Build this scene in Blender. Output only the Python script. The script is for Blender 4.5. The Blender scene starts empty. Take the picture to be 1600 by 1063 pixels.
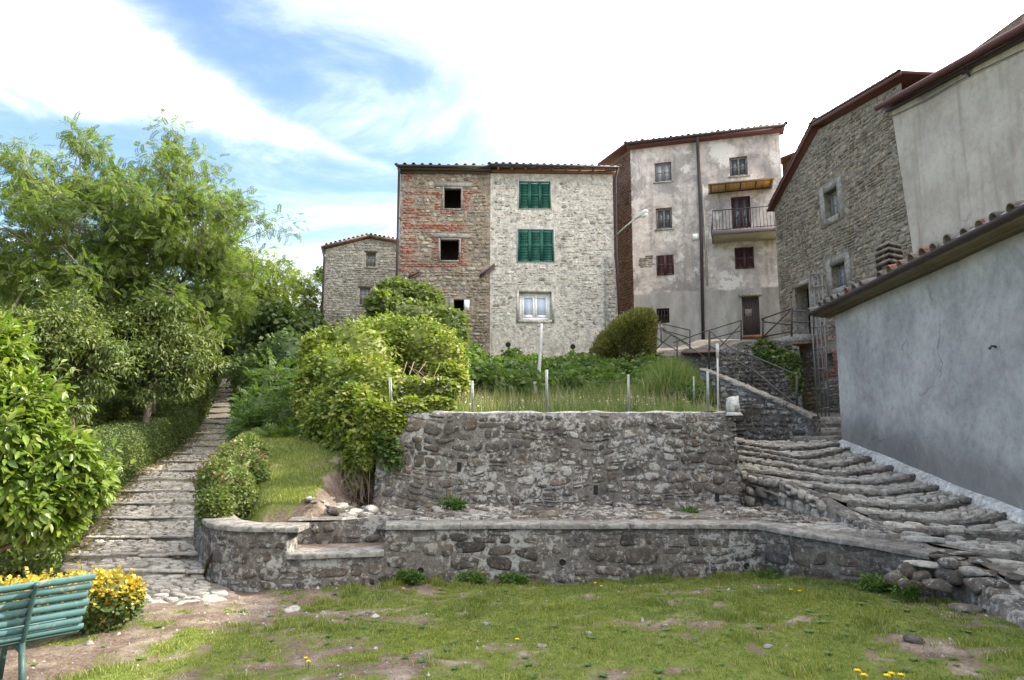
import bpy, math, random
import numpy as np
from mathutils import Vector

SC = bpy.context.scene
COL = SC.collection
rad = math.radians
# ------------------------------------------------------------------ camera
FPX, CX, CY = 1067.0, 800.0, 531.5           # focal length and centre of the 1600 px wide photograph
EYE = 2.0
PITCH = math.atan(143.5 / FPX)
cam = bpy.data.cameras.new('camera')
cam.sensor_width = 36.0
cam.lens = 36.0 * FPX / 1600.0
cam.clip_start = 0.05
cam.clip_end = 3000
cam_o = bpy.data.objects.new('camera', cam)
COL.objects.link(cam_o)
cam_o.location = (0, 0, EYE)
cam_o.rotation_euler = (math.pi / 2 + PITCH, 0, 0)
SC.camera = cam_o
# ------------------------------------------------------------------ sky, sun, exposure
CLOUD = 27.0
SUN_AZ, SUN_EL = rad(74), rad(36.5)             # azimuth from +Y towards +X
sun_dir = Vector((math.sin(SUN_AZ) * math.cos(SUN_EL), math.cos(SUN_AZ) * math.cos(SUN_EL), math.sin(SUN_EL)))
sl = bpy.data.lights.new('sun', 'SUN')
sl.energy = 4.8
sl.angle = rad(0.6)
sl.color = (1.0, 0.93, 0.80)
so = bpy.data.objects.new('sun', sl)
COL.objects.link(so)
so.rotation_euler = (-sun_dir).to_track_quat('-Z', 'Y').to_euler()
so.location = sun_dir * 60
SC.view_settings.view_transform = 'Standard'
SC.view_settings.look = 'None'
SC.view_settings.gamma = 1.0
SC.view_settings.exposure = 1.22
SC.view_settings.use_curve_mapping = False
SC.render.engine = 'CYCLES'
SC.cycles.use_denoising = True
SC.cycles.max_bounces = 6
SC.cycles.diffuse_bounces = 3
SC.cycles.glossy_bounces = 2
SC.cycles.transmission_bounces = 3
SC.cycles.transparent_max_bounces = 6
SC.cycles.caustics_reflective = False
SC.cycles.caustics_refractive = False


class T:
    """a thin wrapper round a node tree"""
    def __init__(s, nt):
        s.nt = nt
        s.N = nt.nodes
        s.L = nt.links
        s._pos = s._rnd = None

    def n(s, typ, ins=None, **kw):
        nd = s.N.new(typ)
        for k, v in kw.items():
            setattr(nd, k, v)
        for k, v in (ins or {}).items():
            sock = nd.inputs[k]
            if isinstance(v, bpy.types.NodeSocket):
                s.L.new(v, sock)
            else:
                sock.default_value = v
        return nd

    @property
    def pos(s):
        if s._pos is None:
            s._pos = s.n('ShaderNodeNewGeometry').outputs['Position']
        return s._pos

    @property
    def rnd(s):
        if s._rnd is None:
            a = s.n('ShaderNodeNewGeometry').outputs['Random Per Island']
            b = s.n('ShaderNodeObjectInfo').outputs['Random']
            s._rnd = s.m('FRACT', s.m('ADD', a, b))
        return s._rnd

    def m(s, op, a, b=0.0, c=0.0, clamp=False):
        nd = s.N.new('ShaderNodeMath')
        nd.operation = op
        nd.use_clamp = clamp
        for i, v in enumerate((a, b, c)):
            if isinstance(v, bpy.types.NodeSocket):
                s.L.new(v, nd.inputs[i])
            else:
                nd.inputs[i].default_value = v
        return nd.outputs[0]

    def vm(s, op, a, b=(0, 0, 0), scale=None):
        nd = s.N.new('ShaderNodeVectorMath')
        nd.operation = op
        for i, v in enumerate((a, b)):
            if isinstance(v, bpy.types.NodeSocket):
                s.L.new(v, nd.inputs[i])
            else:
                nd.inputs[i].default_value = v
        if scale is not None:
            nd.inputs['Scale'].default_value = scale
        return nd.outputs['Value'] if op == 'DOT_PRODUCT' else nd.outputs[0]

    def noise(s, scale, detail=4.0, rough=0.55, vec=None, stretch=None, dist=0.0, off=None):
        v = vec if vec is not None else s.pos
        if stretch:
            v = s.vm('MULTIPLY', v, stretch)
        if off:
            v = s.vm('ADD', v, off)
        return s.n('ShaderNodeTexNoise', {'Vector': v, 'Scale': scale, 'Detail': detail, 'Roughness': rough, 'Distortion': dist}).outputs['Fac']

    def voro(s, scale, feature='F1', vec=None, out='Distance', stretch=None):
        v = vec if vec is not None else s.pos
        if stretch:
            v = s.vm('MULTIPLY', v, stretch)
        return s.n('ShaderNodeTexVoronoi', {'Vector': v, 'Scale': scale}, feature=feature).outputs[out]

    def step(s, f, a, b):
        nd = s.n('ShaderNodeMapRange', {'Value': f, 'From Min': a, 'From Max': b}, interpolation_type='SMOOTHSTEP')
        return nd.outputs[0]

    def ramp(s, f, stops):
        nd = s.N.new('ShaderNodeValToRGB')
        e = nd.color_ramp.elements
        while len(e) > 1:
            e.remove(e[-1])
        e[0].position = stops[0][0]
        e[0].color = (*stops[0][1], 1)
        for p, c in stops[1:]:
            q = e.new(p)
            q.color = (*c, 1)
        s.L.new(f, nd.inputs[0])
        return nd.outputs[0]

    def mix(s, f, a, b, blend='MIX'):
        nd = s.N.new('ShaderNodeMix')
        nd.data_type = 'RGBA'
        nd.blend_type = blend
        for k, v in ((0, f), (6, a), (7, b)):
            if isinstance(v, bpy.types.NodeSocket):
                s.L.new(v, nd.inputs[k])
            elif k == 0:
                nd.inputs[0].default_value = v
            else:
                nd.inputs[k].default_value = (*v, 1)
        return nd.outputs[2]

    def scale(s, c, f):
        """colour times a value socket"""
        return s.vm('SCALE', c) if False else s._sc(c, f)

    def _sc(s, c, f):
        nd = s.N.new('ShaderNodeVectorMath')
        nd.operation = 'SCALE'
        if isinstance(c, bpy.types.NodeSocket):
            s.L.new(c, nd.inputs[0])
        else:
            nd.inputs[0].default_value = c
        if isinstance(f, bpy.types.NodeSocket):
            s.L.new(f, nd.inputs['Scale'])
        else:
            nd.inputs['Scale'].default_value = f
        return nd.outputs[0]

    def attr(s, name):
        return s.n('ShaderNodeAttribute', attribute_name=name).outputs['Fac']


MATS = {}


def M(name, fn):
    mt = bpy.data.materials.new(name)
    mt.use_nodes = True
    t = T(mt.node_tree)
    t.N.clear()
    out = t.N.new('ShaderNodeOutputMaterial')
    r = fn(t)
    bs = t.N.new('ShaderNodeBsdfPrincipled')

    def put(key, v):
        if isinstance(v, bpy.types.NodeSocket):
            t.L.new(v, bs.inputs[key])
        elif key == 'Base Color':
            bs.inputs[key].default_value = (*v, 1)
        else:
            bs.inputs[key].default_value = v
    put('Base Color', r['col'])
    put('Roughness', r.get('rough', 0.9))
    put('Specular IOR Level', r.get('spec', 0.25))
    if 'metal' in r:
        put('Metallic', r['metal'])
    if 'bump' in r:
        h, st, di = r['bump']
        b = t.n('ShaderNodeBump', {'Height': h, 'Strength': st, 'Distance': di})
        t.L.new(b.outputs[0], bs.inputs['Normal'])
    sh = bs.outputs[0]
    if 'trans' in r:
        tr = t.N.new('ShaderNodeBsdfTranslucent')
        tc = r.get('tcol', r['col'])
        if isinstance(tc, bpy.types.NodeSocket):
            t.L.new(tc, tr.inputs[0])
        else:
            tr.inputs[0].default_value = (*tc, 1)
        mx = t.N.new('ShaderNodeMixShader')
        mx.inputs[0].default_value = r['trans']
        t.L.new(sh, mx.inputs[1])
        t.L.new(tr.outputs[0], mx.inputs[2])
        sh = mx.outputs[0]
    t.L.new(sh, out.inputs['Surface'])
    MATS[name] = mt
    return mt


# the sky: clear blue with a bank of bright thin cloud that thickens towards the sun
world = bpy.data.worlds.new('World')
SC.world = world
world.use_nodes = True
t = T(world.node_tree)
t.N.clear()
wout = t.N.new('ShaderNodeOutputWorld')
bg = t.N.new('ShaderNodeBackground')
sky = t.n('ShaderNodeTexSky', sky_type='NISHITA', sun_disc=False)
sky.sun_elevation = SUN_EL
sky.sun_rotation = SUN_AZ
sky.air_density = 1.0
sky.dust_density = 1.2
sky.ozone_density = 2.0
d = t.n('ShaderNodeTexCoord').outputs['Generated']
sx = t.n('ShaderNodeSeparateXYZ', {'Vector': d})
zz = t.m('ADD', t.m('MAXIMUM', sx.outputs[2], 0.0), 0.16)
px_ = t.m('DIVIDE', sx.outputs[0], zz)
py_ = t.m('DIVIDE', sx.outputs[1], zz)
pl = t.n('ShaderNodeCombineXYZ', {'X': px_, 'Y': py_, 'Z': 0.0}).outputs[0]
wv = t.noise(0.9, 3, 0.5, vec=pl, off=(3.1, 1.7, 0))
st = t.noise(1.3, 7, 0.62, vec=pl, stretch=(1.0, 1.5, 1.0), dist=0.7, off=(7.3, 2.2, 0.4))
sw = t.m('SUBTRACT', st, 0.5)
# thin broken cloud over the whole sky, thickest towards the sun
tosun = t.vm('DOT_PRODUCT', d, tuple(Vector((math.sin(SUN_AZ), math.cos(SUN_AZ), 0.25)).normalized()))
base = t.step(t.m('ADD', t.m('MULTIPLY', sw, 1.1), t.m('MULTIPLY', tosun, 0.25)), -0.22, 0.16)
# a clear blue lane beside the bank of cloud
gx = t.m('DIVIDE', t.m('ADD', px_, 0.50), 0.85)
gy = t.m('DIVIDE', t.m('SUBTRACT', py_, 1.35), 1.25)
gr = t.m('ADD', t.m('SQRT', t.m('ADD', t.m('MULTIPLY', gx, gx), t.m('MULTIPLY', gy, gy))), t.m('MULTIPLY', sw, -1.6))
base = t.m('MULTIPLY', base, t.m('ADD', 0.50, t.m('MULTIPLY', t.step(gr, 0.35, 1.35), 0.50)))
thick = t.step(t.m('ADD', tosun, t.m('MULTIPLY', sw, 0.5)), -0.08, 0.72)
# the bank of cloud that crosses the left of the view
wob = t.m('MULTIPLY', t.m('SUBTRACT', wv, 0.5), 0.22)
puff = t.noise(3.2, 8, 0.62, vec=pl, dist=0.5, off=(1.2, 9.1, 2.0))
ln = t.m('ADD', t.m('ADD', t.m('MULTIPLY', t.m('SUBTRACT', px_, py_), 0.707), 1.50), wob)
along = t.m('MULTIPLY', t.m('ADD', px_, py_), 0.707)
wid = t.m('MULTIPLY', t.step(along, 1.05, 0.05), 0.24)
edge = t.m('SUBTRACT', t.m('SUBTRACT', t.m('ABSOLUTE', ln), wid), t.m('MULTIPLY', t.m('SUBTRACT', puff, 0.5), 0.30))
bank = t.m('SUBTRACT', 1.0, t.step(edge, -0.20, 0.15))
cl = t.m('MAXIMUM', t.m('MAXIMUM', base, thick), bank)
hz = t.m('POWER', t.m('SUBTRACT', 1.0, t.m('MAXIMUM', sx.outputs[2], 0.0)), 5.0)
cl = t.m('MAXIMUM', cl, t.m('MULTIPLY', hz, 0.6), clamp=True)
cl = t.m('POWER', cl, 3.2)
blue = t.mix(1.0, sky.outputs[0], (1.42, 1.46, 1.5), 'MULTIPLY')
cloudcol = t.ramp(st, [(0.25, (0.95, 0.93, 0.91)), (0.65, (1.0, 0.955, 0.895))])
cloud = t._sc(cloudcol, CLOUD)
t.L.new(t.mix(cl, blue, cloud), bg.inputs[0])
bg.inputs[1].default_value = 0.10
t.L.new(bg.outputs[0], wout.inputs[0])

# ------------------------------------------------------------------ geometry helpers
_cp, _sp = math.cos(PITCH), math.sin(PITCH)


def at(px, py, D):
    """point of the place seen at pixel (px, py) of the photograph, D metres in front of the camera"""
    u = (px - CX) / FPX
    v = (CY - py) / FPX
    y = _cp - v * _sp
    return np.array([u / y * D, D, EYE + (_sp + v * _cp) / y * D])


def zrel(y, D):
    return at(CX, y, D)[2]


def topix(p):
    q = np.asarray(p, float) - np.array([0, 0, EYE])
    f = q[..., 1] * _cp + q[..., 2] * _sp
    w = -q[..., 1] * _sp + q[..., 2] * _cp
    return CX + FPX * q[..., 0] / f, CY - FPX * w / f


def _hash(ix, iy, seed):
    h = (ix.astype(np.int64) * 374761393 + iy.astype(np.int64) * 668265263 + seed * 1442695041) & 0xffffffff
    h = ((h ^ (h >> 13)) * 1274126177) & 0xffffffff
    return ((h ^ (h >> 16)) & 0xffff) / 65535.0


def vnoise(x, y, seed=0):
    x = np.asarray(x, float)
    y = np.asarray(y, float)
    ix, iy = np.floor(x), np.floor(y)
    fx, fy = x - ix, y - iy
    fx = fx * fx * (3 - 2 * fx)
    fy = fy * fy * (3 - 2 * fy)
    a = _hash(ix, iy, seed)
    b = _hash(ix + 1, iy, seed)
    c = _hash(ix, iy + 1, seed)
    dd = _hash(ix + 1, iy + 1, seed)
    return (a * (1 - fx) + b * fx) * (1 - fy) + (c * (1 - fx) + dd * fx) * fy


def fbm(x, y, seed=0, oct=4):
    s, a, tot = 0, 1.0, 0
    for i in range(oct):
        s = s + a * vnoise(x * 2 ** i, y * 2 ** i, seed + i)
        tot += a
        a *= 0.5
    return s / tot


def sstep(a, b, x):
    q = np.clip((np.asarray(x, float) - a) / (b - a), 0, 1)
    return q * q * (3 - 2 * q)


def mk_mesh(name, V, Fs, smooth=False):
    """mesh from a vertex array and a face array (or several of different widths)"""
    V = np.asarray(V, np.float32).reshape(-1, 3)
    if isinstance(Fs, np.ndarray):
        Fs = [Fs]
    Fs = [np.asarray(f, np.int32) for f in Fs if len(f)]
    me = bpy.data.meshes.new(name)
    me.vertices.add(len(V))
    me.vertices.foreach_set('co', V.ravel())
    loops = np.concatenate([f.ravel() for f in Fs])
    cnt = np.concatenate([np.full(len(f), f.shape[1], np.int32) for f in Fs])
    st_ = np.concatenate([[0], np.cumsum(cnt)[:-1]]).astype(np.int32)
    me.loops.add(len(loops))
    me.loops.foreach_set('vertex_index', loops)
    me.polygons.add(len(cnt))
    me.polygons.foreach_set('loop_start', st_)
    me.polygons.foreach_set('loop_total', cnt)
    if smooth:
        me.polygons.foreach_set('use_smooth', np.ones(len(cnt), bool))
    me.update(calc_edges=True)
    return me


class MB:
    """collects pieces into one mesh"""
    def __init__(s):
        s.V, s.F3, s.F4, s.n = [], [], [], 0

    def add(s, V, F):
        V = np.asarray(V, float).reshape(-1, 3)
        F = np.asarray(F, int) + s.n
        (s.F3 if F.shape[1] == 3 else s.F4).append(F)
        s.V.append(V)
        s.n += len(V)
        return s

    def add2(s, V, F4, F3):
        V = np.asarray(V, float).reshape(-1, 3)
        if len(F4):
            s.F4.append(np.asarray(F4, int) + s.n)
        if len(F3):
            s.F3.append(np.asarray(F3, int) + s.n)
        s.V.append(V)
        s.n += len(V)
        return s

    def get(s):
        fs = []
        if s.F4:
            fs.append(np.concatenate(s.F4))
        if s.F3:
            fs.append(np.concatenate(s.F3))
        return np.concatenate(s.V), fs


def org(o):
    p = np.zeros(3)
    while o is not None:
        p = p + np.array(o.location)
        o = o.parent
    return p


def link(name, me, mat=None, parent=None, **props):
    o = bpy.data.objects.new(name, me)
    COL.objects.link(o)
    if mat is not None and me is not None:
        me.materials.append(MATS[mat] if isinstance(mat, str) else mat)
    if parent is not None:
        o.parent = parent
    for k, v in props.items():
        o[k] = v
    return o


def thing(name, base, label, cat, group=None):
    o = bpy.data.objects.new(name, None)
    COL.objects.link(o)
    o.empty_display_size = 0.2
    o.location = tuple(float(q) for q in base)
    o['label'] = label
    o['category'] = cat
    if group:
        o['group'] = group
    return o


def part(name, mb, mat, parent=None, smooth=False, **props):
    """mb: MB or (V, Fs) in world coordinates"""
    V, Fs = mb.get() if isinstance(mb, MB) else mb
    if parent is not None:
        V = np.asarray(V, float) - org(parent)
    return link(name, mk_mesh(name, V, Fs, smooth), mat, parent, **props)


def solo(name, mb, mat, label, cat, group=None, smooth=False):
    """a thing that is one mesh; its origin is put at its base"""
    V, Fs = mb.get() if isinstance(mb, MB) else mb
    V = np.asarray(V, float)
    base = np.array([(V[:, 0].min() + V[:, 0].max()) / 2, (V[:, 1].min() + V[:, 1].max()) / 2, V[:, 2].min()])
    o = link(name, mk_mesh(name, V - base, Fs, smooth), mat)
    o.location = tuple(base)
    o['label'] = label
    o['category'] = cat
    if group:
        o['group'] = group
    return o


BOXF = np.array([[0, 3, 2, 1], [4, 5, 6, 7], [0, 1, 5, 4], [1, 2, 6, 5], [2, 3, 7, 6], [3, 0, 4, 7]])


def box8(c):
    return np.asarray(c, float), BOXF


def box(x0, x1, y0, y1, z0, z1):
    return box8([(x0, y0, z0), (x1, y0, z0), (x1, y1, z0), (x0, y1, z0), (x0, y0, z1), (x1, y0, z1), (x1, y1, z1), (x0, y1, z1)])


def beam(p, q, w, h, up=(0, 0, 1)):
    """rectangular bar from p to q, w across, h along up"""
    p, q, up = np.asarray(p, float), np.asarray(q, float), np.asarray(up, float)
    d_ = (q - p) / np.linalg.norm(q - p)
    s_ = np.cross(d_, up)
    if np.linalg.norm(s_) < 1e-4:
        s_ = np.cross(d_, np.array([1.0, 0, 0]))
    s_ /= np.linalg.norm(s_)
    n_ = np.cross(s_, d_)
    a, b = s_ * w / 2, n_ * h / 2
    return box8([p - a - b, p + a - b, q + a - b, q - a - b, p - a + b, p + a + b, q + a + b, q - a + b])


def tube(pts, r, sides=6, cap=True):
    pts = np.asarray(pts, float)
    r = np.broadcast_to(np.asarray(r, float), (len(pts),))
    tg = np.gradient(pts, axis=0)
    tg /= np.linalg.norm(tg, axis=1)[:, None] + 1e-9
    ref = np.array([0.31, 0.2, 0.93]) if abs(tg[0][2]) < 0.9 else np.array([1.0, 0.1, 0])
    s_ = np.cross(tg, ref)
    s_ /= np.linalg.norm(s_, axis=1)[:, None] + 1e-9
    n_ = np.cross(s_, tg)
    a = np.arange(sides) * 2 * math.pi / sides
    V = pts[:, None, :] + r[:, None, None] * (np.cos(a)[None, :, None] * s_[:, None, :] + np.sin(a)[None, :, None] * n_[:, None, :])
    k = len(pts)
    i, j = np.meshgrid(np.arange(k - 1), np.arange(sides), indexing='ij')
    i, j = i.ravel(), j.ravel()
    j2 = (j + 1) % sides
    F = np.stack([i * sides + j, i * sides + j2, (i + 1) * sides + j2, (i + 1) * sides + j], 1)
    V = V.reshape(-1, 3)
    F3 = np.zeros((0, 3), int)
    if cap:
        V = np.concatenate([V, pts[:1], pts[-1:]])
        c0, c1 = len(V) - 2, len(V) - 1
        jj = np.arange(sides)
        F3 = np.concatenate([np.stack([np.full(sides, c0), (jj + 1) % sides, jj], 1),
                             np.stack([np.full(sides, c1), (k - 1) * sides + jj, (k - 1) * sides + (jj + 1) % sides], 1)])
    return V, F, F3


def grid_faces(nu, nv):
    i, j = np.meshgrid(np.arange(nu - 1), np.arange(nv - 1), indexing='ij')
    i, j = i.ravel(), j.ravel()
    return np.stack([i * nv + j, (i + 1) * nv + j, (i + 1) * nv + j + 1, i * nv + j + 1], 1)


_ico = None


def ico():
    """a 42-vertex icosphere"""
    global _ico
    if _ico is None:
        p = (1 + 5 ** .5) / 2
        v = [(-1, p, 0), (1, p, 0), (-1, -p, 0), (1, -p, 0), (0, -1, p), (0, 1, p), (0, -1, -p), (0, 1, -p), (p, 0, -1), (p, 0, 1), (-p, 0, -1), (-p, 0, 1)]
        f = [(0, 11, 5), (0, 5, 1), (0, 1, 7), (0, 7, 10), (0, 10, 11), (1, 5, 9), (5, 11, 4), (11, 10, 2), (10, 7, 6), (7, 1, 8), (3, 9, 4), (3, 4, 2), (3, 2, 6), (3, 6, 8), (3, 8, 9), (4, 9, 5), (2, 4, 11), (6, 2, 10), (8, 6, 7), (9, 8, 1)]
        v = [np.array(q) / np.linalg.norm(q) for q in v]
        cache = {}

        def mid(a, b):
            k = (min(a, b), max(a, b))
            if k not in cache:
                q = v[a] + v[b]
                v.append(q / np.linalg.norm(q))
                cache[k] = len(v) - 1
            return cache[k]
        g = []
        for a, b, c in f:
            ab, bc, ca = mid(a, b), mid(b, c), mid(c, a)
            g += [(a, ab, ca), (b, bc, ab), (c, ca, bc), (ab, bc, ca)]
        _ico = (np.array(v), np.array(g))
    return _ico


def rock(c, size, rng, rotz=None, flat=0.0):
    """an angular, weathered stone"""
    V, F = ico()
    V = V.copy()
    for _ in range(13):                     # planes knocked off the ball
        n_ = rng.normal(size=3)
        n_ /= np.linalg.norm(n_)
        dd = rng.uniform(0.48, 0.80)
        k = V @ n_ - dd
        V = V - np.where(k > 0, k, 0)[:, None] * n_
    V *= rng.uniform(0.88, 1.10, (len(V), 1))
    V = V * np.asarray(size)
    a = rng.uniform(0, 6.28) if rotz is None else rotz
    R = np.array([[math.cos(a), -math.sin(a), 0], [math.sin(a), math.cos(a), 0], [0, 0, 1]])
    return V @ R.T + np.asarray(c), F


# ------------------------------------------------------------------ wall surfaces
class Fac:
    """a vertical plane of a wall: u runs to the right as seen from the camera, z up, h out of the wall"""
    def __init__(s, P, Q):
        s.P = np.asarray(P, float)[:2]
        Q = np.asarray(Q, float)[:2]
        s.W = np.linalg.norm(Q - s.P)
        s.U = (Q - s.P) / s.W
        s.N = np.array([s.U[1], -s.U[0]])

    def px(s, x, y):
        d_ = at(x, y, 1.0) - np.array([0, 0, EYE])
        k = s.P @ s.N / (d_[:2] @ s.N)
        q = d_ * k
        return float((q[:2] - s.P) @ s.U), float(q[2] + EYE)

    def rect(s, x0, y0, x1, y1):
        """pixel box -> u0, u1, z0, z1"""
        xm, ym = (x0 + x1) / 2, (y0 + y1) / 2
        return s.px(x0, ym)[0], s.px(x1, ym)[0], s.px(xm, y1)[1], s.px(xm, y0)[1]

    def pt(s, u, z, h=0.0):
        u, z, h = np.broadcast_arrays(np.asarray(u, float), np.asarray(z, float), np.asarray(h, float))
        return np.stack([s.P[0] + u * s.U[0] + h * s.N[0], s.P[1] + u * s.U[1] + h * s.N[1], z], -1)

    def fbox(s, u0, u1, z0, z1, h0, h1):
        return box8([s.pt(u0, z0, h0), s.pt(u1, z0, h0), s.pt(u1, z0, h1), s.pt(u0, z0, h1), s.pt(u0, z1, h0), s.pt(u1, z1, h0), s.pt(u1, z1, h1), s.pt(u0, z1, h1)])


class Run:
    """a wall surface along a line of plan points"""
    def __init__(s, pts, lean=0.0, z0=0.0):
        s.p = np.asarray(pts, float)[:, :2]
        seg = np.linalg.norm(np.diff(s.p, axis=0), axis=1)
        s.a = np.concatenate([[0], np.cumsum(seg)])
        s.W = s.a[-1]
        tg = np.diff(s.p, axis=0) / seg[:, None]
        nv = np.stack([tg[:, 1], -tg[:, 0]], 1)
        vn = np.concatenate([nv[:1], (nv[1:] + nv[:-1]) / 2, nv[-1:]])
        vn /= np.linalg.norm(vn, axis=1)[:, None]
        s.vn = vn
        s.lean, s.z0 = lean, z0

    def pt(s, u, z, h=0.0):
        u, z, h = np.broadcast_arrays(np.asarray(u, float), np.asarray(z, float), np.asarray(h, float))
        h = h - s.lean * (z - s.z0)
        x = np.interp(u, s.a, s.p[:, 0]) + h * np.interp(u, s.a, s.vn[:, 0])
        y = np.interp(u, s.a, s.p[:, 1]) + h * np.interp(u, s.a, s.vn[:, 1])
        return np.stack([x, y, z], -1)

    def u_of(s, X):
        """arc length of the first crossing of plan coordinate X (for runs that mostly go along x)"""
        us = np.linspace(0, s.W, 2000)
        xs = np.interp(us, s.a, s.p[:, 0])
        return us[np.argmin(np.abs(xs - X))]


def rubble(W, H, rh, rw, seed, gap=0.02, split=0.25, warp=0.05, jit=0.12, power=3.4, n=10, elong=None):
    """outlines (K, n, 2) of irregular stones laid in rough courses over a W x H field"""
    rng = np.random.default_rng(seed)
    Q = []
    v = 0.0
    while v < H:
        h = rng.uniform(*rh)
        u = -rng.uniform(0, rw[1])
        while u < W:
            w = rng.uniform(*rw) * (0.7 + 0.6 * (h - rh[0]) / (rh[1] - rh[0] + 1e-6))
            if rng.random() < split and h > 0.6 * rh[1]:
                k = rng.uniform(0.35, 0.65)
                Q.append((u, v, u + w, v + h * k))
                if w > 1.4 * rw[0] and rng.random() < 0.4:
                    Q.append((u, v + h * k, u + w * 0.5, v + h))
                    Q.append((u + w * 0.5, v + h * k, u + w, v + h))
                else:
                    Q.append((u, v + h * k, u + w, v + h))
            else:
                Q.append((u, v, u + w, v + h))
            u += w
        v += h
    Q = np.array(Q)
    K = len(Q)
    g = gap * rng.uniform(0.5, 1.5, (K, 4)) / 2
    x0, y0, x1, y1 = Q[:, 0] + g[:, 0], Q[:, 1] + g[:, 1], Q[:, 2] - g[:, 2], Q[:, 3] - g[:, 3]
    C = np.stack([np.stack([x0, y0], 1), np.stack([x1, y0], 1), np.stack([x1, y1], 1), np.stack([x0, y1], 1)], 1)
    sz = np.minimum(x1 - x0, y1 - y0)
    C = C + rng.uniform(-1, 1, C.shape) * (sz * jit)[:, None, None]
    a = np.arange(n) * 2 * math.pi / n + rng.uniform(-0.15, 0.15, (K, n)) + math.pi / n
    pw = 2 / power
    sx_ = np.sign(np.cos(a)) * np.abs(np.cos(a)) ** pw
    sy_ = np.sign(np.sin(a)) * np.abs(np.sin(a)) ** pw
    k = 1 + rng.uniform(-0.10, 0.05, (K, n))
    s_, t_ = (sx_ * k + 1) / 2, (sy_ * k + 1) / 2
    P = (C[:, None, 0] * ((1 - s_) * (1 - t_))[..., None] + C[:, None, 1] * (s_ * (1 - t_))[..., None]
         + C[:, None, 2] * (s_ * t_)[..., None] + C[:, None, 3] * ((1 - s_) * t_)[..., None])
    if warp:
        f = 1.0 / (3 * rh[1])
        P = P + warp * np.stack([fbm(P[..., 0] * f, P[..., 1] * f, seed + 5, 2) - 0.5, 2 * (fbm(P[..., 0] * f * 0.7, P[..., 1] * f, seed + 9, 2) - 0.5)], -1)
    return P


def _stone_faces(n):
    j = np.arange(n)
    j2 = (j + 1) % n
    q = np.concatenate([np.stack([j, j2, n + j2, n + j], 1), np.stack([n + j, n + j2, 2 * n + j2, 2 * n + j], 1)])
    tr = np.stack([2 * n + j, 2 * n + j2, np.full(n, 3 * n)], 1)
    return q, tr


def lay_stones(P, mapfn, hh, mat, parent, seed, name='stone', limit=300, sink=0.03, minpx=9.0, rest_mat=None):
    """stones with outlines P on a surface; the largest in view become parts, the rest one joined part"""
    if len(P) == 0:
        return
    rng = np.random.default_rng(seed)
    K, n = P.shape[:2]
    c = P.mean(1, keepdims=True)
    H = rng.uniform(hh[0], hh[1], (K, 1)) * np.ones((K, n))
    r1 = c + (P - c) * 0.965
    r2 = c + (P - c) * rng.uniform(0.58, 0.8, (K, n, 1))
    tilt = rng.uniform(-0.3, 0.3, (K, 1)) * H * np.cos(np.arange(n) * 2 * math.pi / n + rng.uniform(0, 6.28, (K, 1)))
    v0 = mapfn(P[..., 0], P[..., 1], -sink)
    v1 = mapfn(r1[..., 0], r1[..., 1], H * 0.55 + tilt * 0.5)
    v2 = mapfn(r2[..., 0], r2[..., 1], H + tilt)
    v3 = mapfn(c[..., 0], c[..., 1], H[:, :1] * rng.uniform(0.98, 1.12, (K, 1)))
    V = np.concatenate([v0, v1, v2, v3], 1)                       # K, 3n+1, 3
    q, tr = _stone_faces(n)
    px_x, px_y = topix(v0)
    ext = np.maximum(px_x.max(1) - px_x.min(1), px_y.max(1) - px_y.min(1))
    cxp, cyp = px_x.mean(1), px_y.mean(1)
    vis = (cxp > -30) & (cxp < 1630) & (cyp > -30) & (cyp < 1090) & (v3[:, 0, 1] > 1)
    score = np.where(vis, ext, 0)
    order = np.argsort(-score)
    take = [i for i in order[:limit] if score[i] >= minpx]
    o0 = org(parent)
    for i in take:
        link(name, mk_mesh(name, V[i] - o0, [q, tr], True), mat, parent)
    rest = np.setdiff1d(np.arange(K), take)
    if len(rest):
        m_ = 3 * n + 1
        off = (np.arange(len(rest)) * m_)[:, None, None]
        part('small_' + name + '_fill', (V[rest].reshape(-1, 3), [(q[None] + off).reshape(-1, 4), (tr[None] + off).reshape(-1, 3)]), rest_mat or mat, parent, True, kind='stuff')


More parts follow.
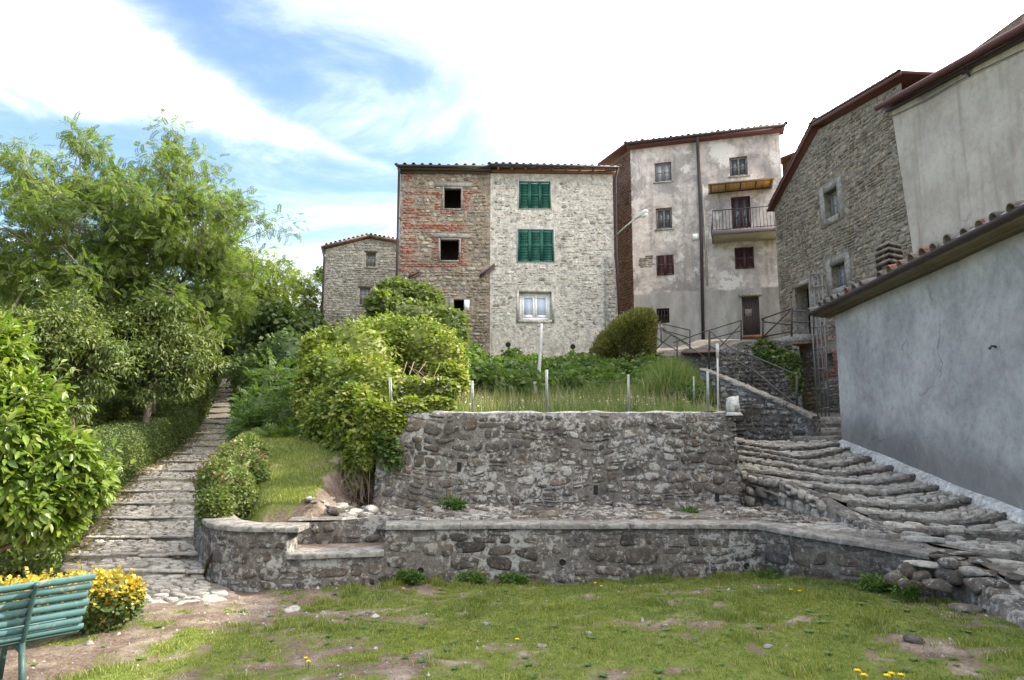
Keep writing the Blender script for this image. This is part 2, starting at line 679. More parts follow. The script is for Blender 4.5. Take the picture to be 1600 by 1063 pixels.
def wall_face(F, u0, u1, z0, ztop, holes, step=0.3, reveal=0.3, mat_h=0.0):
    """wall plane with rectangular openings and their reveals; ztop is a function of u"""
    us = sorted(set([u0, u1] + [q for h in holes for q in h[:2]] + list(np.arange(u0 + step, u1, step))))
    us = [q for q in us if u0 <= q <= u1]
    zt = max(ztop(q) for q in us)
    zs = sorted(set([z0] + [q for h in holes for q in h[2:4]] + list(np.arange(z0 + step, zt, step)) + [zt]))
    mb = MB()
    V, idx = [], {}

    def vid(u, z):
        k = (round(u, 4), round(z, 4))
        if k not in idx:
            idx[k] = len(V)
            V.append(F.pt(u, z, mat_h))
        return idx[k]
    f4, f3 = [], []
    for i in range(len(us) - 1):
        a, b = us[i], us[i + 1]
        if b - a < 1e-5:
            continue
        ta, tb = ztop(a), ztop(b)
        for j in range(len(zs) - 1):
            c, d_ = zs[j], zs[j + 1]
            if d_ - c < 1e-5:
                continue
            um, zm = (a + b) / 2, (c + d_) / 2
            if any(h[0] < um < h[1] and h[2] < zm < h[3] for h in holes):
                continue
            if c >= ta and c >= tb:
                continue
            ids = [vid(a, min(c, ta)), vid(b, min(c, tb)), vid(b, min(d_, tb)), vid(a, min(d_, ta))]
            u_ = []
            for q in ids:
                if q not in u_:
                    u_.append(q)
            if len(u_) == 4:
                f4.append(u_)
            elif len(u_) == 3:
                f3.append(u_)
    mb.add2(np.array(V), f4, f3)
    for h in holes:
        a, b, c, d_ = h[:4]
        r = h[4] if len(h) > 4 else reveal
        p = [F.pt(q, w, mat_h) for q, w in ((a, c), (b, c), (b, d_), (a, d_))]
        p += [F.pt(q, w, mat_h - r) for q, w in ((a, c), (b, c), (b, d_), (a, d_))]
        mb.add(p, [[0, 1, 5, 4], [1, 2, 6, 5], [2, 3, 7, 6], [3, 0, 4, 7]])
    return mb


def body_box(F, u0, u1, z0, z1, depth, inset=0.5):
    """the sides, back and top of a house behind its front plane (front left open)"""
    p = [F.pt(u0, z0, 0), F.pt(u1, z0, 0), F.pt(u1, z0, -depth), F.pt(u0, z0, -depth),
         F.pt(u0, z1, 0), F.pt(u1, z1, 0), F.pt(u1, z1, -depth), F.pt(u0, z1, -depth)]
    return MB().add(p, [[1, 2, 6, 5], [2, 3, 7, 6], [3, 0, 4, 7], [4, 5, 6, 7]])


def frame_box(F, u0, u1, z0, z1, w, h0, h1, mb=None, bottom=True):
    mb = mb or MB()
    mb.add(*F.fbox(u0, u0 + w, z0, z1, h0, h1))
    mb.add(*F.fbox(u1 - w, u1, z0, z1, h0, h1))
    mb.add(*F.fbox(u0 + w, u1 - w, z1 - w, z1, h0, h1 - 0.002))
    if bottom:
        mb.add(*F.fbox(u0 + w, u1 - w, z0, z0 + w, h0, h1 - 0.002))
    return mb


# ------------------------------------------------------------------ leaves
LEAF2 = (np.array([(0, 0, 0), (-.5, .45, .10), (0, 1, -.05), (.5, .45, .10)]), np.array([[0, 2, 1], [0, 3, 2]]))
LANCE = (np.array([(0, 0, 0), (-.5, .4, .08), (0, 1, -.18), (.5, .4, .08)]) * np.array([.42, 1, 1]), np.array([[0, 2, 1], [0, 3, 2]]))
BROAD = (np.array([(0, 0, 0), (0, .33, -.03), (0, .68, -.05), (0, 1, -.14), (-.22, .22, .05), (-.28, .55, .05), (-.16, .83, -.02), (.22, .22, .05), (.28, .55, .05), (.16, .83, -.02)]),
         np.array([[0, 1, 4], [4, 1, 5], [1, 2, 5], [5, 2, 6], [2, 3, 6], [0, 7, 1], [7, 8, 1], [1, 8, 2], [8, 9, 2], [2, 9, 3]]))


def _frond(pairs=6, lw=.068, ll=.26):
    V, F = [], []

    def leaflet(p, d_, n_):
        d_ = np.array(d_)
        s_ = np.array([-d_[1], d_[0], 0]) * lw
        k = len(V)
        V.extend([p, p + d_ * ll * .5 + s_ + np.array([0, 0, .02]), p + d_ * ll, p + d_ * ll * .5 - s_ + np.array([0, 0, .02])])
        F.extend([[k, k + 2, k + 1], [k, k + 3, k + 2]])
    for i in range(pairs):
        y = .18 + .72 * i / (pairs - 1)
        p = np.array([0, y, -.22 * y * y])
        for sg in (-1, 1):
            leaflet(p, (sg * .88, .47, -.1), None)
    leaflet(np.array([0, .95, -.2]), (0, 1, -.2), None)
    return np.array(V), np.array(F)


FROND = _frond()


def norm(a):
    return a / (np.linalg.norm(a, axis=-1, keepdims=True) + 1e-9)


def leaves(pts, dirs, nrm, size, tmpl):
    tv, tf = tmpl
    y = norm(dirs)
    x = norm(np.cross(y, nrm))
    z = np.cross(x, y)
    size = np.broadcast_to(size, (len(pts),))
    V = pts[:, None, :] + size[:, None, None] * (tv[None, :, 0, None] * x[:, None] + tv[None, :, 1, None] * y[:, None] + tv[None, :, 2, None] * z[:, None])
    F = tf[None] + (np.arange(len(pts)) * len(tv))[:, None, None]
    return V.reshape(-1, 3), F.reshape(-1, tf.shape[1])


def ball_dirs(n, rng):
    return norm(rng.normal(size=(n, 3)))


def leaf_cloud(cent, radii, per, size, tmpl, rng, shell=0.55, droop=0.25, spread=0.7, upn=0.8):
    """leaves filling clumps: cent (K,3), radii (K,) or (K,3), per leaves each"""
    cent = np.asarray(cent, float)
    K = len(cent)
    radii = np.asarray(radii, float)
    if radii.ndim == 1:
        radii = np.repeat(radii[:, None], 3, 1)
    idx = np.repeat(np.arange(K), per)
    n = len(idx)
    dv = ball_dirs(n, rng)
    rr = (shell + (1 - shell) * rng.random(n)) * rng.uniform(0.82, 1.12, n)
    pts = cent[idx] + dv * radii[idx] * rr[:, None]
    dirs = dv + rng.normal(size=(n, 3)) * spread + np.array([0, 0, -droop])
    nr = dv * 0.6 + np.array([0, 0, upn]) + rng.normal(size=(n, 3)) * 0.35
    return leaves(pts, dirs, nr, size * rng.uniform(0.65, 1.25, n), tmpl)


def blob_core(cent, radii, rng, k=0.8):
    """lumpy solid inside a dense bush"""
    mb = MB()
    V0, F0 = ico()
    for c, r in zip(cent, radii):
        mb.add(V0 * np.asarray(r) * k * rng.uniform(0.88, 1.1, (len(V0), 1)) + np.asarray(c), F0)
    return mb


def limb(p, q, r0, r1, rng, n=6, bow=0.12, sides=6):
    p, q = np.asarray(p, float), np.asarray(q, float)
    t_ = np.linspace(0, 1, n)[:, None]
    L_ = np.linalg.norm(q - p)
    off = rng.normal(size=3) * L_ * bow
    off2 = rng.normal(size=(n, 3)) * L_ * 0.015
    pts = p + (q - p) * t_ + np.sin(t_ * math.pi) * off + off2 * np.sin(t_ * math.pi)
    return tube(pts, np.linspace(r0, r1, n), sides)
# ------------------------------------------------------------------ materials
def stone_fn(cols, lich=0.5, lichcol=(0.52, 0.52, 0.48), ochre=0.3, dark=0.5, sc=1.0, per=0.5, bump=0.75):
    """weathered masonry: each stone its own tone, then grain, dark weathering, pale and ochre lichen"""
    def fn(t):
        base = t.ramp(t.rnd, cols)
        g = t.noise(13 * sc, 8, 0.72, dist=0.3)
        base = t.mix(1.0, base, t.ramp(g, [(0.28, (0.30, 0.30, 0.31)), (0.45, (0.85, 0.85, 0.85)), (0.56, (1.15, 1.14, 1.12)), (0.75, (2.0, 1.95, 1.88))]), 'MULTIPLY')
        d1 = t.noise(1.6 * sc, 7, 0.7, off=(5, 2, 8))
        base = t.mix(t.m('MULTIPLY', t.step(d1, 0.48, 0.64), dark), base, (0.048, 0.043, 0.039))
        l1 = t.m('MULTIPLY', t.noise(9 * sc, 7, 0.74, off=(1, 7, 3)), t.m('ADD', t.noise(1.1 * sc, 3, 0.55, off=(9, 1, 2)), 0.5))
        base = t.mix(t.m('MULTIPLY', t.step(l1, 0.51, 0.59), lich), base, lichcol)
        l3 = t.noise(34 * sc, 3, 0.6, off=(4, 4, 4))
        base = t.mix(t.m('MULTIPLY', t.step(l3, 0.62, 0.70), lich * 0.5), base, lichcol)
        l2 = t.noise(6 * sc, 6, 0.72, off=(31, 17, 3))
        base = t.mix(t.m('MULTIPLY', t.step(l2, 0.58, 0.70), ochre), base, (0.30, 0.19, 0.075))
        h = t.m('ADD', t.noise(30 * sc, 6, 0.75), t.m('MULTIPLY', g, 1.4))
        return dict(col=base, rough=0.92, spec=0.2, bump=(h, bump, 0.035 / sc))
    return fn


GREYS = [(0.0, (0.062, 0.052, 0.044)), (0.3, (0.14, 0.12, 0.099)), (0.5, (0.10, 0.092, 0.084)), (0.75, (0.17, 0.136, 0.10)), (1.0, (0.085, 0.071, 0.058))]
M('stone_lichen', stone_fn(GREYS, 0.68, (0.46, 0.45, 0.41), ochre=0.4, dark=0.6))
M('stone_low', stone_fn([(0.0, (0.055, 0.047, 0.042)), (0.4, (0.105, 0.088, 0.074)), (0.7, (0.13, 0.105, 0.083)), (1.0, (0.08, 0.074, 0.072))], 0.4, ochre=0.15, dark=0.45))
M('mortar_grey', stone_fn([(0.0, (0.135, 0.121, 0.106)), (1.0, (0.16, 0.145, 0.128))], 0.5, ochre=0.15, dark=0.8, sc=1.3))
M('stone_brown', stone_fn([(0.0, (0.16, 0.12, 0.09)), (0.2, (0.33, 0.28, 0.21)), (0.4, (0.22, 0.21, 0.19)), (0.6, (0.46, 0.41, 0.33)), (0.8, (0.24, 0.17, 0.11)), (1.0, (0.38, 0.32, 0.24))], 0.15, ochre=0.3, dark=0.3, sc=0.45))
M('mortar_brown', stone_fn([(0.0, (0.24, 0.19, 0.145)), (1.0, (0.27, 0.215, 0.165))], 0.2, ochre=0.2, dark=0.4, sc=0.45))
M('stone_pale', stone_fn([(0.0, (0.48, 0.45, 0.40)), (0.3, (0.50, 0.47, 0.42)), (0.5, (0.36, 0.32, 0.27)), (0.65, (0.20, 0.18, 0.16)), (0.8, (0.33, 0.26, 0.19)), (1.0, (0.44, 0.41, 0.36))], 0.45, (0.60, 0.58, 0.54), 0.12, 0.22, 0.45))
M('mortar_pale', stone_fn([(0.0, (0.47, 0.435, 0.38)), (1.0, (0.51, 0.473, 0.415))], 0.35, (0.62, 0.58, 0.52), 0.08, 0.2, 0.45))
M('stone_olive', stone_fn([(0.0, (0.15, 0.12, 0.09)), (0.25, (0.31, 0.26, 0.195)), (0.45, (0.21, 0.19, 0.165)), (0.65, (0.40, 0.335, 0.25)), (0.85, (0.24, 0.185, 0.13)), (1.0, (0.33, 0.29, 0.235))], 0.3, (0.42, 0.40, 0.35), 0.2, 0.35, 0.4))
M('mortar_olive', stone_fn([(0.0, (0.27, 0.232, 0.182)), (1.0, (0.30, 0.262, 0.207))], 0.2, (0.4, 0.39, 0.35), 0.15, 0.45, 0.5))
M('stone_ash', stone_fn([(0.0, (0.20, 0.18, 0.155)), (0.3, (0.38, 0.345, 0.295)), (0.6, (0.27, 0.25, 0.225)), (1.0, (0.44, 0.40, 0.33))], 0.3, (0.46, 0.45, 0.42), 0.1, 0.2, 0.45))
M('mortar_ash', stone_fn([(0.0, (0.31, 0.28, 0.24)), (1.0, (0.34, 0.31, 0.265))], 0.2, ochre=0.1, dark=0.3, sc=0.45))
M('stone_paving', stone_fn([(0.0, (0.24, 0.216, 0.183)), (0.3, (0.40, 0.365, 0.31)), (0.6, (0.31, 0.287, 0.25)), (1.0, (0.47, 0.425, 0.355))], 0.45, (0.47, 0.46, 0.42), 0.12, 0.3))
M('stone_stair', stone_fn([(0.0, (0.26, 0.235, 0.20)), (0.3, (0.50, 0.455, 0.385)), (0.6, (0.36, 0.335, 0.29)), (1.0, (0.56, 0.505, 0.42))], 0.45, (0.5, 0.485, 0.44), 0.15, 0.35))
M('stone_edge', stone_fn([(0.0, (0.10, 0.088, 0.074)), (0.5, (0.15, 0.133, 0.112)), (1.0, (0.20, 0.178, 0.15))], 0.4, (0.42, 0.41, 0.38), 0.1, 0.45))
M('path_bed', stone_fn([(0.0, (0.18, 0.16, 0.13)), (1.0, (0.21, 0.187, 0.153))], 0.25, (0.36, 0.34, 0.3), 0.05, 0.4))
M('rock_pale', stone_fn([(0.0, (0.28, 0.265, 0.24)), (0.5, (0.36, 0.34, 0.30)), (1.0, (0.24, 0.225, 0.21))], 0.5, (0.5, 0.49, 0.45), 0.12, 0.3))
M('sandstone_slab', stone_fn([(0.0, (0.36, 0.32, 0.26)), (0.5, (0.40, 0.37, 0.32)), (1.0, (0.32, 0.24, 0.18))], 0.25, (0.5, 0.49, 0.45), 0.1, 0.15))
M('concrete_cap', stone_fn([(0.0, (0.24, 0.222, 0.198)), (1.0, (0.28, 0.26, 0.232))], 0.3, (0.42, 0.41, 0.385), 0.05, 0.35, 0.8, bump=0.4))
M('coping_cement', stone_fn([(0.0, (0.155, 0.144, 0.13)), (1.0, (0.18, 0.168, 0.152))], 0.4, (0.40, 0.39, 0.36), 0.05, 0.5, 0.9, bump=0.4))
M('concrete_white', stone_fn([(0.0, (0.50, 0.49, 0.47)), (1.0, (0.56, 0.55, 0.52))], 0.3, (0.66, 0.65, 0.62), 0.05, 0.25))
M('brick', stone_fn([(0.0, (0.26, 0.088, 0.058)), (0.4, (0.34, 0.125, 0.085)), (0.7, (0.29, 0.12, 0.085)), (1.0, (0.38, 0.19, 0.14))], 0.4, (0.42, 0.34, 0.28), 0.05, 0.15, 0.9))
M('brick_old', stone_fn([(0.0, (0.12, 0.065, 0.045)), (0.5, (0.17, 0.095, 0.065)), (1.0, (0.14, 0.10, 0.08))], 0.2, (0.26, 0.22, 0.19), 0.1, 0.4, 0.8))
M('roof_tile', stone_fn([(0.0, (0.20, 0.12, 0.09)), (0.35, (0.26, 0.17, 0.13)), (0.6, (0.22, 0.18, 0.15)), (0.85, (0.33, 0.14, 0.09)), (1.0, (0.19, 0.15, 0.125))], 0.5, (0.38, 0.36, 0.31), 0.2, 0.3))
M('tile_grey', stone_fn([(0.0, (0.15, 0.13, 0.115)), (0.5, (0.20, 0.175, 0.15)), (1.0, (0.17, 0.14, 0.12))], 0.3, (0.33, 0.31, 0.28), 0.1, 0.3))


def plaster_tall(t):
    """old lime render with grey weathering, a darker cement band below and a bare patch"""
    sp = t.n('ShaderNodeSeparateXYZ', {'Vector': t.pos})
    big = t.noise(0.55, 8, 0.68, dist=0.8)
    col = t.ramp(big, [(0.33, (0.24, 0.218, 0.205)), (0.45, (0.38, 0.34, 0.312)), (0.56, (0.52, 0.455, 0.405)), (0.72, (0.59, 0.53, 0.475))])
    fine = t.noise(3.2, 7, 0.7)
    col = t.mix(0.9, col, t.ramp(fine, [(0.3, (0.66, 0.66, 0.67)), (0.5, (0.98, 0.98, 0.98)), (0.72, (1.16, 1.15, 1.14))]), 'MULTIPLY')
    streak = t.noise(1.1, 6, 0.65, stretch=(2.2, 2.2, 0.28), off=(4, 4, 1))
    col = t.mix(t.m('MULTIPLY', t.step(streak, 0.50, 0.66), 0.7), col, (0.20, 0.185, 0.172))
    up = t.noise(0.9, 6, 0.7, off=(2, 8, 5))
    col = t.mix(t.m('MULTIPLY', t.step(up, 0.52, 0.58), 0.75), col, (0.62, 0.585, 0.54))
    gp = t.noise(0.75, 8, 0.72, dist=1.0, off=(12, 3, 9))
    col = t.mix(t.m('MULTIPLY', t.step(gp, 0.54, 0.60), 0.75), col, (0.25, 0.235, 0.22))
    wob = t.m('MULTIPLY', t.m('SUBTRACT', t.noise(0.8, 4, 0.6), 0.5), 0.35)
    low = t.step(t.m('ADD', sp.outputs[2], wob), BAND_Z + 0.06, BAND_Z - 0.06)
    cem = t.ramp(t.noise(0.9, 6, 0.65, stretch=(1.5, 1.5, 0.5), off=(3, 1, 6)), [(0.35, (0.20, 0.185, 0.17)), (0.5, (0.29, 0.27, 0.245)), (0.68, (0.40, 0.375, 0.34))])
    col = t.mix(low, col, cem)
    h = t.m('ADD', fine, t.m('MULTIPLY', t.step(up, 0.55, 0.6), 0.5))
    return dict(col=col, rough=0.93, spec=0.15, bump=(h, 0.45, 0.03))


def plaster_plain(cols, dirt, stain=0.4):
    def fn(t):
        col = t.ramp(t.noise(0.7, 5, 0.6), cols)
        fine = t.noise(6.0, 7, 0.72)
        col = t.mix(0.8, col, t.ramp(fine, [(0.3, (0.78, 0.78, 0.79)), (0.5, (1, 1, 1)), (0.72, (1.12, 1.12, 1.12))]), 'MULTIPLY')
        stv = t.noise(1.0, 5, 0.6, stretch=(2.6, 2.6, 0.22), off=(2, 1, 7))
        col = t.mix(t.m('MULTIPLY', t.step(stv, 0.50, 0.72), stain), col, dirt)
        ck = t.voro(0.55, 'DISTANCE_TO_EDGE', vec=t.vm('ADD', t.pos, t._sc(t.n('ShaderNodeTexNoise', {'Vector': t.pos, 'Scale': 1.6, 'Detail': 5.0}).outputs['Color'], 0.9)))
        ckm = t.m('MULTIPLY', t.step(ck, 0.012, 0.003), t.step(t.noise(0.5, 2, 0.5, off=(6, 6, 6)), 0.56, 0.64))
        col = t.mix(t.m('MULTIPLY', ckm, 0.6), col, (0.12, 0.11, 0.10))
        return dict(col=col, rough=0.95, spec=0.12, bump=(t.m('ADD', fine, t.noise(22, 4, 0.6)), 0.35, 0.015))
    return fn


M('plaster_white', plaster_plain([(0.35, (0.36, 0.315, 0.265)), (0.5, (0.44, 0.39, 0.332)), (0.65, (0.50, 0.45, 0.385))], (0.28, 0.23, 0.185), 0.75))


def plaster_blue(t):
    col = t.ramp(t.noise(0.9, 8, 0.68, dist=0.6), [(0.35, (0.25, 0.25, 0.253)), (0.48, (0.325, 0.323, 0.32)), (0.62, (0.40, 0.395, 0.385))])
    fine = t.noise(7.0, 7, 0.75)
    col = t.mix(0.85, col, t.ramp(fine, [(0.3, (0.70, 0.70, 0.71)), (0.5, (1, 1, 1)), (0.72, (1.15, 1.15, 1.15))]), 'MULTIPLY')
    # rising damp and splashed dirt in the lowest metre, with a ragged top edge
    sp = t.n('ShaderNodeSeparateXYZ', {'Vector': t.pos})
    gz = t.m('SUBTRACT', sp.outputs[2], t.m('ADD', t.m('MULTIPLY', sp.outputs[1], 0.132), -0.05))
    e = t.m('SUBTRACT', gz, t.m('MULTIPLY', t.m('SUBTRACT', t.noise(1.1, 6, 0.68), 0.25), 1.0))
    col = t.mix(t.m('MULTIPLY', t.step(e, 0.55, 0.0), 0.6), col, (0.125, 0.115, 0.108))
    ck = t.voro(0.55, 'DISTANCE_TO_EDGE', vec=t.vm('ADD', t.pos, t._sc(t.n('ShaderNodeTexNoise', {'Vector': t.pos, 'Scale': 1.6, 'Detail': 5.0}).outputs['Color'], 0.9)))
    ckm = t.m('MULTIPLY', t.step(ck, 0.012, 0.003), t.step(t.noise(0.5, 2, 0.5, off=(6, 6, 6)), 0.56, 0.64))
    col = t.mix(t.m('MULTIPLY', ckm, 0.6), col, (0.12, 0.11, 0.10))
    pe = t.noise(4.5, 6, 0.7, off=(8, 8, 1))
    col = t.mix(t.m('MULTIPLY', t.step(pe, 0.60, 0.68), 0.35), col, (0.36, 0.36, 0.36))
    return dict(col=col, rough=0.95, spec=0.12, bump=(t.m('ADD', fine, t.noise(30, 4, 0.6)), 0.4, 0.012))


M('plaster_blue', plaster_blue)
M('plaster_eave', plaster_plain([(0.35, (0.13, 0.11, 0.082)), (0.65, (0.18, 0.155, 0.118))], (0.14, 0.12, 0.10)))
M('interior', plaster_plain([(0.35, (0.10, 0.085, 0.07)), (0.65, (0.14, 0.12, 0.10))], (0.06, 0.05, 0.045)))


def paint(c, rough=0.55, wear=0.3, wc=None, sc=6.0, metal=0.0):
    def fn(t):
        g = t.noise(sc, 6, 0.7)
        col = t.mix(0.8, c, t.ramp(g, [(0.3, (0.75, 0.75, 0.75)), (0.5, (1, 1, 1)), (0.7, (1.2, 1.2, 1.2))]), 'MULTIPLY')
        if wc:
            col = t.mix(t.m('MULTIPLY', t.step(t.noise(sc * 2.2, 6, 0.7, off=(3, 3, 3)), 0.56, 0.66), wear), col, wc)
        return dict(col=col, rough=rough, spec=0.35, metal=metal, bump=(g, 0.15, 0.004))
    return fn


M('shutter_green', paint((0.012, 0.088, 0.060), 0.55, 0.4, (0.03, 0.12, 0.09), 4))
M('shutter_brown', paint((0.060, 0.026, 0.028), 0.6, 0.3, (0.11, 0.07, 0.06)))
M('door_wood', paint((0.062, 0.048, 0.042), 0.8, 0.5, (0.10, 0.085, 0.075)))
M('wood_old', paint((0.085, 0.062, 0.048), 0.8, 0.5, (0.17, 0.145, 0.12)))
M('wood_grey', paint((0.30, 0.28, 0.25), 0.85, 0.5, (0.45, 0.43, 0.40)))
M('frame_white', paint((0.85, 0.85, 0.83), 0.45))
M('frame_weathered', paint((0.20, 0.18, 0.16), 0.75, 0.4, (0.32, 0.30, 0.27)))
M('eave_red', paint((0.105, 0.038, 0.032), 0.7, 0.5, (0.06, 0.038, 0.034)))
M('balcony_edge', paint((0.15, 0.115, 0.115), 0.85, 0.4, (0.10, 0.075, 0.075)))
M('eave_brick', paint((0.22, 0.11, 0.07), 0.85, 0.4, (0.17, 0.10, 0.075)))
M('gutter_dark', paint((0.045, 0.032, 0.032), 0.5, 0.4, (0.08, 0.05, 0.045)))
M('pipe_brown', paint((0.050, 0.034, 0.036), 0.5, 0.3, (0.09, 0.06, 0.05)))
M('iron', paint((0.055, 0.045, 0.042), 0.6, 0.5, (0.12, 0.065, 0.04), 20))
M('iron_brown', paint((0.095, 0.062, 0.055), 0.6, 0.5, (0.13, 0.07, 0.045), 20))
M('galvanised', paint((0.27, 0.29, 0.285), 0.5, 0.3, (0.28, 0.26, 0.22), 15, 0.3))
M('lattice_steel', paint((0.17, 0.165, 0.155), 0.55, 0.4, (0.17, 0.12, 0.09), 12, 0.3))
M('lamp_metal', paint((0.50, 0.49, 0.46), 0.45, 0.3, (0.35, 0.33, 0.3), 15, 0.2))
M('pole_pale', paint((0.46, 0.45, 0.43), 0.8, 0.4, (0.3, 0.29, 0.27)))
M('white_post', paint((0.42, 0.42, 0.40), 0.7, 0.3, (0.4, 0.38, 0.36)))
M('bench_paint', paint((0.055, 0.125, 0.128), 0.85, 0.9, (0.20, 0.175, 0.14), 7))
M('bench_iron', paint((0.035, 0.075, 0.072), 0.5, 0.6, (0.16, 0.13, 0.10), 18))
M('reed', lambda t: dict(col=t.ramp(t.rnd, [(0, (0.42, 0.28, 0.075)), (0.5, (0.55, 0.39, 0.12)), (1, (0.48, 0.33, 0.10))]), rough=0.8, trans=0.5))
M('balcony_soffit', plaster_plain([(0.35, (0.34, 0.305, 0.25)), (0.65, (0.40, 0.36, 0.30))], (0.25, 0.22, 0.18)))
M('curtain', lambda t: dict(col=t.ramp(t.noise(1.0, 3, 0.5, stretch=(26, 26, 0.4)), [(0.35, (0.42, 0.48, 0.62)), (0.65, (0.66, 0.70, 0.80))]), rough=0.9))
M('pane', lambda t: dict(col=t.ramp(t.noise(0.9, 3, 0.5), [(0.3, (0.05, 0.06, 0.07)), (0.7, (0.11, 0.12, 0.135))]), rough=0.08, spec=0.6))
M('pane_pale', lambda t: dict(col=t.ramp(t.noise(0.9, 3, 0.5), [(0.3, (0.20, 0.21, 0.24)), (0.7, (0.34, 0.35, 0.38))]), rough=0.12, spec=0.6))
M('hole_shade_paint', lambda t: dict(col=(0.02, 0.019, 0.018), rough=0.95))  # flat near-black colour standing in for the shade inside holes


def leaf_fn(cols, trans=0.42, tmul=(1.25, 1.35, 0.6), rough=0.5, spec=0.3, patch=0.4):
    def fn(t):
        c = t.ramp(t.rnd, cols)
        p = t.noise(patch, 3, 0.6)
        c = t.mix(0.85, c, t.ramp(p, [(0.3, (0.72, 0.80, 0.85)), (0.5, (1, 1, 1)), (0.7, (1.22, 1.14, 0.85))]), 'MULTIPLY')
        return dict(col=c, rough=rough, spec=spec, trans=trans, tcol=t.mix(1.0, c, tmul, 'MULTIPLY'))
    return fn


M('leaf_robinia', leaf_fn([(0, (0.085, 0.135, 0.032)), (0.5, (0.125, 0.185, 0.045)), (0.85, (0.165, 0.21, 0.055)), (1, (0.21, 0.21, 0.075))], 0.5, (1.25, 1.35, 0.6)))
M('leaf_lime', leaf_fn([(0, (0.13, 0.19, 0.025)), (0.6, (0.19, 0.24, 0.034)), (1, (0.25, 0.28, 0.05))], 0.45))
M('leaf_chestnut', leaf_fn([(0, (0.080, 0.12, 0.034)), (0.6, (0.125, 0.17, 0.048)), (1, (0.20, 0.215, 0.08))], 0.35))
M('leaf_dark', leaf_fn([(0, (0.042, 0.074, 0.022)), (0.6, (0.064, 0.10, 0.030)), (1, (0.10, 0.13, 0.042))], 0.3))
M('leaf_fresh', leaf_fn([(0, (0.055, 0.10, 0.026)), (0.6, (0.085, 0.14, 0.035)), (1, (0.13, 0.175, 0.045))], 0.4))
M('leaf_ivy', leaf_fn([(0, (0.095, 0.145, 0.022)), (0.5, (0.165, 0.215, 0.034)), (0.85, (0.26, 0.28, 0.06)), (1, (0.36, 0.34, 0.16))], 0.38, patch=0.8))
M('leaf_laurel', leaf_fn([(0, (0.085, 0.15, 0.018)), (0.5, (0.145, 0.215, 0.030)), (1, (0.24, 0.29, 0.055))], 0.38, rough=0.32, spec=0.5, patch=1.5))
M('leaf_hedge', leaf_fn([(0, (0.050, 0.080, 0.020)), (0.6, (0.075, 0.108, 0.028)), (1, (0.11, 0.135, 0.038))], 0.25, patch=1.2))
M('leaf_conifer', leaf_fn([(0, (0.11, 0.125, 0.035)), (0.6, (0.18, 0.185, 0.055)), (1, (0.28, 0.24, 0.12))], 0.35, patch=1.2))
M('leaf_yellow', leaf_fn([(0, (0.36, 0.27, 0.03)), (0.6, (0.52, 0.40, 0.04)), (1, (0.60, 0.50, 0.12))], 0.35, (1.1, 1.0, 0.6), patch=2.0))
M('leaf_russet', leaf_fn([(0, (0.10, 0.085, 0.035)), (0.5, (0.13, 0.12, 0.04)), (1, (0.14, 0.085, 0.05))], 0.3))
M('grass', leaf_fn([(0, (0.10, 0.145, 0.028)), (0.45, (0.165, 0.205, 0.042)), (0.8, (0.225, 0.25, 0.07)), (1, (0.38, 0.33, 0.18))], 0.35, patch=1.1))
M('grass_tall', leaf_fn([(0, (0.075, 0.13, 0.030)), (0.55, (0.11, 0.165, 0.04)), (0.82, (0.16, 0.185, 0.06)), (1, (0.32, 0.27, 0.15))], 0.35, patch=0.7))
M('dry_stalk', leaf_fn([(0, (0.26, 0.21, 0.12)), (1, (0.40, 0.33, 0.20))], 0.2))
M('weed', leaf_fn([(0, (0.055, 0.115, 0.022)), (1, (0.10, 0.17, 0.040))], 0.35))
M('twig', paint((0.16, 0.12, 0.085), 0.9, 0.5, (0.24, 0.20, 0.15)))
M('bark', paint((0.11, 0.09, 0.07), 0.95, 0.5, (0.19, 0.165, 0.13), 5))
M('bark_pale', paint((0.24, 0.20, 0.155), 0.95, 0.5, (0.32, 0.28, 0.22), 5))
M('flower_yellow', lambda t: dict(col=(0.75, 0.52, 0.01), rough=0.6, trans=0.2))
M('flower_white', lambda t: dict(col=t.ramp(t.rnd, [(0, (0.42, 0.38, 0.33)), (1, (0.62, 0.58, 0.52))]), rough=0.7, trans=0.3))


def soil(t):
    g = t.attr('green')
    n1 = t.noise(3.0, 6, 0.65)
    n2 = t.noise(26, 6, 0.7)
    earth = t.ramp(n1, [(0.3, (0.085, 0.060, 0.046)), (0.5, (0.145, 0.108, 0.084)), (0.7, (0.25, 0.21, 0.17))])
    earth = t.mix(0.9, earth, t.ramp(n2, [(0.3, (0.55, 0.55, 0.55)), (0.5, (1, 1, 1)), (0.7, (1.5, 1.5, 1.5))]), 'MULTIPLY')
    pv = t.noise(60, 3, 0.6, off=(2, 2, 2))
    earth = t.mix(t.m('MULTIPLY', t.step(pv, 0.62, 0.68), 0.6), earth, (0.36, 0.33, 0.29))
    moss = t.ramp(t.noise(9, 6, 0.7), [(0.3, (0.060, 0.080, 0.018)), (0.5, (0.105, 0.135, 0.026)), (0.7, (0.16, 0.17, 0.05))])
    e = t.m('ADD', g, t.m('MULTIPLY', t.m('SUBTRACT', n2, 0.5), 0.9))
    col = t.mix(t.step(e, 0.38, 0.62), earth, moss)
    return dict(col=col, rough=0.97, spec=0.1, bump=(t.m('ADD', n2, t.m('MULTIPLY', n1, 1.5)), 0.8, 0.03))


M('soil', soil)
# ------------------------------------------------------------------ the ground
RNG = np.random.default_rng(11)
# lawn: a gently tilted plane fitted to where the lawn meets the wall, the bench and the stair foot
_lp = np.array([at(520, 930, 8.6), at(1180, 900, 9.0), at(1390, 922, 7.7), at(55, 1063, 5.15), at(1585, 968, 6.3), at(330, 925, 8.5)])
_lc, *_ = np.linalg.lstsq(np.c_[_lp[:, :2], np.ones(len(_lp))], _lp[:, 2], rcond=None)
